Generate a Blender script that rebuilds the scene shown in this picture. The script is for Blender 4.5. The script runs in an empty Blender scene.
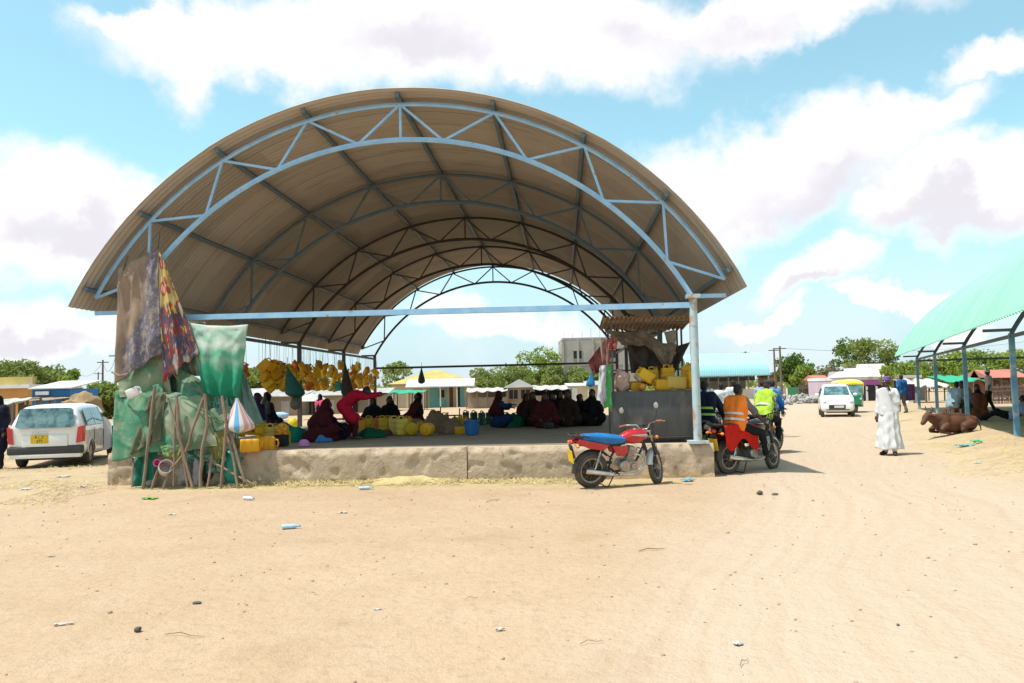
import bpy, bmesh, math, random
import numpy as np
from mathutils import Vector, Matrix, Euler, noise as mnoise
random.seed(7)
PI = math.pi
sc = bpy.context.scene
col = sc.collection
rad = math.radians
V = Vector

# ------------------------------------------------------------------ camera
FP = 796.0
PITCH = math.atan(47.5/FP); ROLL = math.atan(0.022); CAMZ = 1.63
_R0 = V((1,0,0)); _F = V((0,math.cos(PITCH),math.sin(PITCH))); _U = V((0,-math.sin(PITCH),math.cos(PITCH)))
_I = _R0*math.cos(ROLL)-_U*math.sin(ROLL); _J = _R0*math.sin(ROLL)+_U*math.cos(ROLL)
CAM = V((0,0,CAMZ))
cd = bpy.data.cameras.new('camera'); cam = bpy.data.objects.new('camera', cd); col.objects.link(cam)
cd.sensor_width = 36; cd.lens = 36*FP/1024; cd.clip_start = .1; cd.clip_end = 4000
cam.matrix_world = Matrix(((_I.x,_J.x,-_F.x,0),(_I.y,_J.y,-_F.y,0),(_I.z,_J.z,-_F.z,CAMZ),(0,0,0,1)))
sc.camera = cam

def ray(px, py): return _F + _I*((px-512)/FP) + _J*((341.5-py)/FP)
def G(px, py, z=0.0):
    r = ray(px, py); t = (z-CAMZ)/r.z; return CAM + r*t
def D(px, py, d):
    r = ray(px, py); return CAM + r*(d/r.y)
# the market shed's own frame: u across, v along its axis
SA = rad(3.5)
SU = V((math.cos(SA), -math.sin(SA), 0)); SV = V((math.sin(SA), math.cos(SA), 0))
_c0 = G(715, 477); _c0.z = 0
SC = _c0 - SU*5.55
def B(u, v, z=0.0): return SC + SU*u + SV*v + V((0,0,z))
def PV(px, py, v):                       # pixel seen on the upright plane v = const
    r = ray(px, py); t = (SC + SV*v - CAM).dot(SV)/r.dot(SV); return CAM + r*t
def PU(px, py, u):
    r = ray(px, py); t = (SC + SU*u - CAM).dot(SU)/r.dot(SU); return CAM + r*t

# ------------------------------------------------------------------ light
SUN = V((-0.43, -0.14, 1)).normalized()
sl = bpy.data.lights.new('sun', 'SUN'); sl.energy = 4.4; sl.angle = rad(0.53); sl.color = (1, .965, .91)
so = bpy.data.objects.new('sun', sl); col.objects.link(so); so.location = (0,0,60)
so.rotation_euler = SUN.to_track_quat('Z', 'Y').to_euler()
sc.view_settings.view_transform = 'Standard'; sc.view_settings.look = 'None'
sc.view_settings.exposure = 0.40; sc.view_settings.gamma = 1
sc.view_settings.use_curve_mapping = False
sc.cycles.max_bounces = 6; sc.cycles.diffuse_bounces = 4; sc.cycles.glossy_bounces = 3
sc.cycles.transparent_max_bounces = 6; sc.cycles.use_denoising = True
sc.cycles.sample_clamp_indirect = 6

class NT:                                # small node-tree writer
    def __init__(s, t): s.t = t; t.nodes.clear()
    def n(s, typ, ins=None, **kw):
        nd = s.t.nodes.new(typ)
        for k, v in kw.items(): setattr(nd, k, v)
        for k, v in (ins or {}).items(): s.put(nd.inputs[k], v)
        return nd
    def put(s, sock, v):
        if isinstance(v, bpy.types.NodeSocket): s.t.links.new(v, sock)
        else:
            if hasattr(sock.default_value, '__len__') and not hasattr(v, '__len__'): v = [v]*len(sock.default_value)
            if hasattr(sock.default_value, '__len__') and len(sock.default_value) == 4 and len(v) == 3: v = (*v, 1)
            sock.default_value = v
    def math(s, op, a, b=0, c=0, clamp=False):
        nd = s.t.nodes.new('ShaderNodeMath'); nd.operation = op; nd.use_clamp = clamp
        for i, v in enumerate((a, b, c)): s.put(nd.inputs[i], v)
        return nd.outputs[0]
    def vm(s, op, a, b=(0,0,0), c=(0,0,0)):
        nd = s.t.nodes.new('ShaderNodeVectorMath'); nd.operation = op
        for i, v in enumerate((a, b, c)):
            if i < len(nd.inputs): s.put(nd.inputs[i], v)
        return nd.outputs['Value'] if op in ('LENGTH','DOT_PRODUCT','DISTANCE') else nd.outputs[0]
    def noise(s, vec, scale, detail=4, rough=.55, dist=0, out=0):
        nd = s.n('ShaderNodeTexNoise', {'Vector': vec, 'Scale': scale, 'Detail': detail, 'Roughness': rough, 'Distortion': dist})
        return nd.outputs[out]
    def ramp(s, f, stops, interp='LINEAR'):
        nd = s.t.nodes.new('ShaderNodeValToRGB'); nd.color_ramp.interpolation = interp
        e = nd.color_ramp.elements
        while len(e) < len(stops): e.new(0.5)
        for i, (p, c) in enumerate(stops):
            e[i].position = p; c = (c, c, c) if not hasattr(c, '__len__') else c; e[i].color = (*c[:3], 1)
        s.put(nd.inputs[0], f); return nd.outputs[0]
    def mix(s, f, a, b, mode='MIX'):
        nd = s.t.nodes.new('ShaderNodeMix'); nd.data_type = 'RGBA'; nd.blend_type = mode; nd.clamp_factor = True
        s.put(nd.inputs[0], f); s.put(nd.inputs[6], a); s.put(nd.inputs[7], b); return nd.outputs[2]
    def mrange(s, v, a, b, c=0, d=1, smooth=True):
        nd = s.t.nodes.new('ShaderNodeMapRange'); nd.interpolation_type = 'SMOOTHSTEP' if smooth else 'LINEAR'
        for i, x in enumerate((v, a, b, c, d)): s.put(nd.inputs[i], x)
        return nd.outputs[0]

# ------------------------------------------------------------------ sky: Nishita blue with cumulus by direction
w = bpy.data.worlds.new('World'); sc.world = w; w.use_nodes = True
N = NT(w.node_tree)
sky = N.n('ShaderNodeTexSky', sky_type='NISHITA', sun_disc=False)
sky.sun_elevation = math.asin(SUN.z); sky.sun_rotation = math.atan2(SUN.x, SUN.y)
sky.altitude = 300; sky.air_density = 1.0; sky.dust_density = 1.2; sky.ozone_density = 1.2
dirv = N.n('ShaderNodeTexCoord').outputs['Generated']
dirv = N.vm('NORMALIZE', dirv)
sx = N.n('ShaderNodeSeparateXYZ', {0: dirv})
az = N.math('ARCTAN2', sx.outputs[0], sx.outputs[1]); el = N.math('ARCSINE', sx.outputs[2])
n1 = N.noise(dirv, 5.0, 7, .58, out='Color')
ae = N.n('ShaderNodeCombineXYZ', {0: az, 1: el, 2: 0}).outputs[0]
nsx = N.n('ShaderNodeSeparateXYZ', {0: n1}); nb = nsx.outputs[2]
q = N.vm('MULTIPLY_ADD', N.vm('SUBTRACT', n1, (.5,.5,.5)), (.30,.26,0), ae)
def azel(px, py):
    r = ray(px, py).normalized(); return math.atan2(r.x, r.y), math.asin(r.z)
blobs = [(165,22,75,24),(240,54,125,50),(400,50,190,56),(600,40,165,58),(770,14,170,36),(555,74,60,20),
 (25,212,120,62),(115,212,70,46),(35,330,110,34),
 (715,182,85,44),(800,165,150,48),(900,128,95,32),(930,205,110,42),(1000,195,70,40),(985,65,70,26),
 (822,277,72,26),(915,305,70,14),(760,318,60,14),(500,320,100,26)]
bellies = [(420,62,110,26),(700,40,90,24),(40,222,90,24),(790,192,110,22),(940,226,90,18),(30,342,80,14),(822,290,50,10)]
def blob(bl):
    acc = None
    for bx_, by_, rx_, ry_ in bl:
        a0, e0 = azel(bx_, by_); a1, _ = azel(bx_+rx_, by_); _, e1 = azel(bx_, by_+ry_)
        ra = abs(a1-a0); re_ = abs(e1-e0)
        d = N.vm('LENGTH', N.vm('MULTIPLY_ADD', q, (1/ra, 1/re_, 0), (-a0/ra, -e0/re_, 0)))
        acc = d if acc is None else N.math('MINIMUM', acc, d)
    return acc
acc = blob(blobs); low = N.mrange(blob(bellies), 1.3, .3)
rest = N.math('MULTIPLY', N.mrange(nb, .50, .62), N.math('MAXIMUM', N.mrange(N.math('ABSOLUTE', az), .85, 1.3), N.mrange(el, .62, .8)))
lowband = N.math('MULTIPLY', N.mrange(el, .17, .02), N.mrange(nb, .36, .60))
cl = N.math('MAXIMUM', N.mrange(acc, 1.32, .62), rest)
cl = N.math('MAXIMUM', cl, N.math('MULTIPLY', lowband, .34))
ccol = N.mix(N.math('MULTIPLY', low, N.mrange(nb, .22, .52)), (9.8, 9.7, 9.8), (7.7, 7.5, 8.1))
skyc = N.mix(1, sky.outputs[0], (1.82, 2.52, 2.02), 'MULTIPLY')
skyc = N.mix(.16, skyc, (7.0, 8.3, 8.8))
skyc = N.mix(N.mrange(el, .30, 0, 0, .85), skyc, (5.5, 6.9, 8.2))
w.cycles.sampling_method = 'MANUAL'; w.cycles.sample_map_resolution = 512
bg = N.n('ShaderNodeBackground', {'Color': N.mix(cl, skyc, ccol), 'Strength': .085})
N.n('ShaderNodeOutputWorld', {0: bg.outputs[0]})

# ------------------------------------------------------------------ materials
MATS = {}
def mat(name, c, rough=.75, metal=0, c2=None, var=.5, scale=6, bump=0, bscale=30, spec=.4, stain=None, sscale=3, slo=.55, shi=.7, coat=0, rnd=0, trans=0, stretch=None, two=False):
    if name in MATS: return MATS[name]
    m = bpy.data.materials.new(name); m.use_nodes = True; MATS[name] = m
    N = NT(m.node_tree)
    co = N.n('ShaderNodeTexCoord').outputs['Object']
    if stretch: co = N.vm('MULTIPLY', co, stretch)
    if c2 is None: c2 = tuple(x*.78 for x in c)
    f = N.mrange(N.noise(co, scale, 5, .6), .5-var/2, .5+var/2)
    base = N.mix(f, c, c2)
    if stain:
        base = N.mix(N.mrange(N.noise(N.vm('ADD', co, (3.1,7.7,1.3)), sscale, 6, .65), slo, shi), base, stain)
    if rnd:
        oi = N.n('ShaderNodeObjectInfo').outputs['Random']
        hs = N.n('ShaderNodeHueSaturation', {'Hue': N.mrange(oi, 0, 1, .5-rnd*.06, .5+rnd*.035, False), 'Value': N.mrange(N.math('FRACT', N.math('MULTIPLY', oi, 7.3)), 0, 1, 1-rnd*.45, 1+rnd*.15, False), 'Color': base})
        base = hs.outputs[0]
    ins = {'Base Color': base, 'Roughness': N.mrange(N.noise(co, scale*2.3, 3), .3, .7, max(rough-.1, .03), min(rough+.1, 1), False), 'Metallic': metal, 'Specular IOR Level': spec, 'Coat Weight': coat}
    p = N.n('ShaderNodeBsdfPrincipled', ins)
    if bump:
        b = N.n('ShaderNodeBump', {'Strength': bump, 'Distance': .02, 'Height': N.noise(co, bscale, 5, .6)})
        N.put(p.inputs['Normal'], b.outputs[0])
    out = p.outputs[0]
    if trans:
        tl = N.n('ShaderNodeBsdfTranslucent', {'Color': base})
        out = N.n('ShaderNodeMixShader', {0: trans, 1: out, 2: tl.outputs[0]}).outputs[0]
    N.n('ShaderNodeOutputMaterial', {0: out})
    return m

# ------------------------------------------------------------------ mesh writer
class MB:
    def __init__(s): s.v = []; s.f = []; s.uv = None
    def add(s, vs, fs):
        o = len(s.v); s.v += [tuple(x) for x in vs]; s.f += [tuple(i+o for i in f) for f in fs]; return s
    def box(s, c, size, rot=None, taper=1):
        hx, hy, hz = size[0]/2, size[1]/2, size[2]/2
        vs = []
        for z in (-1, 1):
            t = taper if z > 0 else 1
            for x, y in ((-1,-1),(1,-1),(1,1),(-1,1)): vs.append(V((x*hx*t, y*hy*t, z*hz)))
        if rot is not None:
            R = rot if isinstance(rot, Matrix) else Euler(rot).to_matrix()
            vs = [R @ v for v in vs]
        c = V(c)
        return s.add([v+c for v in vs], [(0,3,2,1),(4,5,6,7),(0,1,5,4),(1,2,6,5),(2,3,7,6),(3,0,4,7)])
    def bar(s, a, b, w, h=None):         # square bar between two points
        a, b = V(a), V(b); h = h or w; d = b-a; L = d.length
        q = d.to_track_quat('Z', 'Y').to_matrix()
        return s.box((a+b)/2, (w, h, L), q)
    def tube(s, pts, r, n=8, caps=True, closed=False):
        pts = [V(p) for p in pts]; m = len(pts)
        rs = r if hasattr(r, '__len__') else [r]*m
        vs, fs = [], []
        prev = None
        for i, p in enumerate(pts):
            if closed: t = pts[(i+1) % m]-pts[i-1]
            else: t = pts[min(i+1, m-1)]-pts[max(i-1, 0)]
            t = t.normalized() if t.length > 1e-9 else V((0,0,1))
            if prev is None:
                x = t.orthogonal().normalized()
            else:
                x = (prev - t*prev.dot(t)); x = x.normalized() if x.length > 1e-6 else t.orthogonal().normalized()
            prev = x; y = t.cross(x)
            for k in range(n):
                a = 2*PI*k/n; vs.append(p + (x*math.cos(a)+y*math.sin(a))*rs[i])
        for i in range(m if closed else m-1):
            j = (i+1) % m
            for k in range(n): fs.append((i*n+k, i*n+(k+1) % n, j*n+(k+1) % n, j*n+k))
        if caps and not closed:
            fs.append(tuple(range(n-1, -1, -1))); fs.append(tuple(range((m-1)*n, m*n)))
        return s.add(vs, fs)
    def ell(s, c, r, rot=None, n=12, m=8, jit=0):
        c = V(c); r = (r, r, r) if not hasattr(r, '__len__') else r
        R = Matrix.Identity(3) if rot is None else (rot if isinstance(rot, Matrix) else Euler(rot).to_matrix())
        vs = [c + R @ V((0,0,-r[2]))]; fs = []
        for i in range(1, m):
            ph = -PI/2+PI*i/m
            for k in range(n):
                a = 2*PI*k/n; p = V((r[0]*math.cos(ph)*math.cos(a), r[1]*math.cos(ph)*math.sin(a), r[2]*math.sin(ph)))
                if jit: p *= 1+random.uniform(-jit, jit)
                vs.append(c + R @ p)
        vs.append(c + R @ V((0,0,r[2])))
        for k in range(n):
            fs.append((0, 1+(k+1) % n, 1+k)); fs.append((len(vs)-1, len(vs)-1-n+k, len(vs)-1-n+(k+1) % n))
        for i in range(m-2):
            for k in range(n):
                a = 1+i*n; fs.append((a+k, a+(k+1) % n, a+n+(k+1) % n, a+n+k))
        return s.add(vs, fs)
    def limb(s, pts, rs, n=10):          # rounded tapered chain
        s.tube(pts, rs, n)
        for p, r in zip(pts, rs): s.ell(p, r, None, n, 6)
        return s
    def lathe(s, prof, axis='z', c=(0,0,0), n=24, R=None, caps=True):   # prof: (radius, height)
        vs, fs = [], []; c = V(c)
        for r, h in prof:
            for k in range(n):
                a = 2*PI*k/n; x, y = r*math.cos(a), r*math.sin(a)
                p = V((x, y, h)) if axis == 'z' else (V((x, h, y)) if axis == 'y' else V((h, x, y)))
                vs.append(c + (R @ p if R else p))
        m = len(prof)
        for i in range(m-1):
            for k in range(n): fs.append((i*n+k, i*n+(k+1) % n, (i+1)*n+(k+1) % n, (i+1)*n+k))
        caps = caps and prof[0] != prof[-1]
        if caps and prof[0][0] > 1e-6: fs.append(tuple(range(n-1, -1, -1)))
        if caps and prof[-1][0] > 1e-6: fs.append(tuple(range((m-1)*n, m*n)))
        return s.add(vs, fs)
    def loft(s, rings, caps=True):
        n = len(rings[0]); vs = [p for r in rings for p in r]; fs = []
        for i in range(len(rings)-1):
            for k in range(n): fs.append((i*n+k, i*n+(k+1) % n, (i+1)*n+(k+1) % n, (i+1)*n+k))
        if caps: fs.append(tuple(range(n-1, -1, -1))); fs.append(tuple(range((len(rings)-1)*n, len(rings)*n)))
        return s.add(vs, fs)
    def prism(s, pts, d):                # polygon pushed along a vector
        pts = [V(p) for p in pts]; d = V(d); n = len(pts)
        vs = pts + [p+d for p in pts]
        fs = [tuple(range(n-1, -1, -1)), tuple(range(n, 2*n))] + [(k, (k+1) % n, n+(k+1) % n, n+k) for k in range(n)]
        return s.add(vs, fs)
    def grid(s, fn, nu, nv):
        vs = [fn(i/nu, j/nv) for j in range(nv+1) for i in range(nu+1)]
        fs = [(j*(nu+1)+i, j*(nu+1)+i+1, (j+1)*(nu+1)+i+1, (j+1)*(nu+1)+i) for j in range(nv) for i in range(nu)]
        return s.add(vs, fs)
    def xf(s, M):
        s.v = [tuple(M @ V(p)) for p in s.v]; return s
    def join(s, o): return s.add(o.v, o.f)
    def mesh(s, name):
        me = bpy.data.meshes.new(name); me.from_pydata(s.v, [], s.f)
        bm = bmesh.new(); bm.from_mesh(me); bmesh.ops.recalc_face_normals(bm, faces=bm.faces); bm.to_mesh(me); bm.free()
        me.update(); return me

def link(name, me, m, parent=None, smooth=True, angle=35):
    o = bpy.data.objects.new(name, me); col.objects.link(o)
    if m is not None:
        me.materials.clear(); me.materials.append(m)
    if smooth:
        for p in me.polygons: p.use_smooth = True
        if angle < 170:
            try: me.set_sharp_from_angle(angle=rad(angle))
            except Exception: pass
    if parent is not None: o.parent = parent
    return o
def obj(name, mb, m, parent=None, smooth=True, angle=35, bevel=0, seg=2, subsurf=0):
    me = mb.mesh(name)
    if bevel or subsurf:
        o = bpy.data.objects.new('tmp', me); col.objects.link(o)
        if bevel:
            b = o.modifiers.new('b', 'BEVEL'); b.width = bevel; b.segments = seg; b.limit_method = 'ANGLE'; b.angle_limit = rad(30)
        if subsurf:
            b = o.modifiers.new('s', 'SUBSURF'); b.levels = subsurf
        me = bake(o)
        me.name = name
    return link(name, me, m, parent, smooth, angle)
def bake(o):
    dg = bpy.context.evaluated_depsgraph_get(); dg.update()
    me = bpy.data.meshes.new_from_object(o.evaluated_get(dg))
    old = o.data; bpy.data.objects.remove(o); bpy.data.meshes.remove(old)
    return me
def fuse(name, mb, m, parent=None, vox=.016, it=4, extra=None):   # one continuous skin over overlapping shapes
    o = bpy.data.objects.new('tmp', mb.mesh('tmp')); col.objects.link(o)
    r = o.modifiers.new('r', 'REMESH'); r.mode = 'VOXEL'; r.voxel_size = vox
    if it:
        k = o.modifiers.new('s', 'SMOOTH'); k.factor = .5; k.iterations = it
    me = bake(o); me.name = name
    if name in ('robe','veil','shirt','tunic','vest','trousers','jacket'):   # folds in the cloth
        sd = len(bpy.data.objects)*.37; n = len(me.vertices)
        c = np.empty(n*3); me.vertices.foreach_get('co', c); c = c.reshape(-1, 3)
        d = np.empty(n*3, dtype=np.float32); me.vertex_normals.foreach_get('vector', d); d = d.reshape(-1, 3)
        x, y, z = c.T
        f = .005*np.sin(x*31+1.9*np.sin(z*5+sd)+sd)*np.cos(y*27+1.6*np.sin(z*6+2*sd)) + .006*np.sin(x*14-z*19+2.2*np.sin(y*9+sd)+sd) + .004*np.sin(y*23+z*27+2*np.sin(x*11-sd))
        me.vertices.foreach_set('co', (c+d*f[:, None]).ravel()); me.update()
    if extra is not None and extra.v:
        bm = bmesh.new(); bm.from_mesh(me); e = extra.mesh('tmp'); bm.from_mesh(e); bm.to_mesh(me); bm.free(); bpy.data.meshes.remove(e)
    return link(name, me, m, parent, True, 180)
def tag(o, label, cat, group=None, kind=None):
    if label: o['label'] = label
    if cat: o['category'] = cat
    if group: o['group'] = group
    if kind: o['kind'] = kind
    return o
def thing(name, label, cat, loc=(0,0,0), rz=0, group=None):
    o = bpy.data.objects.new(name, None); col.objects.link(o); o.empty_display_size = .2
    o.location = V(loc); o.rotation_euler = (0,0,rz)
    return tag(o, label, cat, group)
def struct(name, mb, m, smooth=True, angle=180):
    return tag(obj(name, mb, m, None, smooth, angle), None, None, None, 'structure')
def kids(o): return [c for c in bpy.data.objects if c.parent == o]
def dup(o, loc=None, rot=None, label=None, group=None, scale=None, parent=None):
    c = o.copy(); col.objects.link(c); c.parent = parent
    for ch in kids(o): dup(ch, parent=c)
    if loc is not None: c.location = V(loc)
    if rot is not None: c.rotation_euler = rot
    if scale is not None: c.scale = (scale,)*3 if not hasattr(scale, '__len__') else scale
    if label: c['label'] = label
    if group: c['group'] = group
    return c
def text(body, size, m, parent, M, name='lettering', thick=.002):
    cu = bpy.data.curves.new('t', 'FONT'); cu.body = body; cu.size = size; cu.extrude = thick; cu.align_x = 'CENTER'; cu.align_y = 'CENTER'; cu.resolution_u = 3
    o = bpy.data.objects.new('t', cu); col.objects.link(o)
    dg = bpy.context.evaluated_depsgraph_get(); me = bpy.data.meshes.new_from_object(o.evaluated_get(dg)); bpy.data.objects.remove(o)
    me.transform(M); return link(name, me, m, parent, False)
def nz(x, y=0, z=0, s=1): return mnoise.noise(V((x*s, y*s, z*s)))
# ------------------------------------------------------------------ ground
def ground_mat():
    m = bpy.data.materials.new('sandy_ground'); m.use_nodes = True
    N = NT(m.node_tree); co = N.n('ShaderNodeTexCoord').outputs['Object']
    sp = N.n('ShaderNodeSeparateXYZ', {0: co})
    x, y = sp.outputs[0], sp.outputs[1]
    warp = N.vm('ADD', co, N.vm('MULTIPLY', N.noise(co, .35, 2, out='Color'), (1.6,1.6,0)))
    big = N.noise(warp, .22, 5, .6); mid = N.noise(co, 1.6, 5, .62); fine = N.noise(co, 11, 4, .7); grit = N.noise(co, 60, 2, .7)
    sand = N.mix(N.mrange(big, .35, .65), (.415,.291,.187), (.45,.32,.212))
    sand = N.mix(N.mrange(N.noise(N.vm('ADD', co, (9,4,0)), .75, 5, .65), .50, .72, 0, .55), sand, (.35,.235,.140))
    sand = N.mix(N.mrange(mid, .42, .68, 0, .5), sand, (.46,.335,.23))
    sand = N.mix(N.mrange(fine, .48, .74, 0, .62), sand, (.33,.225,.135))
    sand = N.mix(N.mrange(grit, .60, .80, 0, .28), sand, (.36,.22,.12))
    # worn dust track on the right, paler where wheels have run
    tr = N.vm('ADD', co, N.vm('MULTIPLY', N.vm('SUBTRACT', N.noise(co, .16, 2, out='Color'), (.5,.5,.5)), (3,3,0)))
    tx = N.n('ShaderNodeSeparateXYZ', {0: tr})
    axis = N.math('SUBTRACT', tx.outputs[0], N.math('MULTIPLY_ADD', tx.outputs[1], .36, .9))
    wid = N.math('MULTIPLY_ADD', tx.outputs[1], .06, 2.1)
    lane = N.mrange(N.math('DIVIDE', N.math('ABSOLUTE', axis), wid), 1.15, .45)
    streak = N.noise(N.vm('MULTIPLY', N.n('ShaderNodeCombineXYZ', {0: axis, 1: N.math('MULTIPLY', y, .10), 2: 0}).outputs[0], (5,1,1)), 1.4, 4, .6)
    sand = N.mix(N.math('MULTIPLY', lane, N.mrange(streak, .25, .7, .45, .95)), sand, (.475,.37,.275))
    # dry straw and trodden dung: at the foot of the platform, on the left, and by the right shed
    sn = N.noise(N.vm('MULTIPLY', co, (1,1.6,1)), 1.9, 7, .7)
    left = N.math('MULTIPLY', N.mrange(x, -6.8, -9.5), N.math('MULTIPLY', N.mrange(y, 10.5, 13.5), N.mrange(y, 26, 20)))
    sand = N.mix(N.math('MULTIPLY', left, N.mrange(sn, .42, .6, 0, .75)), sand, (.44,.36,.20))
    rel = N.math('SUBTRACT', y, N.math('MULTIPLY_ADD', x, -.061, 14.22))
    foot = N.math('MULTIPLY', N.math('MULTIPLY', N.mrange(rel, -1.25, -.55), N.mrange(rel, .6, .2)), N.math('MULTIPLY', N.mrange(x, -7.5, -6.0), N.mrange(x, 3.6, 2.0)))
    sand = N.mix(N.math('MULTIPLY', foot, N.mrange(sn, .36, .56, 0, .85)), sand, (.44,.35,.17))
    rgt = N.math('MULTIPLY', N.mrange(N.math('SUBTRACT', x, N.math('MULTIPLY_ADD', y, .39, 1.2)), 0, 2), N.math('MULTIPLY', N.mrange(y, 11, 15), N.mrange(y, 44, 36)))
    sand = N.mix(N.math('MULTIPLY', rgt, N.mrange(sn, .42, .6, 0, .65)), sand, (.50,.40,.21))
    # specks of dung and chips
    vo = N.n('ShaderNodeTexVoronoi', {'Vector': co, 'Scale': 4.6}, feature='F1')
    spk = N.math('MULTIPLY', N.mrange(vo.outputs['Distance'], .085, .05), N.math('GREATER_THAN', N.n('ShaderNodeSeparateXYZ', {0: vo.outputs['Color']}).outputs[0], .80))
    sand = N.mix(N.math('MULTIPLY', spk, .8), sand, (.23,.15,.09))
    vo2 = N.n('ShaderNodeTexVoronoi', {'Vector': co, 'Scale': 13}, feature='F1')
    spk2 = N.math('MULTIPLY', N.mrange(vo2.outputs['Distance'], .12, .06), N.math('GREATER_THAN', N.n('ShaderNodeSeparateXYZ', {0: vo2.outputs['Color']}).outputs[1], .86))
    sand = N.mix(N.math('MULTIPLY', spk2, .6), sand, (.30,.20,.12))
    h = N.math('MULTIPLY_ADD', N.noise(co, 4, 6, .72), 1.3, N.math('MULTIPLY', N.math('MULTIPLY', lane, streak), .22))
    b = N.n('ShaderNodeBump', {'Strength': .7, 'Distance': .06, 'Height': h})
    p = N.n('ShaderNodeBsdfPrincipled', {'Base Color': sand, 'Roughness': .95, 'Specular IOR Level': .12, 'Normal': b.outputs[0]})
    N.n('ShaderNodeOutputMaterial', {0: p.outputs[0]})
    return m
def ss(a, b, x):
    t = min(max((x-a)/(b-a), 0), 1); return t*t*(3-2*t)
def gz(x, y):                            # ground height
    if y > 75 or abs(x) > 60: return 0.0
    n = .018*nz(x, y, 0, .45) + .010*nz(x, y, 3, 1.7) + .006*nz(x, y, 7, 4.1)
    k = x-(.39*y+3.9)                    # earth bank under the right shed
    bank = .26*ss(-1.7, .5, k)*ss(9, 15, y)*ss(46, 39, y)
    return n*ss(75, 55, y) + bank
gm = MB()
xs = [math.copysign(abs(t)**3.2*900 + abs(t)*16, t) for t in np.linspace(-1, 1, 330)]
ys = [-40 + 0*i for i in range(1)] + [-25, -12, -4, 0] + [1.2+ (i/300)**1.0*22 for i in range(301)] + [23.4+ (i/110)**3.6*1400 + i*.22 for i in range(1, 111)]
gm.add([(x, y, gz(x, y)) for y in ys for x in xs], [(j*330+i, j*330+i+1, (j+1)*330+i+1, (j+1)*330+i) for j in range(len(ys)-1) for i in range(329)])
struct('ground', gm, ground_mat())
def GG(px, py, lift=0):                  # pixel on the uneven ground
    p = G(px, py, 0)
    for _ in range(4): p = G(px, py, gz(p.x, p.y))
    return V((p.x, p.y, gz(p.x, p.y)+lift))

# ------------------------------------------------------------------ platform
def concrete_mat():
    m = bpy.data.materials.new('old_concrete'); m.use_nodes = True
    N = NT(m.node_tree); co = N.n('ShaderNodeTexCoord').outputs['Object']
    a = N.noise(co, 1.3, 7, .65); b_ = N.noise(co, 7, 6, .7); z = N.n('ShaderNodeSeparateXYZ', {0: co}).outputs[2]
    c = N.mix(N.mrange(a, .35, .65), (.43,.33,.235), (.51,.39,.275))
    c = N.mix(N.mrange(b_, .5, .72, 0, .7), c, (.29,.225,.165))
    c = N.mix(N.mrange(N.noise(co, 2.7, 5, .7), .60, .66, 0, .75), c, (.43,.30,.185))
    c = N.mix(N.math('MULTIPLY', N.mrange(z, .20, .02), N.mrange(b_, .3, .6)), c, (.46,.34,.20))
    br = N.noise(co, 16, 4, .7)
    ck = N.n('ShaderNodeTexVoronoi', {'Vector': N.vm('ADD', co, N.vm('MULTIPLY', N.noise(co, 2.5, 4, .6, out='Color'), (.6,.6,.6))), 'Scale': .75}, feature='DISTANCE_TO_EDGE').outputs['Distance']
    c = N.mix(N.mrange(ck, .008, .002, 0, .5), c, (.12,.09,.065))
    c = N.mix(N.mrange(br, .60, .72, 0, .5), c, (.20,.15,.11))
    h = N.math('ADD', N.math('MULTIPLY', a, .6), N.math('MULTIPLY', b_, .5)); h = N.math('ADD', h, N.math('MULTIPLY', br, .3))
    p = N.n('ShaderNodeBsdfPrincipled', {'Base Color': c, 'Roughness': .9, 'Specular IOR Level': .2, 'Normal': N.n('ShaderNodeBump', {'Strength': .8, 'Distance': .05, 'Height': h}).outputs[0]})
    N.n('ShaderNodeOutputMaterial', {0: p.outputs[0]}); return m
CONC = concrete_mat()
FLOORZ = .60; PLEN = 15.5
plat = thing('concrete_platform', 'long low raised concrete floor with a chipped and cracked front wall under the arched roof', 'platform', SC, -SA)
def slab(x0, x1, y0, y1, z0, z1, seed):
    m = MB(); nx = max(2, int((x1-x0)/.035)); nzz = 18
    def fr(i, j):
        x = x0+(x1-x0)*i; z = z0+(z1-z0)*j
        d = .010*nz(x, z, seed, 2.3)+.006*nz(x, z, seed+5, 7)
        k = nz(x, z*1.4, seed+9, 1.7)
        if k > .24: d += .030*min(1, (k-.24)*9)
        k2 = nz(x, z, seed+20, 5.5)
        if k2 > .34: d += .022*min(1, (k2-.3)*6)                    # spalled patches
        if j > .86: d += .05*(j-.86)/.14*(1+1.5*nz(x, 0, seed, 5))  # worn arris
        zz = z - (.03*max(0, nz(x, 3, seed, 3.1)) if j > .95 else 0)
        return V((x, y0+d, zz))
    m.grid(fr, nx, nzz)
    top = [fr(i/nx, 1) for i in range(nx+1)]
    bot = [fr(i/nx, 0) for i in range(nx+1)]
    vs = top+[V((p.x, y1, z1)) for p in top]; n = nx+1
    m.add(vs, [(i, i+1, n+i+1, n+i) for i in range(nx)])
    for k in (0, nx):                                               # ends
        m.add([fr(k/nx, j/nzz) for j in range(nzz+1)]+[V((top[k].x, y1, z1)), V((top[k].x, y1, z0))], [tuple(range(nzz+3))])
    return m
obj('front_wall', slab(-5.55, 1.145, 0, .30, -.05, FLOORZ, 1), CONC, plat, True, 50)
obj('front_wall', slab(1.16, 5.55, .01, .30, -.05, FLOORZ-.006, 4), CONC, plat, True, 50)
fl = MB(); fl.box((0, .30+(PLEN-.30)/2, (FLOORZ-.05)/2-.01), (11.1, PLEN-.31, FLOORZ+.04))
obj('floor_slab', fl, mat('shed_floor', (.30,.235,.175), .92, c2=(.24,.19,.145), scale=1.5, bump=.5, bscale=9, stain=(.36,.27,.18), slo=.5, shi=.75), plat, False)

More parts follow.
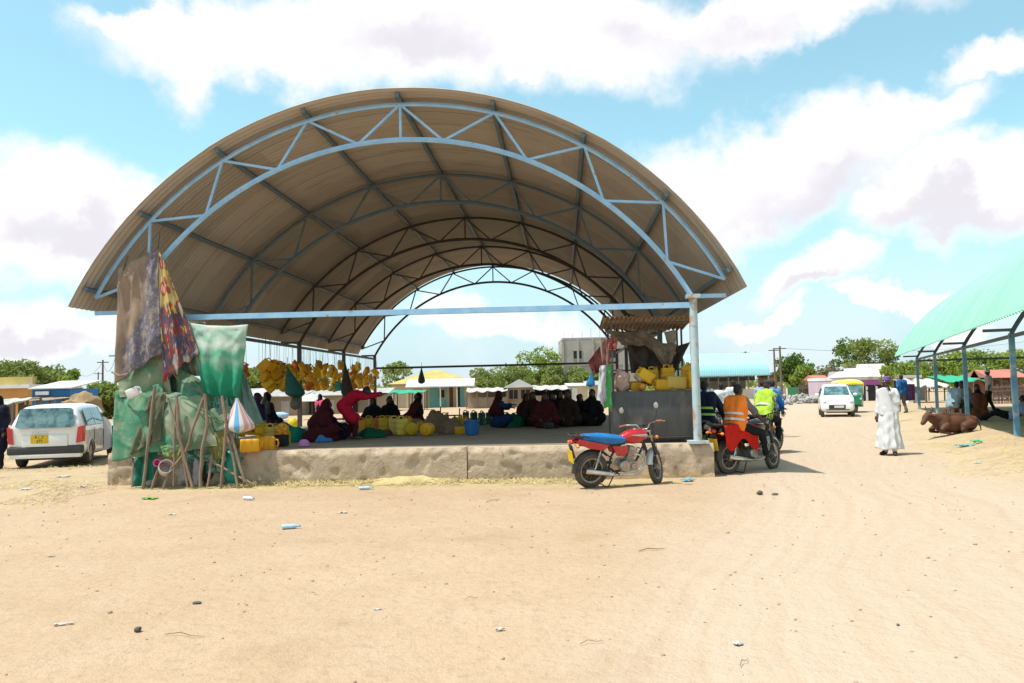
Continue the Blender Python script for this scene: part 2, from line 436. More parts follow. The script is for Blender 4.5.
# ------------------------------------------------------------------ arched sheds
def roof_mat(name, c, c2, sheet=.86, streak=None):
    m = bpy.data.materials.new(name); m.use_nodes = True
    N = NT(m.node_tree); co = N.n('ShaderNodeTexCoord').outputs['Object']
    sp = N.n('ShaderNodeSeparateXYZ', {0: co})
    ang = N.math('ARCTAN2', sp.outputs[0], sp.outputs[2])
    cell = N.n('ShaderNodeCombineXYZ', {0: N.math('FLOOR', N.math('DIVIDE', sp.outputs[1], sheet)), 1: N.math('FLOOR', N.math('MULTIPLY', ang, 2.2)), 2: 0}).outputs[0]
    wn = N.n('ShaderNodeTexWhiteNoise', {'Vector': cell}).outputs['Value']
    base = N.mix(wn, c, c2)
    pol = N.n('ShaderNodeCombineXYZ', {0: N.math('MULTIPLY', ang, 2), 1: N.math('MULTIPLY', sp.outputs[1], 3), 2: 0}).outputs[0]
    base = N.mix(N.mrange(N.noise(pol, 1.6, 6, .65), .5, .75, 0, .6), base, streak or tuple(x*.6 for x in c2))
    seam = N.math('ABSOLUTE', N.math('SUBTRACT', N.math('FRACT', N.math('DIVIDE', sp.outputs[1], sheet)), .5))
    base = N.mix(N.mrange(seam, .485, .5, 0, .7, False), base, tuple(x*.5 for x in c2))
    p = N.n('ShaderNodeBsdfPrincipled', {'Base Color': base, 'Roughness': .55, 'Metallic': .0, 'Specular IOR Level': .45})
    N.n('ShaderNodeOutputMaterial', {0: p.outputs[0]}); return m
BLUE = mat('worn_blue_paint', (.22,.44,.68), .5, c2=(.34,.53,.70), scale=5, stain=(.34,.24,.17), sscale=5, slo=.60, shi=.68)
TEAL = mat('shaded_blue_paint', (.085,.15,.19), .6, c2=(.13,.17,.19), scale=4, stain=(.16,.10,.07), slo=.55, shi=.7)  # the front truss blue darkened: shade under the roof put into the colour
DARK = mat('dark_steel_shaded_paint', (.05,.045,.042), .6, c2=(.085,.065,.052), scale=4)  # also the deeper trusses: same blue paint, their shade put into the colour
POSTBLUE = mat('post_blue', (.07,.24,.40), .5, c2=(.18,.38,.50), scale=3, stain=(.42,.46,.44), sscale=2.5, slo=.5, shi=.62)
ROOFIN = roof_mat('grey_iron_sheet', (.43,.37,.305), (.345,.295,.24))
RZ0 = .29; RI = 6.04; RO = 6.71; RR = 6.86
def arch(R, a0, a1, n, y, z0):
    return [V((R*math.sin(a0+(a1-a0)*i/n), y, z0+R*math.cos(a0+(a1-a0)*i/n))) for i in range(n+1)]
def shed(root, vs, roofm, front, mats, half=61.2, z0=RZ0, ov=(.42,.5), posts=None, beamz=3.11, pitch=.153, rearbeam=2.67, base=FLOORZ):
    H = rad(half)
    m = MB(); y0 = vs[0]-ov[0]; y1 = vs[-1]+ov[1]; nl = int((y1-y0)/pitch*6); na = 46
    HR = rad(half+2.6)
    def rf(i, j):
        y = y0+(y1-y0)*i; a = -HR+2*HR*j
        st = .012*(math.floor(j*4) % 2)
        r = RR+(.024 if pitch < .2 else .032)*math.sin(2*PI*y/pitch)+st+.02*nz(y*.3, a*2, 1)
        return V((r*math.sin(a), y, z0+r*math.cos(a)))
    m.grid(rf, nl, na)
    m.v = [(x, y, z-z0) for x, y, z in m.v]
    r = obj('roof', m, roofm, root, True, 180); r.location = (0, 0, z0)
    purl = [-.985, -.745, -.49, -.245, 0, .245, .49, .745, .985]
    for k, s in enumerate(purl):
        a = s*H; b = MB(); p = V(((RO+.075)*math.sin(a), 0, z0+(RO+.075)*math.cos(a)))
        b.box((p.x, (y0+y1)/2+.04, p.z), (.075, y1-y0-.10, .085), (0, a, 0))
        obj('purlin', b, mats[1], root, False)
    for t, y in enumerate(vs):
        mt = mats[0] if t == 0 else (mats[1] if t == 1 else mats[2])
        tr = bpy.data.objects.new('truss', None); col.objects.link(tr); tr.parent = root
        c = MB(); c.tube(arch(RO, -H, H, 48, y, z0), .042, 6); obj('outer_chord', c, mt, tr)
        c = MB(); c.tube(arch(RI, -H, H, 48, y, z0), .052, 6); obj('inner_chord', c, mt, tr)
        step = 2*H/16; w_ = MB()
        def O(k): a = -H+step*k; return V((RO*math.sin(a), y, z0+RO*math.cos(a)))
        def I_(k): a = -H+step*k; return V((RI*math.sin(a), y, z0+RI*math.cos(a)))
        for k in range(0, 16, 2):
            ins = .3 if k != 8 else 0
            w_.bar(O(k), I_(k+1), .045); w_.bar(I_(k+1), O(k+2), .045)
        w_.bar(O(8), I_(8), .045)
        for sgn in (-1, 1):
            e = V((sgn*RO*math.sin(H), y, beamz+.12)); i2 = V((sgn*RI*math.sin(H), y, beamz+.12))
            w_.bar(e, i2, .07)
        obj('web_brace', w_, mt, tr, False)
        pz = base if (t < len(vs)-1 or base == 0) else 0
        for sgn in (-1, 1):
            if posts and (t, sgn) in posts: continue
            pb = MB(); xx = sgn*RI*math.sin(H)
            top = z0+RI*math.cos(H)
            if t == 0: pb.tube([(xx, y, pz-.02), (xx, y, top+.02)], .074 if base else .06, 16)
            else: pb.box((xx, y, (pz+top)/2), (.115, .115, top-pz))
            if t == 0:
                pb.box((xx, y, pz+.015), (.34, .30, .05)); pb.box((xx, y, top+.03), (.24, .22, .07))
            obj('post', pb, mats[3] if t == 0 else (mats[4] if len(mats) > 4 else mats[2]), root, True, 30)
    fb = MB(); x = RI*math.sin(H)
    fb.box((0, vs[0]-.004, beamz-.02), (2*x-.02, .085, .10), (0, rad(.18), 0)); obj('tie_beam', fb, mats[0], root, False)
    fb = MB(); fb.box((0, vs[-1], rearbeam), (2*x-.02, .08, .09)); obj('tie_beam', fb, mats[2], root, False)
    for sgn in (-1, 1):                                             # eave beams along the sides
        fb = MB(); fb.box((sgn*x, (vs[0]+vs[-1])/2, beamz-.03), (.07, vs[-1]-vs[0]-.2, .08)); obj('eave_beam', fb, mats[2], root, False)
POSTW = mat('worn_post_paint', (.33,.46,.52), .55, c2=(.46,.52,.52), scale=4, stain=(.40,.27,.19), sscale=4, slo=.5, shi=.6)
sh = thing('market_shed', 'big open market shed with arched iron roof on worn blue trusses', 'shed', SC, -SA)
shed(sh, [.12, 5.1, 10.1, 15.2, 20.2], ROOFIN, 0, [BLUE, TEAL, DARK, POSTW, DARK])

# right shed: its near posts stand on a bank of earth
GREEN = roof_mat('mint_iron_sheet', (.22,.48,.35), (.27,.53,.40), 1.05, (.38,.55,.42))
A2 = math.atan(.39)
P1 = D(919, 400, 38.0); P1.z = 0
ax2 = V((math.sin(A2), math.cos(A2), 0)); rt2 = V((math.cos(A2), -math.sin(A2), 0))
half_in = RI*math.sin(rad(61.2))
R2C = P1 - ax2*27.2 + rt2*half_in
sh2 = thing('market_shed', 'mint green arched roof shed on blue posts behind the lying cow', 'shed', R2C, -A2)
shed(sh2, [0, 6.6, 13.5, 20.7, 27.2], GREEN, 0, [TEAL, TEAL, TEAL, POSTBLUE, POSTBLUE], ov=(.6,.9), z0=-.22, beamz=2.65, rearbeam=2.55, base=0, pitch=.25)
# ------------------------------------------------------------------ people
SKIN = mat('dark_brown_skin', (.075,.042,.027), .55, c2=(.06,.033,.021), scale=9)
HAIR = mat('black_hair', (.012,.010,.009), .7, scale=40, bump=.3, bscale=120)
SOLE = mat('dark_shoe_leather', (.02,.018,.017), .5)
EYE = mat('eye_white', (.75,.72,.68), .3)
def cloth_mat(name, c, c2=None, **k):
    return mat(name, c, .9, c2=c2 or tuple(x*.72 for x in c), scale=k.pop('scale', 7), bump=k.pop('bump', .25), bscale=k.pop('bscale', 16), spec=.15, **k)
STAND = dict(pel=(0,0,.95), chest=(0,.01,1.28), neck=(0,0,1.47), head=(0,.02,1.615),
    shL=(-.185,0,1.42), elL=(-.23,-.03,1.14), wrL=(-.24,.05,.90), shR=(.185,0,1.42), elR=(.23,-.03,1.14), wrR=(.24,.05,.90),
    hipL=(-.09,0,.92), knL=(-.10,.03,.50), anL=(-.10,0,.085), hipR=(.09,0,.92), knR=(.10,.03,.50), anR=(.10,0,.085),
    toeL=None, toeR=None, look=(0,1,0))
def pose(**k):
    d = dict(STAND); d.update(k); return {a: (V(b) if b is not None else None) for a, b in d.items()}
def hand(mb, wr, el, side, curl=.5):
    d = (wr-el).normalized(); x = d.orthogonal().normalized()
    up = V((0,0,1)); s = d.cross(up); s = s.normalized() if s.length > .2 else V((1,0,0)) ; nrm = s.cross(d).normalized()
    c = wr+d*.05
    R = Matrix((s, d, nrm)).transposed()
    mb.ell(c, (.040,.052,.018), R, 10, 6)
    for k, L in zip((-1.5,-.5,.5,1.5), (.062,.075,.080,.070)):
        b = wr+d*.085+s*(k*.019)
        m = b+d*(L*.5)-nrm*(L*.18*curl); e = m+d*(L*.38)-nrm*(L*.45*curl)
        mb.limb([b, m, e], [.0095,.0088,.0072], 6)
    b = wr+d*.03+s*(side*.036); m = b+d*.035+s*(side*.022)-nrm*.008; e = m+d*.032-nrm*.012
    mb.limb([b, m, e], [.012,.0105,.0085], 6)
def torso(mb, P, g=0, low=True, w=1):
    pel, chest, neck = P['pel'], P['chest'], P['neck']
    for s in 'LR':
        h = P['hip'+s].lerp(pel, .15); sh = P['sh'+s].lerp(chest, .28)
        if low: mb.limb([h, h.lerp(sh, .45), sh, P['sh'+s].lerp(neck, .12)-V((0,0,.02))], [(.112+g)*w, (.098+g)*w, (.105+g)*w, .058+g], 12)
        else: mb.limb([h.lerp(sh, .3), h.lerp(sh, .5), sh, P['sh'+s].lerp(neck, .12)-V((0,0,.02))], [(.10+g)*w, (.098+g)*w, (.105+g)*w, .058+g], 12)
    mb.limb([pel if low else pel.lerp(chest, .35), chest], [(.105+g)*w, (.108+g)*w], 12)
    u = chest.lerp(neck, .45); mb.limb([chest, u, neck-V((0,0,.03))], [(.112+g)*w, (.092+g)*w, .062+g], 12)
    mb.limb([P['shL'].lerp(chest, .25), P['shR'].lerp(chest, .25)], [.088+g, .088+g], 12)
    mb.limb([P['shL'].lerp(neck, .25)-V((0,0,.02)), u, P['shR'].lerp(neck, .25)-V((0,0,.02))], [.060+g, .085+g, .060+g], 12)
def face(mb, P):
    H = P['head']; f = V(P['look']).normalized(); up = V((0,0,1)); r = f.cross(up).normalized(); u = r.cross(f)
    R = Matrix((r, f, u)).transposed()
    def at(a, b, c): return H+R @ V((a, b, c))
    mb.ell(H, (.073,.092,.105), R, 16, 12)
    mb.ell(at(0,.03,-.05), (.056,.062,.062), R, 12, 8)                 # jaw
    mb.limb([at(0,.088,.022), at(0,.106,-.018)], [.011,.017], 8)       # nose
    mb.ell(at(0,.088,-.052), (.026,.012,.011), R, 8, 6)                # mouth
    mb.ell(at(0,.08,.035), (.055,.016,.012), R, 8, 6)                  # brow
    for s in (-1,1): mb.ell(at(s*.075,-.005,-.005), (.012,.022,.032), R, 8, 6)
    return R, at
def body(name_parent, P, vox, hands=True, feet=True):
    mb = MB(); torso(mb, P, -.012)
    R, at = face(mb, P)
    mb.limb([P['neck']-V((0,0,.06)), P['neck'], P['head']-V((0,0,.05))], [.062,.054,.052], 10)
    ex = MB()
    for s in 'LR':
        sg = -1 if s == 'L' else 1
        mb.limb([P['sh'+s], P['sh'+s].lerp(P['el'+s], .5), P['el'+s], P['el'+s].lerp(P['wr'+s], .35), P['wr'+s]], [.052,.046,.037,.037,.025], 10)
        mb.limb([P['hip'+s], P['hip'+s].lerp(P['kn'+s], .5), P['kn'+s], P['kn'+s].lerp(P['an'+s], .35), P['an'+s]], [.092,.078,.055,.055,.035], 10)
        if hands: hand(ex, P['wr'+s], P['el'+s], sg)
        if feet:
            t = P['toe'+s] if P['toe'+s] is not None else P['an'+s]+V((0,.15,-.05))
            mb.limb([P['an'+s]-V((0,0,.03)), P['an'+s].lerp(t, .55)-V((0,0,.012)), t], [.042,.040,.030], 10)
    return mb, ex, R, at
def person(label, loc, rz, P, wear, group=None, vox=.017, cat='person', scale=1, skin=SKIN, eyes=False):
    root = thing('person', label, cat, loc, rz, group); root.scale = (scale,)*3
    mb, ex, R, at = body(root, P, vox)
    fuse('body', mb, skin, root, vox, 3, ex)
    for w_ in wear:
        part, m = w_[0], w_[1]; k = w_[2] if len(w_) > 2 else {}
        c = MB(); x = None
        if part in ('shirt', 'jacket', 'vest', 'tunic'):
            g = k.get('g', .022); torso(c, P, g)
            sl = k.get('sleeve', .55)
            for s in 'LR':
                a, b, d = P['sh'+s], P['el'+s], P['wr'+s]
                if sl > 0: c.limb([a, a.lerp(b, min(1, sl*1.6))], [.070+g*.6, .062+g*.5], 10)
                if sl >= 1: c.limb([b, b.lerp(d, .9)], [.056+g*.4, .045+g*.3], 10)
            if part == 'tunic':
                for s in 'LR': c.limb([P['hip'+s], P['hip'+s].lerp(P['kn'+s], k.get('down', .95))], [.135, .15], 12)
                c.limb([P['pel'], P['knL'].lerp(P['knR'], .5)], [.12,.12], 10)
            name = part
        elif part in ('trousers', 'shorts'):
            for s in 'LR':
                h, n, a = P['hip'+s], P['kn'+s], P['an'+s]
                e = a+V((0,0,.01)) if part == 'trousers' else n
                if part == 'trousers': c.limb([h, h.lerp(n, .5), n, n.lerp(a, .5), n.lerp(a, .95)], [.113,.097,.076,.068,.062], 12)
                else: c.limb([h, h.lerp(n, .5), n], [.113,.10,.09], 12)
            c.limb([P['hipL'], P['hipR']], [.115,.115], 12); c.limb([P['pel']-V((0,0,.02)), P['pel'].lerp(P['chest'], .18)], [.118,.112], 12)
            name = part
        elif part == 'shoe':
            for s in 'LR':
                c = MB(); t = P['toe'+s] if P['toe'+s] is not None else P['an'+s]+V((0,.15,-.05))
                c.limb([P['an'+s]+V((0,0,.02)), P['an'+s]-V((0,0,.028)), P['an'+s].lerp(t, .55)-V((0,0,.010)), t+V((0,0,.002))], [.046,.050,.048,.038], 10)
                fuse('shoe', c, m, root, vox, 2)
            continue
        elif part == 'hair':
            c.ell(at(0,-.014,.024), (.082,.094,.096), R, 14, 10); c.ell(at(0,-.045,-.01), (.072,.062,.08), R, 12, 8); name = 'hair'
        elif part == 'cap':
            c.ell(at(0,-.004,.045), (.083,.100,.078), R, 14, 10); name = 'cap'
            if k.get('peak'): c.ell(at(0,.10,.045), (.06,.06,.010), R, 10, 6)
            if k.get('flat'): c.tube([at(0,0,.03), at(0,0,.115)], [.090,.082], 16)
        elif part == 'veil':
            c.ell(at(0,-.022,.012), (.098,.105,.122), R, 14, 10)
            n = P['neck']; c.limb([at(0,-.03,-.03), n+V((0,-.02,0))], [.095,.10], 12)
            for s in 'LR': c.limb([n, P['sh'+s]+V((0,-.01,.0)), P['sh'+s].lerp(P['el'+s], .6)], [.095,.085,.10], 10)
            c.limb([n, P['chest']+V((0,-.03,.02)), P['chest'].lerp(P['pel'], .35)], [.10,.155,.17], 12); name = 'veil'
        elif part == 'strap':                                        # reflective bands round the chest
            g = .045; t = V(P['chest'])-V(P['pel']); tl = t.length; t.normalize()
            for q in k.get('at', (.35, .62)):
                o_ = P['pel']+t*tl*q; a_ = t.orthogonal().normalized(); rx = V((1,0,0)); fy = t.cross(rx).normalized()*-1
                ring = [o_+rx*(math.cos(a)*.232)+fy*(math.sin(a)*.172) for a in np.linspace(0, 2*PI, 25)[:-1]]
                mm = MB(); mm.loft([[p-t*.022 for p in ring], [p+t*.022 for p in ring]], False)
                obj('reflective_band', mm, m, root)
            continue
        if c.v: fuse(name, c, m, root, k.get('vox', vox), k.get('it', 4))
    if eyes:
        for s in (-1, 1):
            e = MB(); e.ell(at(s*.03,.078,.012), .012, None, 8, 6); obj('eye', e, EYE, root)
    return root
def sit_robed(label, loc, rz, mrobe, mveil=None, group=None, lean=.08, h=.86, wide=1.0, arm=None, facing=True, turn=0):
    """a woman sitting on the ground under a long robe and head veil, facing +Y"""
    root = thing('person', label, 'person', loc, rz, group)
    k = h/.86; H = V((0, lean*1.15, .735*k))
    f = V((math.sin(turn), math.cos(turn), -.08)).normalized()
    P = dict(head=H, look=f)
    b = MB(); R, at = face(b, P); b.limb([H-V((0,.0,.09)), V((0, lean*.8, .56*k))], [.052,.06], 10)
    b.limb([V((0, lean*.7, .5*k)), V((0, -.02, .14))], [.12,.14], 12)
    ex = MB(); arms = arm or [(-.16,.33,.27,-1), (.16,.34,.25,1)]
    for (x, y, z, s) in arms:
        sh_ = V((s*.17, lean*.85, .545*k)); wr = V((x, y, z)); e = sh_.lerp(wr, .5)+V((s*.09, -.05, -.05))
        b.limb([sh_, e, wr], [.05,.038,.026], 10); hand(ex, wr, e, s)
    fuse('body', b, SKIN, root, .018, 3, ex)
    c = MB(); rings = []
    prof = [(0,.40,.40,.10),(.06,.41,.41,.10),(.14,.385,.37,.08),(.22,.33,.31,.05),(.31,.265,.235,.02),(.41,.225,.185,.02),(.50,.215,.16,.03),(.555,.17,.135,.05),(.60,.085,.085,.06)]
    ph = random.uniform(0, 6)
    for z, rx, ry, cy in prof:
        t = 1-z/.6
        rings.append([V((rx*.88*wide*math.cos(a)*(1+.07*t*math.sin(7*a+ph)), cy+lean*z/.6+ry*wide*math.sin(a)*(1+.07*t*math.sin(5*a+ph*2)), z*k)) for a in np.linspace(0, 2*PI, 37)[:-1]])
    c.loft(rings)
    c.limb([V((-.2,.18,.16)), V((-.26,.33,.22))], [.15,.13], 12); c.limb([V((.2,.16,.16)), V((.28,.30,.25))], [.15,.13], 12)
    for (x, y, z, s) in arms:
        sh_ = V((s*.16, lean*.85, .53*k)); wr = V((x, y, z)); e = sh_.lerp(wr, .5)+V((s*.09, -.05, -.05))
        c.limb([sh_, e, e.lerp(wr, .75)], [.085,.08,.075], 10)
    fuse('robe', c, mrobe, root, .02, 5)
    v = MB()
    v.ell(at(0,-.030,.016), (.096,.100,.118), R, 14, 10)
    v.ell(at(0,-.005,-.105), (.085,.095,.05), R, 12, 8)
    v.limb([at(0,-.045,-.03), V((0, lean*.8-.03, .58*k))], [.09,.11], 12)
    for s in (-1, 1):
        v.limb([V((0, lean*.8-.02, .59*k)), V((s*.13, lean*.8-.01, .53*k)), V((s*.21, lean*.5, .36*k))], [.10,.10,.11], 12)
    v.limb([V((0, lean*.8-.03, .56*k)), V((0, lean*.3-.10, .34*k))], [.13,.16], 12)
    fuse('veil', v, mveil or mrobe, root, .018, 4)
    return root
# sitting astride something: seat height s above the ground the feet rest on
def ride_pose(s=.80, lean=.10, footL=None, footR=None, handL=(-.27,.55,.98), handR=(.27,.55,.98), look=(0,1,-.05), headdx=0):
    return pose(pel=(0,0,s+.10), chest=(0,lean,s+.44), neck=(0,lean+.05,s+.63), head=(headdx,lean+.09,s+.775),
        shL=(-.185,lean+.02,s+.575), shR=(.185,lean+.02,s+.575), elL=(-.29,lean+.20,s+.34), elR=(.29,lean+.20,s+.34), wrL=handL, wrR=handR,
        hipL=(-.10,.02,s+.07), hipR=(.10,.02,s+.07), knL=(-.20,.44,s-.06), knR=(.20,.44,s-.06), anL=footL or (-.24,.34,s-.47), anR=footR or (.24,.34,s-.47), look=look)
def chair_pose(s=.45, lean=.12, look=(0,1,-.1), fwd=.42, handz=.62):
    return pose(pel=(0,0,s+.09), chest=(0,lean,s+.42), neck=(0,lean+.06,s+.60), head=(0,lean+.11,s+.745),
        shL=(-.185,lean+.03,s+.55), shR=(.185,lean+.03,s+.55), elL=(-.25,lean+.10,s+.27), elR=(.25,lean+.10,s+.27), wrL=(-.15,lean+.32,handz), wrR=(.15,lean+.32,handz),
        hipL=(-.10,.02,s+.06), hipR=(.10,.02,s+.06), knL=(-.14,fwd,s+.05), knR=(.14,fwd,s+.05), anL=(-.14,fwd-.04,.085), anR=(.14,fwd-.02,.085), look=look)

# ------------------------------------------------------------------ cloths hung, draped and tied
def cloth(name, label, cat, corners, m, nu=44, nv=44, folds=5, amp=.05, sag=0, group=None, parent=None, bulge=0, seed=0, edge=None, thick=.006, rag=0):
    """corners: top-left, top-right, bottom-right, bottom-left, in space"""
    a, b, c, d = [V(p) for p in corners]
    n = (b-a).cross(d-a).normalized()
    if n.y > 0: n = -n
    mb = MB(); uv = []
    def fn(i, j):
        ii, jj = i, j
        if edge: ii, jj = edge(i, j)
        p = (a*(1-ii)+b*ii)*(1-jj) + (d*(1-ii)+c*ii)*jj
        f = amp*(math.sin(folds*2*PI*i+seed+1.3*nz(i*2, j*2, seed))*(.25+.75*j) + .7*nz(i*5, j*4, seed+3)) + bulge*math.sin(PI*i)*math.sin(PI*j)
        cr = 0                                                       # creases running out from the tied corners
        for ci, cj, ph in ((0,0,0),(1,0,1.7),(.45,0,3.1),(.5,1,.6)):
            dx, dy = i-ci, j-cj; r_ = math.hypot(dx, dy); an = math.atan2(dy, dx)
            cr += (1-abs(math.sin(an*4.2+seed*1.7+ph+.6*nz(r_*3, ph, seed))))**2.5*math.exp(-2.4*r_)*min(1, r_*6)
        f += amp*(1.1*cr+.18*nz(i*9+j*3, j*6-i*3, seed+4))
        p = p+n*f; p.z -= sag*4*i*(1-i)*(1-j*.7)
        if rag and j > .98: p.z += rag*nz(i*6, 0, seed)
        return p
    mb.grid(fn, nu, nv)
    me = mb.mesh(name)
    ul = me.uv_layers.new(name='UVMap')
    uvs = [(i/nu, 1-j/nv) for j in range(nv+1) for i in range(nu+1)]
    for lp in me.loops: ul.data[lp.index].uv = uvs[lp.vertex_index]
    o = bpy.data.objects.new('tmp', me); col.objects.link(o)
    s = o.modifiers.new('s', 'SOLIDIFY'); s.thickness = thick
    me = bake(o); me.name = name
    o = link(name, me, m, parent, True, 180)
    if label: tag(o, label, cat, group)
    return o
def uvmat(name, build, rough=.85, trans=.25):
    m = bpy.data.materials.new(name); m.use_nodes = True
    N = NT(m.node_tree); uv = N.n('ShaderNodeTexCoord').outputs['UV']; co = N.n('ShaderNodeTexCoord').outputs['Object']
    s = N.n('ShaderNodeSeparateXYZ', {0: uv}); c = build(N, uv, s.outputs[0], s.outputs[1], co)
    b = N.n('ShaderNodeBump', {'Strength': .35, 'Distance': .012, 'Height': N.noise(N.vm('MULTIPLY', co, (1,1,.5)), 8, 6, .65, 1.2)})
    p = N.n('ShaderNodeBsdfPrincipled', {'Base Color': c, 'Roughness': rough, 'Specular IOR Level': .25, 'Normal': b.outputs[0]})
    t = N.n('ShaderNodeBsdfTranslucent', {'Color': c})
    N.n('ShaderNodeOutputMaterial', {0: N.n('ShaderNodeMixShader', {0: trans, 1: p.outputs[0], 2: t.outputs[0]}).outputs[0]})
    return m

# ------------------------------------------------------------------ jerrycans, buckets, sacks
YEL = mat('yellow_plastic', (.88,.58,.02), .42, c2=(.80,.50,.02), scale=5, stain=(.34,.22,.07), sscale=5, slo=.56, shi=.75, rnd=.35, spec=.4, trans=.38)
YELC = mat('pale_yellow_plastic', (.74,.58,.10), .45, c2=(.66,.50,.08), scale=4, stain=(.42,.33,.12), sscale=4, slo=.58, shi=.75, rnd=.5, trans=.25)
REDCAP = mat('dark_cap', (.35,.10,.03), .5)
def can_mesh(w=.24, d=.17, h=.33):
    b = MB()
    r = []
    for z, k in ((0,.86),(.012,.97),(.03,1),(h*.30,1),(h*.315,.975),(h*.335,.975),(h*.35,1),(h*.66,1),(h*.675,.975),(h*.695,.975),(h*.71,1),(h-.03,1),(h-.008,.94),(h,.80)):
        ring = []
        for a in np.linspace(0, 2*PI, 25)[:-1]:
            ca, sa = math.cos(a), math.sin(a); e = .42
            ring.append(V((math.copysign(abs(ca)**e, ca)*w/2*k, math.copysign(abs(sa)**e, sa)*d/2*k, z)))
        r.append(ring)
    b.loft(r)
    b.tube([(-w*.30,0,h-.01),(-w*.27,0,h+.045),(-w*.05,0,h+.055),(w*.13,0,h+.045),(w*.16,0,h-.01)], .016, 8)   # moulded handle
    b.lathe([(.026,h-.01),(.026,h+.03)], 'z', (w*.33,0,0), 12)
    return b
def make_can(m, lab, group, cap=True):
    o = obj('jerrycan', can_mesh(), m, None, True, 40); tag(o, lab, 'jerrycan', group)
    if cap:
        c = MB(); c.lathe([(.031,.36),(.033,.363),(.033,.385),(.028,.392)], 'z', (.24*.33,0,0), 12); obj('cap', c, REDCAP, o)
    return o
def sack(name, label, cat, loc, rz, m, size=(.3,.25,.35), top='open', group=None, seed=0):
    b = MB(); rings = []
    for t in np.linspace(0, 1, 14):
        k = (math.sin(PI*(t*.78+.10)))**.5*(1 if t < .75 else 1-(t-.75)*1.7)
        rings.append([V((size[0]*k*math.cos(a)*(1+.10*nz(math.cos(a)*2, math.sin(a)*2, t*3+seed)), size[1]*k*math.sin(a)*(1+.10*nz(math.sin(a)*2, math.cos(a)*2, t*3+seed+5)), size[2]*t+.02*nz(a, t*4, seed))) for a in np.linspace(0, 2*PI, 29)[:-1]])
    b.loft(rings); 
    o = obj(name, b, m, None, True, 180); o.location = V(loc); o.rotation_euler = (0,0,rz); return tag(o, label, cat, group)
# ------------------------------------------------------------------ motorcycles
RUB = mat('dusty_rubber', (.055,.049,.043), .85, c2=(.13,.107,.085), scale=6, bump=.4, bscale=60)
CHROME = mat('chrome', (.72,.70,.67), .22, 1.0, c2=(.5,.46,.42), scale=8)
ALU = mat('dusty_aluminium', (.50,.47,.43), .5, .75, c2=(.32,.28,.24), scale=14)
BLK = mat('black_plastic', (.02,.02,.02), .45, c2=(.05,.045,.04), scale=6)
STEEL = mat('grimy_black_frame', (.022,.021,.02), .55, c2=(.06,.05,.04), scale=9)
REDP = mat('red_paint', (.50,.012,.018), .22, c2=(.40,.012,.018), scale=3, coat=.6, stain=(.34,.19,.14), sscale=4, slo=.52, shi=.75)
SEATB = mat('blue_seat_cover', (.014,.17,.44), .6, c2=(.010,.11,.33), scale=4, bump=.6, bscale=9, stain=(.20,.24,.30), sscale=5, slo=.56, shi=.75)
SEATK = mat('black_seat_vinyl', (.018,.017,.017), .55)
TAIL = mat('red_lens', (.60,.03,.015), .2, coat=.5)
AMB = mat('amber_lens', (.85,.25,.02), .2, coat=.5)
PLATEY = mat('yellow_plate', (.80,.52,.02), .5, var=.3)
INK = mat('plate_ink', (.012,.012,.012), .6, var=.2)
LENS = mat('lamp_glass', (.65,.67,.68), .08, coat=1)
SILV = mat('silver_plastic', (.58,.57,.55), .35, .3, stain=(.40,.33,.25), sscale=5, slo=.5, shi=.75)
def wheel_mb(c, R, tw, n=40):
    t = MB(); p = []
    for k in range(13):
        a = 2*PI*k/12; p.append((R-tw*.55+tw*.55*math.cos(a), tw*.5*math.sin(a)))
    t.lathe(p, 'y', c, n)
    for k in range(n):                                               # tread blocks
        a = 2*PI*k/n
        for s in (-1, 1):
            t.box((c[0]+(R-.004)*math.cos(a), c[1]+s*tw*.24, c[2]+(R-.004)*math.sin(a)), (.018, tw*.34, R*.09), Matrix.Rotation(-a, 3, 'Y'))
    r = MB(); rr = R-tw*1.02
    r.lathe([(rr-.012,-tw*.30),(rr+.012,-tw*.34),(rr+.012,tw*.34),(rr-.012,tw*.30),(rr-.02,0),(rr-.012,-tw*.30)], 'y', c, n)
    r.lathe([(.001,-.075),(.055,-.07),(.06,-.02),(.06,.02),(.055,.07),(.001,.075)], 'y', c, 16)
    for k in range(18):
        a = 2*PI*k/18; s = 1 if k % 2 else -1
        a2 = a+.25*s
        r.tube([(c[0]+.05*math.cos(a), c[1]+.045*s, c[2]+.05*math.sin(a)), (c[0]+rr*math.cos(a2), c[1], c[2]+rr*math.sin(a2))], .0035, 4)
    return t, r
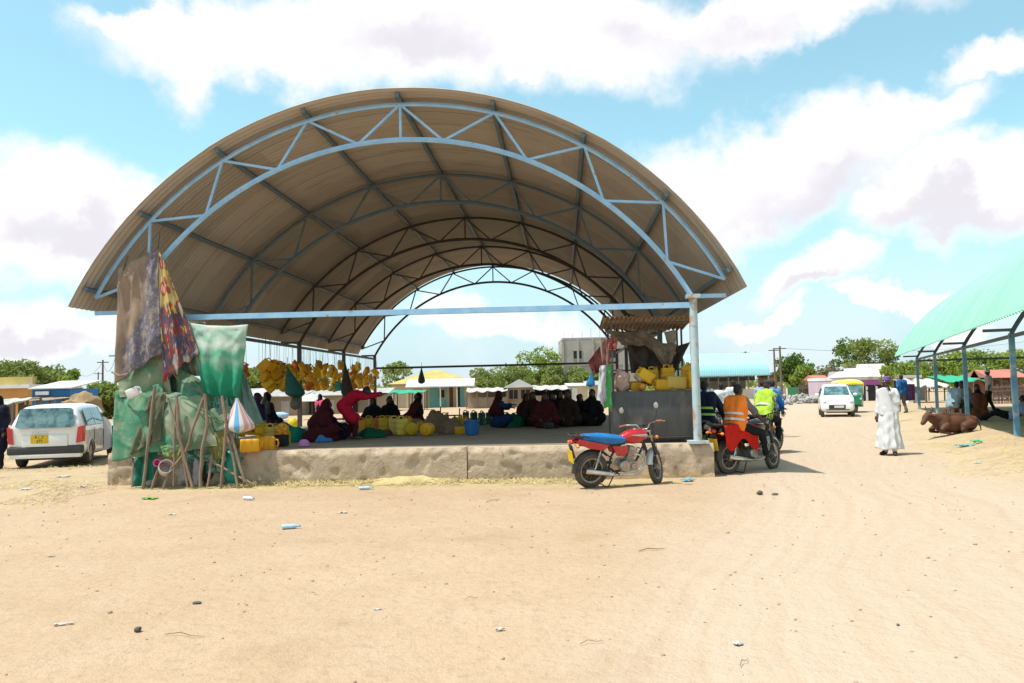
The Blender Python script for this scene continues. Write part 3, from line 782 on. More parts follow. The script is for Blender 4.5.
def motorbike(label, loc, rz, lean=0, steer=0, body_m=REDP, seat_m=SEATB, tankm=None, plate=None, fend=SILV):
    root = thing('motorcycle', label, 'motorcycle', loc, rz, None); root.rotation_euler = (lean, 0, rz)
    piv = V((1.02, 0, .86)); axis = V((-.40, 0, .92)).normalized()
    S = Matrix.Translation(piv) @ Matrix.Rotation(steer, 4, axis) @ Matrix.Translation(-piv)
    def P(name, mb, m, par=root, st=False, **k):
        if st: mb.xf(S)
        return obj(name, mb, m, par, True, k.pop('angle', 40), **k)
    for st, c, R, tw in ((False, (0,0,.30), .30, .095), (True, (1.26,0,.29), .29, .082)):
        t, r = wheel_mb(c, R, tw); tt = P('wheel', t, RUB, root, st); P('rim', r, ALU, tt, st)
    # frame
    f = MB(); f.tube([(1.02,0,.86),(.98,0,.66),(.86,0,.40),(.78,0,.27),(.45,0,.25),(.34,0,.32)], .020, 8)
    f.tube([(1.02,0,.88),(.75,0,.80),(.48,0,.70),(.36,0,.50),(.34,0,.32)], .020, 8)
    for s in (-1, 1):
        f.tube([(.60,s*.05,.74),(.30,s*.10,.72),(-.10,s*.10,.74),(-.30,s*.09,.76)], .013, 8)
        f.tube([(.34,s*.10,.50),(.05,s*.11,.72)], .012, 8)
        f.tube([(.36,s*.09,.32),(.18,s*.11,.31),(-.02,s*.11,.30)], .017, 8)   # swing arm
        f.tube([(.40,s*.20,.28),(.40,s*.06,.27)], .012, 8)
        f.tube([(.40,s*.18,.285),(.40,s*.27,.285)], .017, 8)
    f.box((-.02,.13,.31),(.40,.02,.07))
    P('frame', f, STEEL)
    for s in (-1, 1):                                                # rear shocks
        k = MB(); a = V((.0,s*.13,.31)); b = V((.10,s*.125,.66)); k.tube([a, a.lerp(b,.35)], .015, 10)
        k.tube([a.lerp(b, .28), b], .009, 8)
        for q in range(9):
            p = a.lerp(b, .35+q*.065); k.tube([p+V((.026*math.cos(t), .026*math.sin(t), 0)) for t in np.linspace(0, 2*PI, 11)[:-1]], .005, 5, closed=True)
        P('shock_absorber', k, CHROME)
    e = MB(); e.lathe([(.001,-.13),(.085,-.13),(.105,-.11),(.105,.11),(.085,.13),(.001,.13)], 'y', (.60,0,.36), 24)
    e.box((.72,0,.36),(.24,.20,.15)); e.lathe([(.001,-.145),(.05,-.145),(.055,-.12),(.055,.12),(.05,.145),(.001,.145)], 'y', (.76,0,.36), 18)
    q = Euler((0, rad(12), 0)).to_matrix()
    for k in range(7): e.box(V((.70,0,.45))+q @ V((0,0,.028*k)), (.15,.17,.012), q)
    e.box(V((.70,0,.45))+q @ V((0,0,.10)), (.10,.11,.24), q); e.box(V((.70,0,.45))+q @ V((0,0,.21)), (.12,.14,.05), q)
    P('engine', e, ALU)
    c = MB(); c.box((.54,.0,.57),(.10,.12,.08)); c.tube([(.60,0,.60),(.68,0,.60)], .028, 10); P('carburettor', c, BLK)
    x = MB(); x.tube([(.78,-.03,.56),(.90,-.06,.53),(.95,-.10,.42),(.91,-.13,.29),(.78,-.15,.235),(.55,-.16,.235),(.40,-.165,.25)], .019, 10)
    x.tube([(.46,-.165,.245),(.40,-.168,.25),(.28,-.172,.265),(-.16,-.178,.335),(-.19,-.178,.34)], [.022,.036,.043,.047,.036], 16)
    P('exhaust', x, CHROME)
    t = MB(); t.ell((.80,0,.86),(.25,.135,.115)); t.ell((.66,0,.84),(.16,.11,.085)); t.ell((.92,0,.87),(.13,.12,.10)); t.ell((.78,.0,.80),(.20,.125,.08))
    tk = fuse('fuel_tank', t, tankm or body_m, root, .012, 6)
    cp = MB(); cp.lathe([(.001,.955),(.034,.965),(.036,.978),(.03,.986),(.001,.988)], 'z', (.80,0,0), 16); obj('filler_cap', cp, CHROME, tk)
    tr = MB()
    for s in (-1, 1):
        tr.prism([(.66,s*.128,.90),(.97,s*.122,.91),(1.01,s*.09,.865),(.86,s*.138,.875)], (0, s*.012, 0))
    obj('tank_stripe', tr, fend, tk, True, 30)
    s_ = MB(); n = 18
    rings = []
    for i in range(n+1):
        k = i/n; X = .58-.80*k; z = .80+.055*k+.035*max(0, k-.35)*(1 if k < .9 else .6); wd = .10+.035*math.sin(PI*min(1, k*1.3)); th = .055+.03*math.sin(PI*min(1,k*1.1)) if k < .95 else .035
        rings.append([V((X, wd*math.copysign(abs(math.cos(a))**.6, math.cos(a)), z+th*math.copysign(abs(math.sin(a))**.7, math.sin(a)))) for a in np.linspace(0, 2*PI, 21)[:-1]])
    s_.loft(rings); P('seat', s_, seat_m)
    for s in (-1, 1):
        d = MB(); d.prism([(.62,s*.115,.72),(.30,s*.125,.735),(.40,s*.13,.56),(.52,s*.125,.54),(.62,s*.115,.60)], (0, s*.025, 0)); P('side_panel', d, body_m, bevel=.012)
        d = MB(); d.prism([(.26,s*.115,.75),(-.30,s*.085,.86),(-.36,s*.07,.80),(-.12,s*.105,.70),(.16,s*.12,.66)], (0, s*.02, 0)); P('tail_panel', d, body_m if fend is SILV else fend, bevel=.008)
    ra = MB()
    ra.tube([(-.12,-.11,.90),(-.35,-.11,.92),(-.44,-.08,.92),(-.44,.08,.92),(-.35,.11,.92),(-.12,.11,.90)], .012, 8)
    for X in (-.2,-.28,-.36): ra.tube([(X,-.11,.915),(X,.11,.915)], .008, 6)
    ra.box((-.30,0,.895),(.24,.16,.012)); P('rear_rack', ra, STEEL)
    def fender(c, R, w_, a0, a1):
        m = MB(); rings = []
        for a in np.linspace(a0, a1, 18):
            u = V((math.cos(a), 0, math.sin(a))); C = V(c)
            o_ = [(-w_, -.035), (-w_*.8, -.004), (-w_*.4, .012), (0, .016), (w_*.4, .012), (w_*.8, -.004), (w_, -.035)]
            rings.append([C+u*(R+dz)+V((0, y, 0)) for y, dz in o_]+[C+u*(R+dz-.006)+V((0, y*.95, 0)) for y, dz in reversed(o_)])
        m.loft(rings); return m
    P('rear_fender', fender((0,0,.30), .345, .065, rad(60), rad(185)), BLK)
    P('front_fender', fender((1.26,0,.29), .325, .062, rad(32), rad(168)), fend, st=True)
    fk = MB()
    for s in (-1, 1):
        fk.tube([V((1.26,s*.085,.29)), V((1.145,s*.085,.56))], .024, 10); fk.tube([V((1.145,s*.085,.56)), V((1.0,s*.085,.92))], .016, 10)
        fk.tube([V((1.26,s*.04,.29)), V((1.26,s*.095,.29))], .016, 8)
    fk.box((1.04,0,.83),(.07,.22,.03)); fk.box((1.00,0,.92),(.07,.22,.03)); P('front_fork', fk, ALU, st=True)
    gm_ = MB()
    for s in (-1, 1): gm_.tube([(1.165,s*.085,.50),(1.145,s*.085,.57),(1.10,s*.085,.68),(1.075,s*.085,.74)], [.028,.033,.033,.028], 10)
    P('fork_gaiter', gm_, BLK, st=True)
    hb = MB(); hb.tube([(.88,-.38,1.06),(.93,-.26,1.07),(.99,-.12,1.05),(1.0,-.06,.96),(1.0,.06,.96),(.99,.12,1.05),(.93,.26,1.07),(.88,.38,1.06)], .012, 8)
    hbo = P('handlebar', hb, CHROME, st=True)
    for s in (-1, 1):
        g = MB(); g.tube([(.875,s*.395,1.06),(.92,s*.28,1.07)], .019, 10); P('grip', g, mat('worn_grip', (.30,.11,.07), .7) if body_m is REDP else BLK, hbo, True)
        g = MB(); g.tube([(.95,s*.24,1.075),(.975,s*.30,1.06),(.93,s*.42,1.05)], .007, 6); P('lever', g, ALU, hbo, True)
        mr = MB(); mr.tube([(.95,s*.22,1.08),(.93,s*.29,1.17),(.91,s*.31,1.27)], .006, 6)
        mr.ell((.905,s*.32,1.33),(.016,.050,.060)); mo = P('mirror', mr, BLK, hbo, True)
        gl = MB(); gl.ell((.890,s*.32,1.33),(.006,.042,.052)); P('mirror_glass', gl, mat('dusty_mirror', (.45,.42,.36), .2, .6), hbo, True)
    cb = MB()
    for s in (-1, 1):
        cb.tube([(.97,s*.22,1.07),(1.10,s*.16,1.06),(1.17,s*.10,.95),(1.12,s*.06,.80),(.98,s*.05,.74)], .006, 5)
    cb.tube([(.97,-.20,1.07),(1.14,-.10,1.02),(1.19,-.10,.75),(1.22,-.10,.45),(1.25,-.08,.33)], .006, 5); P('cable', cb, BLK, st=True)
    cg = MB(); cg.box((.20,.125,.39),(.52,.03,.05),(0,rad(3),0)); cg.box((.20,.125,.24),(.46,.012,.03)); P('chain_guard', cg, STEEL, bevel=.006)
    rg = MB(); rg.tube([(.80,-.22,.30),(.92,-.20,.45),(.95,-.12,.62),(.95,.12,.62),(.92,.20,.45),(.80,.22,.30)], .013, 6); P('crash_bar', rg, ALU)
    h = MB(); h.lathe([(.001,-.06),(.06,-.05),(.085,0),(.088,.05),(.001,.055)], 'x', (1.13,0,.90), 20); P('headlight', h, BLK, st=True)
    h = MB(); h.lathe([(.078,.055),(.072,.066),(.04,.075),(.001,.078)], 'x', (1.13,0,.90), 20); P('headlight_lens', h, LENS, st=True)
    k = MB(); k.lathe([(.001,1.0),(.05,1.0),(.05,1.04),(.001,1.045)], 'z', (1.06,-.055,0), 14); k.lathe([(.001,1.0),(.05,1.0),(.05,1.04),(.001,1.045)], 'z', (1.06,.055,0), 14); P('instrument_cluster', k, BLK, st=True)
    tl = MB(); tl.ell((-.40,0,.80),(.045,.06,.04)); P('tail_light', tl, TAIL)
    for s in (-1, 1):
        for X, Z, st in ((-.36,.76,False),(1.10,.80,True)):
            b = MB(); b.tube([(X,s*.06,Z),(X,s*.15,Z)], .008, 6); b.ell((X,s*.17,Z),(.035,.035,.028)); P('indicator', b, AMB, st=st)
    pl = MB(); pl.box((-.405,0,.56),(.006,.20,.22),(0,rad(-14),0)); po = P('number_plate', pl, PLATEY, angle=30)
    hld = MB(); hld.box((-.38,0,.64),(.02,.12,.24),(0,rad(-20),0)); P('plate_holder', hld, BLK)
    if plate:
        M = Matrix.Translation((-.405,0,.56)) @ Matrix.Rotation(rad(-14), 4, 'Y') @ Matrix.Translation((-.005,0,0)) @ Matrix.Rotation(rad(-90), 4, 'Z') @ Matrix.Rotation(rad(90), 4, 'X')
        for i, s in enumerate(plate): text(s, .10, INK, po, M @ Matrix.Translation((0, .05-.10*i, 0)))
    ks = MB(); ks.tube([(.42,.10,.26),(.36,.14,.10),(.33,.20,.012)], .010, 8); ks.tube([(.42,-.08,.24),(.30,-.12,.06),(.26,-.14,.02)], .011, 8); ks.tube([(.26,-.14,.02),(.26,.10,.02)], .010, 8); P('kickstand', ks, STEEL)
    return root

# ------------------------------------------------------------------ cars
def carpaint(n, c): return mat(n, c, .25, c2=tuple(x*.94 for x in c), scale=2, coat=.7, stain=tuple(x*y for x, y in zip(c, (.92,.86,.78))), sscale=2.5, slo=.56, shi=.85)
WHITE = carpaint('dusty_white_paint', (.80,.80,.79))
GLASS = mat('painted_reflection_glass', (.02,.06,.07), .04, c2=(.14,.24,.24), spec=.7, var=.25, coat=.5, scale=3)  # pale teal mottling puts uneven reflections into the glass colour
DIM = mat('car_interior', (.022,.02,.02), .9)
TRIM = mat('grey_bumper_plastic', (.055,.055,.058), .65, stain=(.22,.18,.14), sscale=4, slo=.6, shi=.8)
def car_body(st, wheels, R, name, m, parent, door=None):
    """st: (x, zbottom, zbelt, ztop, w_sill, w_belt, w_top), x from the tail forward; y left"""
    b = MB(); rings = []
    for x, zb, zt, zr, ws, wb, wt in st:
        half = [(0, zb), (ws*.86, zb), (ws, zb+.07), ((ws+wb)/2+.02, (zb+zt)/2), (wb, zt-.06), (wb-.008, zt), (wt+(wb-wt)*.12, zr-(zr-zt)*.14), (wt-.05, zr-.012), (wt*.6, zr+.012), (0, zr+.018)]
        rings.append([V((x, y, z)) for y, z in half]+[V((x, -y, z)) for y, z in reversed(half[1:-1])])
    b.loft(rings)
    o = bpy.data.objects.new('tmp', b.mesh('tmp')); col.objects.link(o)
    s = o.modifiers.new('s', 'SUBSURF'); s.levels = 2
    cut = []
    for x, zz in wheels:
        for sg in (-1, 1):
            c = MB(); c.lathe([(R*1.20, -.16), (R*1.20, .16)], 'y', (x, sg*.80, zz), 32); co = bpy.data.objects.new('cut', c.mesh('cut')); col.objects.link(co); cut.append(co)
            k = o.modifiers.new('b', 'BOOLEAN'); k.operation = 'DIFFERENCE'; k.object = co; k.solver = 'EXACT'
    if door:
        c = MB(); c.box(*door); co = bpy.data.objects.new('cut', c.mesh('cut')); col.objects.link(co); cut.append(co)
        k = o.modifiers.new('b', 'BOOLEAN'); k.operation = 'DIFFERENCE'; k.object = co; k.solver = 'EXACT'
    me = bake(o); me.name = name
    for c in cut: bpy.data.objects.remove(c)
    return link(name, me, m, parent, True, 40)
def car_wheel(parent, x, y, R, w_=.17, steel=True):
    t = MB(); p = [(R*.66,-w_/2),(R*.90,-w_/2),(R*.985,-w_*.40),(R,-w_*.2),(R,w_*.2),(R*.985,w_*.40),(R*.90,w_/2),(R*.66,w_/2)]
    t.lathe(p, 'y', (x, y, R), 36, None, False); to = obj('wheel', t, RUB, parent, True, 40)
    s = 1 if y > 0 else -1
    r = MB(); r.lathe([(R*.66,-.03*s),(R*.66,w_*.40*s),(R*.60,w_*.30*s),(R*.50,w_*.22*s),(R*.30,w_*.36*s),(R*.12,w_*.40*s),(.001,w_*.40*s)], 'y', (x, y, R), 30)
    obj('rim', r, ALU, to, True, 40)
def pane(name, pts, nrm, m, parent, t=.012): 
    b = MB(); b.prism(pts, V(nrm)*t); return obj(name, b, m, parent, False)
def wagon(label, loc, rz):
    root = thing('station_wagon', label, 'car', loc, rz)
    st = [(0.0,.36,.92,1.02,.74,.80,.72),(.05,.30,.93,1.12,.79,.83,.71),(.22,.26,.94,1.42,.82,.845,.64),(.40,.24,.94,1.475,.835,.85,.635),(1.2,.22,.93,1.505,.84,.85,.64),(2.0,.20,.92,1.50,.84,.85,.645),(2.45,.20,.91,1.46,.84,.85,.64),(2.72,.20,.91,1.33,.84,.85,.66),(3.10,.20,.91,1.02,.84,.845,.72),(3.28,.22,.90,.94,.84,.84,.74),(3.9,.24,.80,.84,.83,.82,.68),(4.12,.30,.66,.70,.76,.74,.60),(4.18,.38,.58,.60,.68,.66,.50)]
    R = .295
    bo = car_body(st, [(.82,R),(3.38,R)], R, 'body', WHITE, root, ((2.50,-.86,.74),(.92,.56,1.02)))
    for x in (.82, 3.38):
        for y in (-.76, .76): car_wheel(root, x, y, R)
    inn = MB(); inn.box((1.9,.05,.62),(2.3,1.2,.7)); inn.box((2.35,-.30,.78),(.5,.42,.16)); inn.box((2.10,-.30,1.0),(.14,.42,.5)); inn.box((2.35,.30,.78),(.5,.42,.16)); inn.box((2.10,.30,1.0),(.14,.42,.5)); obj('cabin_seats', inn, DIM, root, bevel=.03)
    un = MB(); un.box((2.0,0,.28),(3.9,1.1,.16)); obj('underbody', un, DIM, root, False)
    # rear window over the sloping tail
    def rear(y, k): 
        x = .045+.165*k; return V((x-.075, y, 1.0+.42*k))
    pts = [rear(-.66,.0), rear(-.60,.9), rear(-.52,1.0), rear(.52,1.0), rear(.60,.9), rear(.66,.0), rear(.60,-.10), rear(-.60,-.10)]
    pane('rear_window', pts, (-.01,0,.0), GLASS, root, 1.4)
    tg = MB(); tg.box((-.005,0,.62),(.03,1.02,.34)); t = obj('tailgate_panel', tg, WHITE, root, bevel=.02, seg=3)
    pl = MB(); pl.box((-.026,.12,.69),(.008,.40,.20)); po = obj('number_plate', pl, PLATEY, root, bevel=.004)
    M = Matrix.Translation((-.032,.12,.69)) @ Matrix.Rotation(rad(-90), 4, 'Z') @ Matrix.Rotation(rad(90), 4, 'X')
    text('KCX', .10, INK, po, M @ Matrix.Translation((0,.045,0))); text('377', .10, INK, po, M @ Matrix.Translation((0,-.05,0)))
    hd = MB(); hd.box((-.024,.12,.84),(.02,.36,.03)); obj('tailgate_handle', hd, CHROME, root, bevel=.004)
    for s in (-1, 1):
        l = MB(); l.prism([(-.028,s*.70,.58),(-.028,s*.82,.60),(-.022,s*.85,.98),(-.02,s*.74,.96)], (.05,0,0)); l.prism([(-.02,s*.80,.60),(.14,s*.872,.61),(.18,s*.872,.99),(-.015,s*.84,.98)], (0,-s*.03,0)); obj('tail_light', l, TAIL, root, False)
    bp = MB(); bp.box((.08,0,.43),(.24,1.70,.20)); obj('rear_bumper', bp, TRIM, root, bevel=.05, seg=3)
    bp = MB(); bp.box((.10,0,.30),(.22,1.62,.12)); obj('bumper_skirt', bp, WHITE, root, bevel=.03)
    # side glass: quarter, rear door, front door
    def side(x, k, s): 
        return V((x, s*(.862-.185*k+.006), .985+.44*k))
    for s in (-1, 1):
        for nm, xs_ in (('quarter_window', ((.34,0),(1.02,0),(1.00,.9),(.48,.9))), ('door_window', ((1.10,0),(1.92,0),(1.90,.92),(1.10,.92))), ('door_window', ((2.02,0),(2.86,0),(2.50,.86),(2.02,.92)))):
            if s < 0 and xs_[0][0] > 2: continue
            a = [side(x, k, s) for x, k in xs_]; pane(nm, a, (0, s, .35), GLASS, root, .012)
        for x in (1.06, 1.97):
            d = MB(); d.bar(side(x, -.02, s)-V((0,s*.01,.0)), side(x, .95, s)-V((0,s*.01,0)), .06, .03); obj('pillar_trim', d, WHITE if x < 1.5 else BLK, root)
        g = MB()
        for x in (1.06, 1.97, 2.98):
            if s < 0 and x > 2: continue
            g.box((x, s*.866, .62), (.008,.012,.58))
        obj('door_gap', g, DIM, root, False)
        hdl = MB(); hdl.box((1.80, s*.885, .86), (.17,.03,.03)); obj('door_handle', hdl, WHITE, root, bevel=.01)
        for x in (.82, 3.38):
            arch_ = MB(); pts = [V((x+R*1.21*math.cos(a), s*.86, R+R*1.21*math.sin(a))) for a in np.linspace(rad(5), rad(175), 16)]; arch_.tube(pts, .014, 6); obj('arch_lip', arch_, WHITE, root)
    ws = [V((3.16,y,1.0)) for y in (-.62,.62)]+[V((2.66,y,1.40)) for y in (.54,-.54)]; pane('windscreen', ws, (.35,0,.45), GLASS, root, .03)
    # driver's door standing open
    dr = bpy.data.objects.new('door', None); col.objects.link(dr); dr.parent = root; dr.location = (2.96,-.85,0); dr.rotation_euler = (0,0,rad(58))
    b = MB(); b.box((-.47,0,.60),(.92,.075,.64)); obj('door_panel', b, WHITE, dr, bevel=.025)
    b = MB(); b.box((-.47,.045,.60),(.84,.03,.56)); obj('door_lining', b, DIM, dr, bevel=.01)
    b = MB(); b.tube([(-.92,0,.92),(-.90,.13,1.40),(-.42,.13,1.38),(-.08,.01,.94)], .018, 6); obj('window_frame', b, BLK, dr)
    mrb = MB(); mrb.ell((-.12,-.13,.99),(.05,.10,.075)); obj('mirror', mrb, WHITE, dr)
    ws_ = MB(); ws_.tube([(.0,-.05,1.03),(.06,.22,1.10)], .007, 5); obj('rear_wiper', ws_, BLK, root)
    root.scale = (.95, .95, 1.0)
    return root
def hatchback(label, loc, rz):
    root = thing('hatchback_car', label, 'car', loc, rz)
    st = [(0,.34,.90,1.0,.66,.70,.62),(.10,.26,.92,1.38,.70,.73,.56),(.5,.22,.92,1.50,.73,.74,.56),(1.3,.20,.92,1.53,.735,.745,.57),(1.9,.20,.92,1.48,.735,.745,.57),(2.2,.20,.92,1.34,.735,.745,.59),(2.62,.20,.92,1.00,.735,.745,.66),(2.80,.20,.90,.93,.735,.74,.67),(3.2,.22,.82,.84,.72,.72,.62),(3.34,.28,.62,.66,.66,.66,.52),(3.38,.34,.52,.55,.60,.60,.46)]
    R = .27
    car_body(st, [(.60,R),(2.86,R)], R, 'body', WHITE, root)
    for x in (.60, 2.86):
        for y in (-.66, .66): car_wheel(root, x, y, R, .15)
    un = MB(); un.box((1.7,0,.26),(3.0,.95,.14)); obj('underbody', un, DIM, root, False)
    ws = [V((2.66,y,1.0)) for y in (-.58,.58)]+[V((2.14,y,1.40)) for y in (.50,-.50)]; pane('windscreen', ws, (.35,0,.45), GLASS, root, .035)
    g = MB(); g.box((3.375,-.02,.47),(.03,.72,.20)); obj('grille', g, BLK, root, bevel=.02)
    p = MB(); p.box((3.397,.06,.48),(.008,.42,.11)); obj('number_plate', p, LENS, root)
    for s in (-1, 1):
        l = MB(); l.ell((3.22,s*.56,.69),(.15,.12,.10)); obj('headlight', l, LENS, root)
        a = [V((x, s*(.745-.17*k+.008), .95+.42*k)) for x, k in ((1.5,0),(2.45,0),(2.12,.86),(1.5,.95))]; pane('door_window', a, (0, s, .35), GLASS, root)
        a = [V((x, s*(.745-.17*k+.008), .95+.42*k)) for x, k in ((.45,0),(1.42,0),(1.42,.95),(.50,.9))]; pane('door_window', a, (0, s, .35), GLASS, root)
        m_ = MB(); m_.ell((2.34,s*.84,1.02),(.06,.10,.075)); obj('mirror', m_, WHITE, root)
        f = MB(); f.ell((3.33,s*.50,.36),(.03,.05,.04)); obj('fog_light', f, LENS, root)
    bl = MB(); bl.box((3.36,0,.34),(.03,1.0,.05)); obj('bumper_grille', bl, BLK, root, bevel=.01)
    return root
TUKY = carpaint('tuktuk_yellow', (.78,.56,.03)); TUKG = carpaint('tuktuk_green', (.02,.24,.11))
def tuktuk(label, loc, rz):
    root = thing('auto_rickshaw', label, 'auto rickshaw', loc, rz)
    b = MB()
    st = [(0,.34,.95,.62),(.3,.28,.98,.66),(1.3,.28,.92,.66),(1.75,.30,.95,.56),(2.15,.36,1.0,.40),(2.42,.45,.95,.24)]
    b.loft([[V((x,-w_,z0)),V((x,-w_*1.02,(z0+z1)/2)),V((x,-w_*.94,z1)),V((x,w_*.94,z1)),V((x,w_*1.02,(z0+z1)/2)),V((x,w_,z0))] for x, z0, z1, w_ in st]); obj('body', b, TUKG, root, bevel=.04, seg=3)
    c = MB(); c.loft([[V((x, w_*math.cos(a), z+h*max(0, math.sin(a)))) for a in np.linspace(0, 2*PI, 25)[:-1]] for x, z, w_, h in ((-.02,1.52,.60,.14),(.2,1.56,.66,.18),(1.4,1.58,.66,.18),(1.95,1.52,.55,.14),(2.05,1.46,.5,.08))]); obj('canopy', c, TUKY, root)
    p = MB()
    for s in (-1, 1):
        for x0, x1 in ((.05,.02),(1.25,1.25),(2.20,1.98)): p.tube([(x0,s*.60*(1 if x0 < 2 else .7),.92),(x1,s*.60*(1 if x0 < 2 else .85),1.56)], .025, 8)
    obj('frame', p, TUKY, root)
    w_ = [V((2.24,y,.98)) for y in (-.40,.40)]+[V((2.02,y,1.48)) for y in (.46,-.46)]; pane('windscreen', w_, (.4,0,.2), GLASS, root, .02)
    s_ = MB(); s_.box((.45,0,.74),(.5,1.0,.16)); s_.box((.18,0,1.05),(.12,1.0,.5)); s_.box((1.35,0,.80),(.34,.5,.14)); obj('seat', s_, DIM, root, bevel=.04)
    for x, y in ((.40,-.58),(.40,.58),(2.15,0)): car_wheel(root, x, y, .22, .11)
    m_ = MB(); m_.lathe([(.23,0),(.25,.02)], 'y', (2.15,-.01,.24), 4)
    f = MB(); f.box((2.20,0,.50),(.36,.20,.06)); obj('mudguard', f, TUKG, root, bevel=.03)
    for s in (-1, 1):
        l = MB(); l.ell((2.40,s*.22,.72),(.05,.06,.06)); obj('headlight', l, LENS, root)
        m2 = MB(); m2.tube([(2.1,s*.45,1.1),(2.15,s*.64,1.15)], .01, 5); m2.ell((2.15,s*.68,1.15),(.02,.06,.06)); obj('mirror', m2, BLK, root)
    return root

# ------------------------------------------------------------------ vehicles placed
pr, pf = GG(590, 487.5), GG(661, 484)
rz = rad(21)
BIKE1 = motorbike('red motorcycle with a bright blue seat leaning in front of the platform', pr, rz, rad(11), rad(44), REDP, SEATB, plate=None); BIKE1.scale = (.95,.95,.97)
pr, pf = GG(728.5, 474), GG(771, 468.5)
hd = (pf-pr).normalized(); rz2 = math.atan2(hd.y, hd.x)
BLKP = mat('black_paint', (.015,.015,.016), .25, coat=.6, c2=(.04,.036,.032), scale=5)
B2LOC = pr; B2RZ = rz2
BIKE2 = motorbike('dark motorcycle with a red cloth under its orange vested rider', pr, rz2, rad(2), rad(14), BLKP, SEATK, fend=SILV)
b3 = GG(703, 466); B3LOC = b3
BIKE3 = motorbike('dark red motorcycle mostly hidden behind the front post', b3, rad(62), rad(3), 0, mat('maroon_paint', (.16,.02,.03), .3, coat=.5), SEATK, fend=BLKP)
b4 = GG(757, 455.5); B4LOC = b4
BIKE4 = motorbike('black motorcycle ridden by the stooping man in blue and lime', b4, rad(52), rad(2), rad(-8), mat('black_blue_paint', (.02,.022,.03), .3, coat=.5), SEATK, fend=BLKP)
cpos = G(42, 467.5); cpos.z = 0
WAG = wagon('dusty white station wagon seen from behind with its driver door open', V((-11.08, 18.9, .0)), rad(90+14))
h_ = GG(835.5, 417); HATCH = hatchback('small white hatchback driving towards us on the dirt road', h_+V((1.15,3.0,0)), rad(-90-19))
t_ = GG(853, 413); TUK = tuktuk('yellow and green auto rickshaw half hidden behind the white hatchback', t_+V((.42,2.3,.0)), rad(-90-6))
# ------------------------------------------------------------------ the stall of tarpaulins and sticks at the front left post
def L(p): q = p-SC; return V((q.dot(SU), q.dot(SV), p.z))
def adopt(o, root): o.parent = root; o.location = -V(root.location); return o
def green_sheet(N, uv, u, v, co):
    c = N.mix(N.mrange(N.noise(co, 2.2, 5, .6), .35, .65), (.06,.25,.15), (.13,.31,.19))
    c = N.mix(N.mrange(N.noise(co, 5, 6, .7), .46, .66, 0, .9), c, (.30,.31,.20)); c = N.mix(N.mrange(N.noise(N.vm('MULTIPLY', co, (1,1,.3)), 9, 5, .7), .56, .7, 0, .7), c, (.16,.13,.085))
    return N.mix(N.mrange(N.noise(N.vm('MULTIPLY', co, (7,7,1)), 2, 4), .58, .72, 0, .6), c, (.20,.36,.25))
def pale_sheet(N, uv, u, v, co):
    c = N.mix(N.mrange(N.noise(co, 3, 5, .6), .35, .62), (.17,.30,.18), (.32,.345,.23))
    return N.mix(N.mrange(N.noise(co, 9, 5, .7), .55, .72), c, (.10,.28,.17))
def fade_sheet(N, uv, u, v, co):
    g = N.math('ADD', v, N.math('MULTIPLY_ADD', N.noise(uv, 4, 5, .6), .5, -.25))
    c = N.ramp(g, [(0, (.02,.28,.16)), (.35, (.045,.38,.22)), (.50, (.30,.52,.38)), (.58, (.13,.46,.30)), (.72, (.62,.68,.58)), (.84, (.34,.55,.42)), (1, (.66,.68,.60))])
    return N.mix(N.mrange(N.noise(uv, 7, 6, .7), .6, .72, 0, .7), c, (.48,.42,.30))
def tan_print(N, uv, u, v, co):
    n = N.noise(uv, 3.5, 5, .6); k = N.math('ADD', u, N.math('MULTIPLY', N.math('SUBTRACT', n, .5), .6))
    tan = N.mix(N.mrange(N.noise(uv, 9, 4), .3, .7), (.33,.235,.165), (.27,.19,.135))
    blob = N.noise(N.vm('MULTIPLY', uv, (4,5,1)), 1.7, 6, .68)
    pr = N.ramp(blob, [(.32, (.40,.33,.20)), (.43, (.30,.23,.17)), (.48, (.14,.14,.20)), (.53, (.08,.085,.15)), (.57, (.20,.19,.24)), (.66, (.38,.33,.30))])
    low = N.math('MULTIPLY', N.mrange(v, .55, .25), .5)
    return N.mix(N.math('MULTIPLY', N.mrange(N.math('ADD', k, low), .50, .74), .8), tan, pr)
def fruit_print(N, uv, u, v, co):
    b1 = N.n('ShaderNodeTexVoronoi', {'Vector': N.vm('MULTIPLY', uv, (2.2,7,1)), 'Scale': 1.15, 'Randomness': .8})
    d = b1.outputs['Distance']
    up = N.mix(N.mrange(d, .50, .44), (.52,.38,.13), (.36,.07,.05)); up = N.mix(N.mrange(d, .34, .28), up, (.66,.34,.26))
    n = N.noise(uv, 4.5, 6, .62); n2 = N.noise(N.vm('ADD', uv, (3,1,0)), 4.2, 4, .6)
    lo = N.ramp(n, [(.34, (.12,.02,.022)), (.43, (.30,.035,.025)), (.48, (.07,.075,.12)), (.53, (.045,.05,.085)), (.57, (.34,.08,.04)), (.66, (.16,.02,.022))])
    lo = N.mix(N.mrange(n2, .56, .66), lo, (.44,.37,.29)); lo = N.mix(N.mrange(n2, .40, .36), lo, (.55,.36,.05))
    return N.mix(N.mrange(N.math('ADD', v, N.math('MULTIPLY_ADD', n, .3, -.15)), .60, .54), up, lo)
GS = uvmat('green_tarp', green_sheet); PS = uvmat('pale_green_tarp', pale_sheet); FS = uvmat('white_green_net', fade_sheet, .8, .35)
TP = uvmat('tan_print', tan_print, .75, .12); FPR = uvmat('fruit_print', fruit_print, .6, .12)
def plain(name, c, c2=None, trans=.2, rough=.85):
    c2 = c2 or tuple(x*.65 for x in c)
    return uvmat(name, lambda N, uv, u, v, co: N.mix(N.mrange(N.noise(co, 5, 5, .6), .35, .65), c, c2), rough, trans)
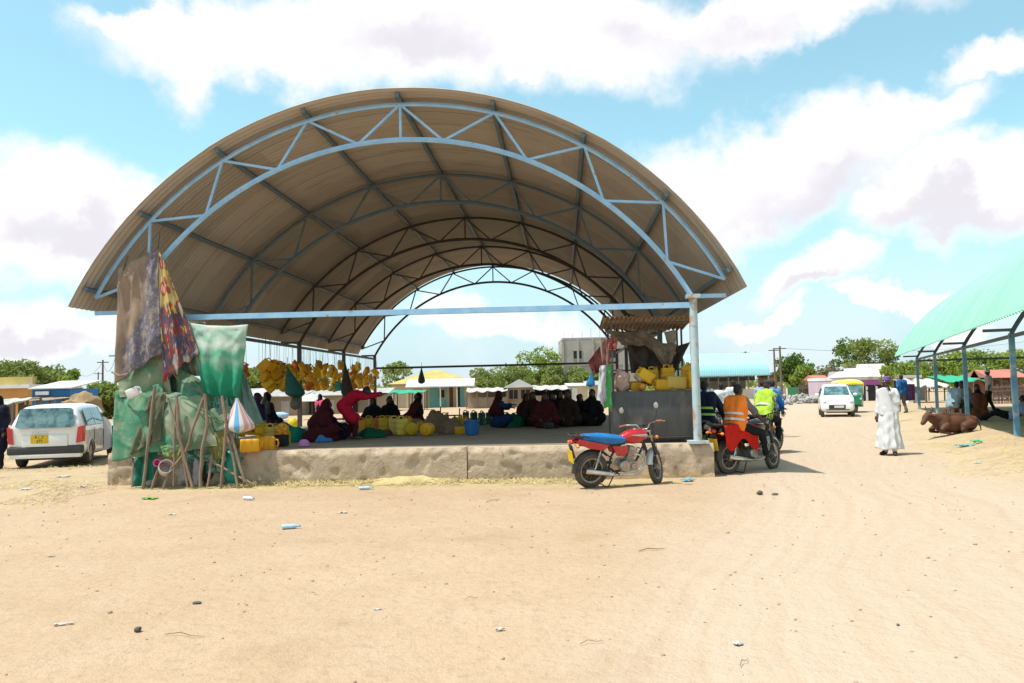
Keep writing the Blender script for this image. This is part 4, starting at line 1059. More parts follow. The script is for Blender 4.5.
stall = thing('makeshift_stall', 'makeshift stall of ragged green tarpaulins on crooked sticks at the left platform end', 'stall', GG(170, 484))
def tarp(nm, c, m, v, **k):
    vs = v if hasattr(v, '__len__') else [v]*4
    return adopt(cloth(nm, None, None, [PV(x, y, q) for (x, y), q in zip(c, vs)], m, **k), stall)
tarp('tarpaulin', [(117,368),(166,352),(173,397),(121,398)], PS, [-.12,-.10,-.2,-.25], folds=2, amp=.035, bulge=.06, seed=1)
tarp('tarpaulin', [(116,391),(163,384),(174,448),(113,462)], GS, [-.20,-.22,-.5,-.55], folds=3, amp=.05, bulge=.10, seed=2, rag=.04)
tarp('tarpaulin', [(148,389),(204,396),(218,446),(158,455)], PS, [-.20,-.18,-.42,-.5], folds=2.4, amp=.05, bulge=.12, seed=3, rag=.05)
tarp('tarpaulin', [(176,366),(212,386),(212,428),(178,430)], GS, [.0,.0,-.15,-.15], folds=1.5, amp=.03, bulge=.16, seed=4)
tarp('tarpaulin', [(178,414),(231,406),(231,433),(184,446)], PS, [-.20,-.12,-.22,-.3], folds=5, amp=.02, bulge=.05, seed=5, rag=.03)
def patch_(N, uv, u, v, co):
    n = N.noise(N.vm('MULTIPLY', uv, (6,3,1)), 1.5, 3, .5)
    return N.ramp(n, [(.3, (.03,.30,.24)), (.44, (.06,.38,.32)), (.50, (.55,.58,.50)), (.56, (.05,.22,.20)), (.62, (.42,.40,.08)), (.68, (.10,.30,.36))], 'CONSTANT')
PATCH = uvmat('patched_sheet', patch_)
tarp('tarpaulin', [(182,434),(232,428),(234,462),(188,462)], PATCH, [-.1,-.1,-.2,-.2], folds=4, amp=.04, seed=6, rag=.05)
tarp('tarpaulin', [(136,450),(160,446),(152,487),(133,487)], uvmat('teal_sheet', lambda N, uv, u, v, co: N.mix(N.noise(co, 6, 4), (.03,.30,.22), (.05,.20,.15))), [-.1,-.1,-.12,-.12], folds=2, amp=.05, seed=7)
tarp('net', [(172,321),(206,322),(212,376),(186,376)], plain('grey_net', (.28,.33,.27), (.16,.22,.18), .4), .05, folds=4, amp=.02, seed=8)
tarp('tarpaulin', [(236,368),(244,372),(264,424),(236,426)], plain('grey_teal_sheet', (.17,.30,.27), (.12,.22,.20)), [-.05,.0,.25,.0], folds=2, amp=.03, seed=9)
tarp('net', [(186,322),(248,324.5),(240,398),(204,394)], FS, [-.10,-.10,-.2,-.2], folds=3, amp=.045, bulge=.12, sag=.05, seed=10, nu=36, nv=36)
WOOD = mat('bare_stick', (.27,.19,.13), .85, c2=(.17,.115,.075), scale=9, bump=.5, bscale=40, stretch=(1,1,.3))
def stick(pts, r=.022, v0=-.50, v1=-.66, par=stall):
    P = []
    n = len(pts)
    for i, (x, y) in enumerate(pts): P.append(PV(x, y, v0+(v1-v0)*i/(n-1)))
    Q = [P[0]]
    for a, b in zip(P, P[1:]):
        for t in (.33, .66, 1): Q.append(a.lerp(b, t)+V((random.uniform(-.012,.012), 0, 0)))
    m = MB(); m.tube(Q, [r*random.uniform(.85,1.15) for _ in Q], 8)
    o = obj('pole', m, WOOD, None); return adopt(o, par)
for p, r in (([(155,386),(150,430),(143,489)],.030), ([(133,458),(132.5,487)],.018), ([(176,396),(180,440),(193,487)],.028), ([(168,398),(178,430),(188,487)],.02),
             ([(203.5,398),(194,424),(186,452),(172,468),(163,489)],.026), ([(205,394),(207,425),(202,452),(200.5,487)],.034), ([(222,396),(226,425),(221,489)],.028),
             ([(212,462),(232,473),(255,485)],.020), ([(226,434),(233,458),(238,487)],.030), ([(176,400),(175,440),(174,486)],.018), ([(172,470),(160,462),(152,489)],.02), ([(212,455),(208,487)],.02), ([(112,372),(120,376),(128,374)],.02), ([(230,432),(245,482)],.03)):
    stick(p, r)
tarp('tarpaulin', [(150,396),(166,392),(160,440),(128,456)], plain('olive_sheet', (.16,.17,.10), (.10,.11,.065)), [-.34,-.36,-.55,-.60], folds=3, amp=.03, seed=31, nu=30, nv=30)
tarp('tarpaulin', [(196,404),(206,408),(228,424),(204,416)], PS, [-.36,-.34,-.36,-.38], folds=4, amp=.02, seed=32, nu=30, nv=30)
tarp('tarpaulin', [(206,436),(224,430),(226,458),(212,460)], plain('yellow_rag', (.34,.30,.07), (.20,.20,.07)), [-.34,-.3,-.36,-.4], folds=3, amp=.02, seed=33, nu=24, nv=24)
tarp('tarpaulin', [(160,446),(182,444),(180,458),(164,456)], plain('yellow_green_rag', (.36,.36,.08), (.08,.30,.16)), [-.52,-.5,-.52,-.54], folds=3, amp=.02, seed=34, nu=24, nv=24)
tarp('tarpaulin', [(208,388),(226,390),(230,412),(210,414)], PATCH, [-.02,-.02,-.06,-.06], folds=3, amp=.03, seed=35)
tarp('tarpaulin', [(156,352),(186,356),(184,396),(160,392)], plain('moss_sheet', (.09,.16,.09), (.06,.11,.07)), [.04,.04,.0,.0], folds=2, amp=.03, seed=36)
tarp('tarpaulin', [(194,386),(240,386),(238,472),(194,474)], PATCH, [.03,.03,-.03,-.03], folds=4, amp=.04, seed=37)
def rope(pts, v):
    k = MB(); k.tube([PV(x, y, v) for x, y in pts], .009, 5); return adopt(obj('rope', k, DARK), stall)
rope([(122,274),(126,262),(128,256)], -.14); rope([(158,249),(159,240),(160,232)], -.12); rope([(206,395),(192,388),(178,380),(166,364)], -.42); rope([(186,322),(178,321),(160,323)], -.1)
# things hung on the stall or heaped at its foot
tag(cloth('printed_sheet', None, None, [PV(119,268,-.12), PV(158,249,-.14), PV(160.5,353,-.30), PV(116,384,-.34)], TP, nu=40, nv=44, folds=2.4, amp=.055, bulge=-.05, seed=21, rag=.06), 'faded tan printed sheet hanging from the left end of the front truss', 'cloth')
o = cloth('printed_sheet', None, None, [PV(158.5,250,-.18), PV(166,266,-.16), PV(199,352,-.26), PV(163,384,-.36)], FPR, nu=30, nv=44, folds=1.5, amp=.05, bulge=.08, seed=22, rag=.10); tag(o, 'glossy yellow and red printed sheet twisted to a point beside the tan one', 'cloth')
SRED = plain('red_plastic', (.42,.03,.025), (.25,.02,.02), .1, .5)
WHT = mat('white_plastic', (.72,.68,.66), .45, c2=(.62,.56,.54), scale=5)
o = obj('jerrycan', can_mesh(.24,.17,.36), WHT, None, True, 40); o.location = PV(128,395,-.55); o.scale = (.72,.72,.62); o.rotation_euler = (rad(10), rad(68), rad(5)); tag(o, 'white plastic jerrycan tied flat against the pale green tarpaulin', 'jerrycan'); c = MB(); c.lathe([(.031,.39),(.034,.41),(.028,.42)], 'z', (.08,0,0), 12); obj('cap', c, WHT, o)
def stripes(N, uv, u, v, co):
    s = N.math('FRACT', N.math('MULTIPLY', u, 3.0))
    c = N.ramp(s, [(0, (.70,.70,.72)), (.18, (.16,.42,.70)), (.36, (.72,.70,.70)), (.52, (.66,.34,.30)), (.74, (.70,.66,.66)), (.86, (.62,.32,.30))], 'CONSTANT')
    return N.mix(N.mrange(N.noise(co, 5, 4), .5, .8, 0, .4), c, (.45,.42,.38))
def hung_bag(name, label, top, bot, wpx, v, m, group=None, seed=0):
    a = PV(*top, v); b = PV(*bot, v); h = a.z-b.z; r = wpx/2*V((a.x,a.y,0)).length/FP
    mb = MB(); nu, nv = 28, 16; uv = []
    prof = [.10,.13,.19,.27,.35,.43,.51,.59,.68,.76,.84,.91,.97,1,.97,.72,.08]
    def fn(i, j):
        k = prof[min(int(j*nv+.5), nv)]; an = 2*PI*i
        f = 1+.10*math.sin(3*an+seed)*(1-j*.5)+.08*nz(math.cos(an)*2, math.sin(an)*2, j*3+seed)
        return V((a.x+(b.x-a.x)*j+r*k*f*math.cos(an), a.y+.55*r*k*f*math.sin(an), a.z-h*j))
    mb.grid(fn, nu, nv); me = mb.mesh(name); ul = me.uv_layers.new(name='UVMap'); U = [(i/nu, 1-j/nv) for j in range(nv+1) for i in range(nu+1)]
    for lp in me.loops: ul.data[lp.index].uv = U[lp.vertex_index]
    o = link(name, me, m, None, True, 180); tag(o, label, 'bag', group)
    s = MB(); s.tube([a, a+V((0,.05,.22))], .008, 5); obj('string', s, DARK, o); return o
hung_bag('striped_bag', 'blue, pink and white striped bag hanging at the right edge of the tarpaulin stall', (237,398), (239,433), 27, -.45, uvmat('striped_weave', stripes, .8, .2))
def crump(name, label, cat, loc, size, m, seed=0, group=None, n=(22,14), jag=.35, parent=None):
    b = MB(); vs = []
    b.ell((0,0,0), (1,1,1), None, *n)
    out = []
    for x, y, z in b.v:
        k = 1+jag*nz(x*1.8, y*1.8, z*1.8+seed)+jag*.5*nz(x*5, y*5, z*5+seed)
        out.append((x*k*size[0], y*k*size[1], max(-.9*size[2], z*k*size[2])))
    b.v = out; o = obj(name, b, m, None, True, 60); o.location = V(loc)+V((0,0,size[2]*.88))
    return tag(o, label, cat, group)
PLW = mat('white_film', (.52,.49,.45), .5, c2=(.36,.34,.32), scale=9, spec=.5)
PLB = mat('blue_film', (.03,.33,.66), .4, c2=(.02,.24,.52), scale=8, spec=.5)
PLG = mat('teal_film', (.02,.30,.22), .5, c2=(.02,.19,.14), scale=8)
PLK = mat('dark_film', (.03,.028,.03), .5, c2=(.10,.09,.09), scale=8)
PINK = mat('pink_plastic', (.62,.10,.26), .45, c2=(.5,.08,.22))
PURP = mat('mauve_plastic', (.60,.22,.52), .45)
crump('plastic_sack', 'teal plastic sack at the foot of the striped bag', 'sack', GG(233,485), (.14,.14,.33), PLG, 1)
crump('plastic_bag', 'crumpled white plastic bag among the sticks under the patched sheet', 'bag', GG(186,485), (.16,.14,.22), PLW, 2)
crump('plastic_bag', 'dark plastic bag stuffed in the gap right of the white bag', 'bag', GG(208,484), (.17,.12,.24), PLK, 3)
crump('plastic_bag', 'small pale plastic bag between two sticks at the left', 'bag', GG(197,486), (.08,.08,.26), mat('grey_film', (.42,.40,.42), .4, c2=(.25,.24,.26)), 4)
crump('cloth_bundle', 'maroon cloth bundle behind the cut white jug', 'bundle', GG(176,484), (.12,.10,.17), mat('maroon_cloth', (.20,.02,.05), .9), 5)
o = obj('cut_jug', MB().lathe([(.001,-.17),(.08,-.165),(.125,-.12),(.13,.0),(.12,.14),(.115,.14),(.12,0),(.07,-.14),(.001,-.15)], 'z', (0,0,0), 20), WHT); o.location = PV(166,468,-.55); o.rotation_euler = (rad(60),rad(50),0); tag(o, 'dirty white plastic jug cut open among the sticks', 'jug')
o = obj('plastic_mug', MB().lathe([(.001,-.06),(.05,-.06),(.065,.06),(.058,.06),(.045,-.05),(.001,-.05)], 'z', (0,0,0), 18), PINK); o.location = PV(158,463,-.58); o.rotation_euler = (rad(80),rad(20),0); tag(o, 'bright pink plastic mug stuck in the tarpaulin stall', 'mug'); h = MB(); h.tube([(.06,0,.03),(.10,0,.02),(.10,0,-.03),(.055,0,-.04)], .008, 6); obj('handle', h, PINK, o)
crump('rock', 'grey stone holding down the tarpaulin left of the sticks', 'stone', GG(151,487), (.10,.08,.07), mat('grey_stone', (.34,.30,.26), .9, bump=.6), 6, jag=.25)

# ------------------------------------------------------------------ the kiosk on the right of the platform
kl = L(PV(612, 400, .38)); kr = L(PV(695, 400, .38))
KW = kr.x-kl.x
kio = thing('metal_kiosk', 'dark sheet metal kiosk counter under a rusty corrugated awning', 'kiosk', B((kl.x+kr.x)/2, .38, FLOORZ), -SA)
TIN = mat('dark_sheet_metal', (.055,.058,.062), .6, .3, c2=(.10,.098,.095), scale=3, stain=(.17,.14,.12), sscale=2.4, slo=.5, shi=.72, bump=.15, bscale=5, stretch=(1,1,.35))
k = MB(); k.box((0,.004,.52),(KW,.02,.80)); obj('counter_front', k, TIN, kio, bevel=.006)
k = MB()
for s in (-1,1): k.box((s*(KW/2-.01),.62,.52),(.02,1.21,.80))
obj('counter_side', k, TIN, kio); k = MB(); k.box((0,.62,.905),(KW-.04,1.2,.02)); obj('counter_top', k, TIN, kio, False)
RUSTY = mat('rusty_iron', (.26,.16,.09), .7, c2=(.16,.095,.06), scale=5, stain=(.30,.24,.17), sscale=4, slo=.5)
for x, y in ((-1,0),(1,0),(-1,1),(1,1),(.88,1.0)):
    k = MB(); k.box((x*(KW/2-.03), .03+y*1.15, 1.14), (.035,.035,2.28)); obj('post', k, DARK, kio, False)
for z, y in ((2.20,.03),(.93,.012),(.10,.012),(1.35,1.18)):
    k = MB(); k.bar((-KW/2, y, z), (KW/2, y, z), .03); obj('rail', k, DARK, kio, False)
def awn(i, j): return V((-KW/2-.14+(KW+.18)*i, -.12+1.55*j, 2.30-.13*j+.022*math.sin(2*PI*i*20)-.03*(i-.5)+.02*nz(i*4, j*4, 2)))
k = MB(); k.grid(awn, 160, 10); obj('awning', k, mat('rusty_corrugated', (.40,.27,.17), .6, c2=(.28,.18,.11), scale=4, stain=(.50,.42,.33), sscale=3, slo=.5, shi=.7), kio, True, 180)
def ktarp(nm, lab, c, m, v, cat='cloth', **q):
    vs = v if hasattr(v, '__len__') else [v]*4
    return tag(cloth(nm, None, None, [PV(x, y, q_) for (x, y), q_ in zip(c, vs)], m, **q), lab, cat)
BRN = plain('brown_canvas', (.20,.155,.115), (.12,.09,.065), .08); MATB = plain('dark_mat', (.055,.042,.034), (.035,.028,.024), .02); SALM = plain('salmon_cloth', (.42,.20,.16), (.30,.15,.12))
ktarp('mat_sheet', 'dark woven mat hung inside the kiosk on the left', [(626,338),(657,342),(659,374),(631,373)], MATB, 1.2, folds=2, amp=.04, seed=1)
ktarp('mat_sheet', 'dark woven mat gathered inside the kiosk on the right', [(657,352),(690,342),(674,374),(660,374)], MATB, 1.2, folds=1, amp=.05, seed=2)
ktarp('canvas_sheet', 'brown canvas slung diagonally under the kiosk awning', [(622,329),(640,328),(676,352),(668,362)], BRN, [.9,.9,1.0,1.0], folds=1, amp=.05, sag=.06, seed=3)
ktarp('canvas_sheet', 'folded brown canvas end hanging over the dark mat', [(648,342),(677,344),(672,362),(664,368)], BRN, .95, folds=2, amp=.03, seed=4)
ktarp('canvas_sheet', 'pale canvas scrap hanging at the awning middle', [(664,332),(676,330),(676,345),(668,346)], plain('pale_canvas', (.40,.36,.30)), 1.0, folds=1, amp=.03, seed=5)
ktarp('canvas_sheet', 'sagging brown canvas along the awning left end', [(604,330),(640,333),(648,346),(622,345)], BRN, [.7,1.0,1.0,.8], folds=2, amp=.05, seed=16)
ktarp('sheet', 'white sheet with a green edge hanging from the kiosk left side', [(600,366),(611.5,364),(611,411),(597,400)], uvmat('white_green_sheet', lambda N, uv, u, v, co: N.mix(N.mrange(N.math('ADD', u, N.math('MULTIPLY_ADD', N.noise(uv, 3, 3), .5, -.25)), .55, .62), (.62,.60,.64), (.10,.38,.12))), [.2,.3,.3,.2], folds=1.5, amp=.04, seed=6, rag=.06)
ktarp('cloth', 'faded red cloth hanging left of the kiosk', [(588,362),(600,346),(603,372),(593,374)], plain('faded_red', (.26,.07,.065)), .3, folds=1.5, amp=.04, seed=7)
ktarp('cloth', 'salmon cloth hanging beside the kiosk left post', [(601,338),(611,340),(610,372),(603,374)], SALM, .45, folds=1.5, amp=.03, seed=8)
ktarp('cloth', 'small red rag tied to the top of the kiosk left post', [(609,338),(618,338),(616,350),(610,351)], plain('rag_red', (.32,.08,.07)), .35, folds=1, amp=.03, seed=9)
hung_bag('plastic_bag', 'blue plastic bag hanging left of the white and green sheet', (592,372), (590,387), 9, .25, plain('blue_bag', (.03,.25,.52), None, .2, .4), None, 3)
crump('sack', 'pale pink cloth sack on the kiosk counter left corner', 'sack', B(kl.x+.20, .60, 1.535), (.15,.13,.21), mat('pink_sacking', (.48,.32,.26), .9, c2=(.36,.23,.18)), 8)
crump('plastic_bag', 'white plastic bag among the yellow jerrycans on the kiosk', 'bag', PV(641,382,.7)+V((0,0,.0)), (.12,.10,.11), PLW, 9)
CAN = make_can(YEL, 'yellow jerrycan', 'x')
CAN.location = (0,0,0)
def kcan(px, py, v, rot, lab, s=1, m=None, z=1.535):
    o = dup(CAN, PV(px, py, v), rot, lab, 'jerrycans on the kiosk counter', s)
    o.location.z = max(z, o.location.z) if z else o.location.z
    if m:
        o.data = o.data.copy(); o.data.materials.clear(); o.data.materials.append(m)
    return o
kcan(636.5,391,.62,(rad(-86),0,rad(6)),'yellow jerrycan lying at the left end of the kiosk counter',.95,None,1.625)
kcan(664,391,.58,(0,rad(-88),rad(4)),'yellow jerrycan lying flat in the middle of the kiosk counter',.88,None,1.64).location.x += .13
kcan(683,391,.58,(0,rad(-86),rad(-4)),'large pale yellow jerrycan lying at the right of the kiosk counter',1.05, YELC, 1.665).location.x += .06
kcan(648,386,.66,(0,rad(-58),rad(3)),'yellow jerrycan tilted on the pile on the kiosk counter',.9,None,1.74).location.x += .1
kcan(668,386,.95,(0,0,rad(5)),'dull yellow jerrycan standing at the back of the kiosk counter',1.05)
kcan(653,386,1.0,(0,0,rad(-8)),'yellow jerrycan standing behind the tilted one on the kiosk',.95)
kcan(688,388,.95,(0,rad(8),rad(60)),'yellow jerrycan standing on the right corner of the kiosk by the post',1.25)
kcan(693,388,.75,(0,0,rad(20)),'small yellow jerrycan squeezed behind the front post',1.0)
o = obj('plastic_basin', MB().lathe([(.001,0),(.12,0),(.17,.12),(.16,.12),(.11,.015),(.001,.015)], 'z', (0,0,0), 24), mat('grey_plastic', (.45,.42,.42), .5)); o.location = PV(646,388,1.05)+V((0,0,.24)); o.rotation_euler = (rad(160),0,0); tag(o, 'grey plastic basin upturned on a jerrycan in the kiosk', 'basin')
o = obj('fruit', MB().ell((0,0,0), (.07,.065,.07)), mat('orange_skin', (.66,.25,.03), .5)); o.location = PV(642.5,387,.55); tag(o, 'orange ball beside the white bag on the kiosk counter', 'ball')

# ------------------------------------------------------------------ jerrycans hung along the left side of the shed
def hang(px, py, u, s, lab, group, m=None, rot=None):
    p = PU(px, py, u)
    o = dup(CAN, p, rot or (random.uniform(-.9,.9), random.uniform(-.9,.9), random.uniform(0,6)), lab, group, s)
    if m: o.data = o.data.copy(); o.data.materials.clear(); o.data.materials.append(m)
    M = o.matrix_basis.inverted()
    s_ = MB(); a = M @ (p+V((0,0,.02))); b = M @ V((p.x+random.uniform(-.06,.06), p.y, 3.05)); s_.tube([a, b], (.004/s), 4); st = obj('string', s_, DARK); st.parent = o
    return o
ORG = mat('amber_plastic', (.80,.34,.015), .45, c2=(.6,.28,.03), rnd=.6, stain=(.3,.2,.08), sscale=5, trans=.3)
for px, py, s in ((236,378,1.1),(242,374,1.0),(247,378,.95)): hang(px, py, -5.0, s, 'amber jerrycan hanging just right of the white and green net', 'amber jerrycans by the net', ORG)
for px, py, s in ((259,370,1.2),(262,380,1.1),(266,372,1.25),(270,381,1.3),(275,387,1.3),(279,376,1.3),(283,384,1.35),(286,374,1.1),(274,372,1.1),(264,387,1.1),(271,374,1.2),(280,390,1.1),(289,381,1.0),(268,391,1.0)): hang(px, py, -4.6, s*.82, 'yellow jerrycan in the big bunch hanging above the seated pair of women', 'bunch of yellow jerrycans near the net', None, (rad(random.uniform(-25,25)), rad(random.uniform(20,50)), random.uniform(-.5,.5)))
random.seed(11)
for i in range(64):
    px = 291+87*((i+.5)/64)+random.uniform(-1.5,1.5); py = random.uniform(369,391)-(2 if px < 300 else 0)
    if 343 < px < 349: continue
    hang(px, py, random.uniform(-5.4,-4.9), random.uniform(.7,1.05), 'yellow jerrycan in the long row hanging under the left eave', 'long row of hanging jerrycans', ORG if random.random() < .25 else (YELC if random.random() < .3 else None))
hung_bag('plastic_sack', 'dark green sack hanging beside the big bunch of jerrycans', (287,366), (296,398), 18, 5.2, mat('dark_green_sack', (.012,.10,.085), .7))
hung_bag('plastic_sack', 'grey sack hanging below the dark green one', (296,380), (295,410), 10, 5.4, mat('grey_sack', (.16,.14,.11), .8), None, 2)
hung_bag('plastic_bag', 'small teal bag hanging in the middle of the jerrycan row', (339,379), (339,391), 9, 11, mat('teal_bag', (.03,.34,.24), .6), None, 4)
hung_bag('cloth_bundle', 'dark cloth bundle tied to a side post in the jerrycan row', (345,362), (348,398), 12, 11, mat('dark_rag', (.06,.05,.045), .9), None, 5)
hung_bag('plastic_bag', 'dark blue bag hanging from the far tie beam', (421.5,367), (421.5,384), 7, 20.0, mat('navy_bag', (.02,.05,.09), .6), None, 6)

# ------------------------------------------------------------------ goods on the floor
def F(px, py, z=FLOORZ): return G(px, py, z)
g = 'jerrycans in the heap at the left front of the platform'
def fcan(px, py, rot, lab, g, s=1, m=None):
    o = dup(CAN, F(px, py)+V((0,0,.0)), rot, lab, g, s)
    if m: o.data = o.data.copy(); o.data.materials.clear(); o.data.materials.append(m)
    return o
def lie(o, up): o.location.z += up; return o
lie(fcan(243,443,(rad(75),0,rad(-30)),'yellow jerrycan lying with its base towards us, highest at the left of the heap',g,.85),.20)
lie(fcan(247,449,(rad(84),0,rad(-28)),'amber jerrycan lying with its base towards us, lowest at the left of the heap',g,.85,ORG),.10)
lie(fcan(254,450,(0,rad(90),rad(8)),'yellow jerrycan lying on its side right of the two lying base first',g,1.15),.10)
fcan(271,446,(0,0,rad(12)),'pale yellow jerrycan standing in the heap by the black crate',g,1.15,YELC)
lie(fcan(240,452,(0,rad(90),rad(20)),'yellow jerrycan lying lowest at the far left of the heap behind the striped bag',g,1.0),.11)
lie(fcan(266,449,(rad(90),0,rad(-20)),'yellow jerrycan lying base first in front of the pale standing one',g,.95),.09)
lie(fcan(250,446,(rad(80),0,rad(35)),'amber jerrycan lying on top of the front row of the heap',g,.9,ORG),.30)
lie(fcan(259,447,(rad(86),0,rad(-12)),'yellow jerrycan stacked base first on the front row of the heap',g,.9),.31)
fcan(286,443,(0,0,rad(-20)),'small yellow jerrycan standing right of the black box',g,.75)
fcan(262,438,(0,0,rad(40)),'yellow jerrycan standing at the back of the heap behind the lying one',g,1.05)
lie(fcan(277,441,(rad(10),rad(30),rad(20)),'yellow jerrycan tilted against the pale standing one',g,1.0),.06)
k = MB(); k.box((0,0,.11),(.24,.2,.22)); o = obj('crate', k, mat('black_crate', (.012,.012,.013), .6), None, bevel=.012); o.location = F(281.5,446); o.rotation_euler = (0,0,-.1); tag(o, 'small black box beside the heap of jerrycans', 'box')
k = MB(); k.box((0,0,.09),(.22,.16,.17)); k.ell((0,0,.18),(.10,.07,.05)); 
def flow(N, uv, u, v, co): return N.ramp(N.noise(co, 14, 2, .5), [(.35, (.62,.42,.03)), (.52, (.62,.06,.02)), (.62, (.60,.38,.03))], 'CONSTANT')
o = obj('printed_bag', k, uvmat('flower_print', flow, .6, 0), None, bevel=.03); o.location = F(282,446)+V((0,.02,.222)); tag(o, 'orange and red patterned bag on the small black box', 'bag')
o = obj('plastic_bowl', MB().lathe([(.001,.13),(.05,.128),(.095,.09),(.11,.03),(.11,0),(.10,0),(.001,.02)], 'z', (0,0,0), 24), PURP); o.location = F(304,446); tag(o, 'mauve plastic bowl upturned near the platform edge', 'bowl')
def heap(nm, lab, cat, px0, px1, py, hpx, m, depth=.5, seed=0, n=26):
    a, b = F(px0, py), F(px1, py); wd = (b-a).length; h = hpx*a.y/FP
    mb = MB()
    def fn(i, j):
        an = j*PI; env = math.sin(PI*min(max(i, .001), .999))**.5*(1+.25*nz(i*4, seed, 1))
        x = (i-.5)*wd; y = -depth*env*math.cos(an)*(1+.2*nz(i*3, j*3, seed)); z = h*env*math.sin(an)*(1+.3*nz(i*5, j*3, seed+2))
        return V((x, y, max(0, z)))
    mb.grid(fn, n, 12); o = obj(nm, mb, m, None, True, 180); o.location = (a+b)/2; o.rotation_euler = (0,0,-SA); return tag(o, lab, cat)
TEALC = cloth_mat('teal_cloth', (.01,.20,.14)); BURL = cloth_mat('burlap', (.20,.135,.085)); DGRN = cloth_mat('dark_green_cloth', (.008,.11,.055))
heap('cloth_pile', 'teal green cloth spread in a sloping heap right of the jerrycans', 'cloth', 266, 304, 441, 18, TEALC, .45, 1)
heap('cloth_pile', 'green cloth bundle beside the mauve bowl and maroon robed woman', 'cloth', 293, 308, 437, 8, DGRN, .3, 2)
heap('cloth_pile', 'bright blue cloth on the floor beside the maroon robed woman', 'cloth', 311, 333, 441, 8, cloth_mat('bright_blue_cloth', (.06,.22,.50)), .3, 3)
heap('cloth_pile', 'pale cloth under the trestle at the bending man', 'cloth', 328, 348, 437, 10, cloth_mat('grey_white_cloth', (.36,.35,.32)), .3, 13)
heap('cloth_pile', 'dark green cloth lying in front of the yellow jerrycans by the bending man', 'cloth', 358, 385, 437, 9, DGRN, .3, 4)
heap('sacking_heap', 'brown sacking draped over goods left of the wooden rack', 'sacking', 424, 452, 431, 21, BURL, .5, 5)
heap('sacking_heap', 'low brown sacking heap in front of the wooden rack', 'sacking', 440, 466, 433, 13, BURL, .35, 6)
heap('sacking_heap', 'low purple brown sacking heap between the green cloth and the jerrycans', 'sacking', 379, 392, 435, 6, cloth_mat('purple_sacking', (.11,.06,.065)), .25, 7)
sack('grey_sack', 'grey lumpy sack behind the round yellow jerrycans', 'sack', F(417,430), 0, mat('grey_sacking', (.17,.165,.16), .9), (.22,.16,.30))
g = 'yellow jerrycans standing in the row on the middle of the floor'
random.seed(5)
for px, py, s, m in ((362,432,.95,ORG),(369,430,1.0,None),(383,431,1.05,None),(388,430,1.0,YELC),(395,434.5,1.15,YELC),(402,435,1.15,YELC),(408,431,1.0,None),(437,430,1.05,YELC),(431,428,1.0,YELC),(445,426,1.0,None),(458,428,.9,None),(464,429,.9,None)):
    fcan(px, py, (0,0,random.uniform(-.5,.5)), 'yellow jerrycan standing in the row between the bending man and the wooden rack', g, s, m)
lie(fcan(376,431,(0,rad(14),.3),'orange jerrycan in the row beside the bending man',g,.95,mat('orange_plastic', (.60,.13,.02), .45)),.02)
def drum(px, py, lab, s=1, rot=(rad(90),0,.2)):
    b = MB(); b.lathe([(.001,-.14),(.12,-.14),(.135,-.13),(.14,-.06),(.146,-.05),(.14,-.04),(.14,.06),(.146,.07),(.14,.08),(.13,.14),(.10,.16),(.05,.165),(.05,.20),(.001,.20)], 'z', (0,0,0), 24)
    o = obj('jerrycan', b, YEL, None, True, 40); o.rotation_euler = rot; o.location = F(px, py)+V((0,0,.14*s)); o.scale = (s,)*3; tag(o, lab, 'jerrycan', 'round jerrycans lying base towards us'); return o
for i, (px, py) in enumerate(((411,435),(427.5,435.5),(421,431))): drum(px, py, ('round yellow jerrycan lying base first, left of the two in front', 'round yellow jerrycan lying base first, right of the two in front', 'round yellow jerrycan lying behind the two front round ones')[i], 1.05 if i < 2 else .95, (rad(90), 0, (.3,-.2,.1)[i]))
lie(fcan(455,434,(0,rad(88),.3),'yellow jerrycan lying flat in front of the low sacking heap',g,.8),.07)
o = obj('bucket', MB().lathe([(.001,0),(.155,0),(.185,.31),(.195,.31),(.195,.33),(.175,.33),(.15,.02),(.001,.02)], 'z', (0,0,0), 24), mat('blue_bucket', (.02,.13,.34), .45)); o.location = F(472,434.5); tag(o, 'blue plastic bucket standing right of the sacking heaps', 'bucket'); h = MB(); h.tube([V((.19*math.cos(a), .19*math.sin(a)*.3-.12, .31-.10*math.sin(a))) for a in np.linspace(0, PI, 12)], .006, 5); obj('handle', h, STEEL, o)
for i, (px, py) in enumerate(((466,424),(474,424.5),(482,425),(489,424.5))): 
    o = obj('jerrycan', can_mesh(.2,.17,.36), mat('dark_green_plastic', (.008,.075,.04), .5), None, True, 40) if i == 0 else dup(o)
    o.location = F(px, py); o.rotation_euler = (0,0,i*.5); tag(o, 'dark green jerrycan standing behind the blue bucket', 'jerrycan', 'dark green jerrycans behind the bucket')
for i, (px, py) in enumerate(((505,425),(517,425.5))): fcan(px, py, (0,0,.4), 'yellow jerrycan beside the woman with the raised hand' if i == 0 else 'yellow jerrycan left of the row of seated women', 'x', .95).__delitem__('group')
heap('cloth_pile', 'dark green cloth heap beside the woman with the raised hand', 'cloth', 503, 524, 426.5, 13, DGRN, .4, 8)
heap('cloth_pile', 'yellow cloth lying by the far right seated woman', 'cloth', 576, 585, 424, 14, cloth_mat('yellow_cloth', (.55,.42,.12)), .3, 9)
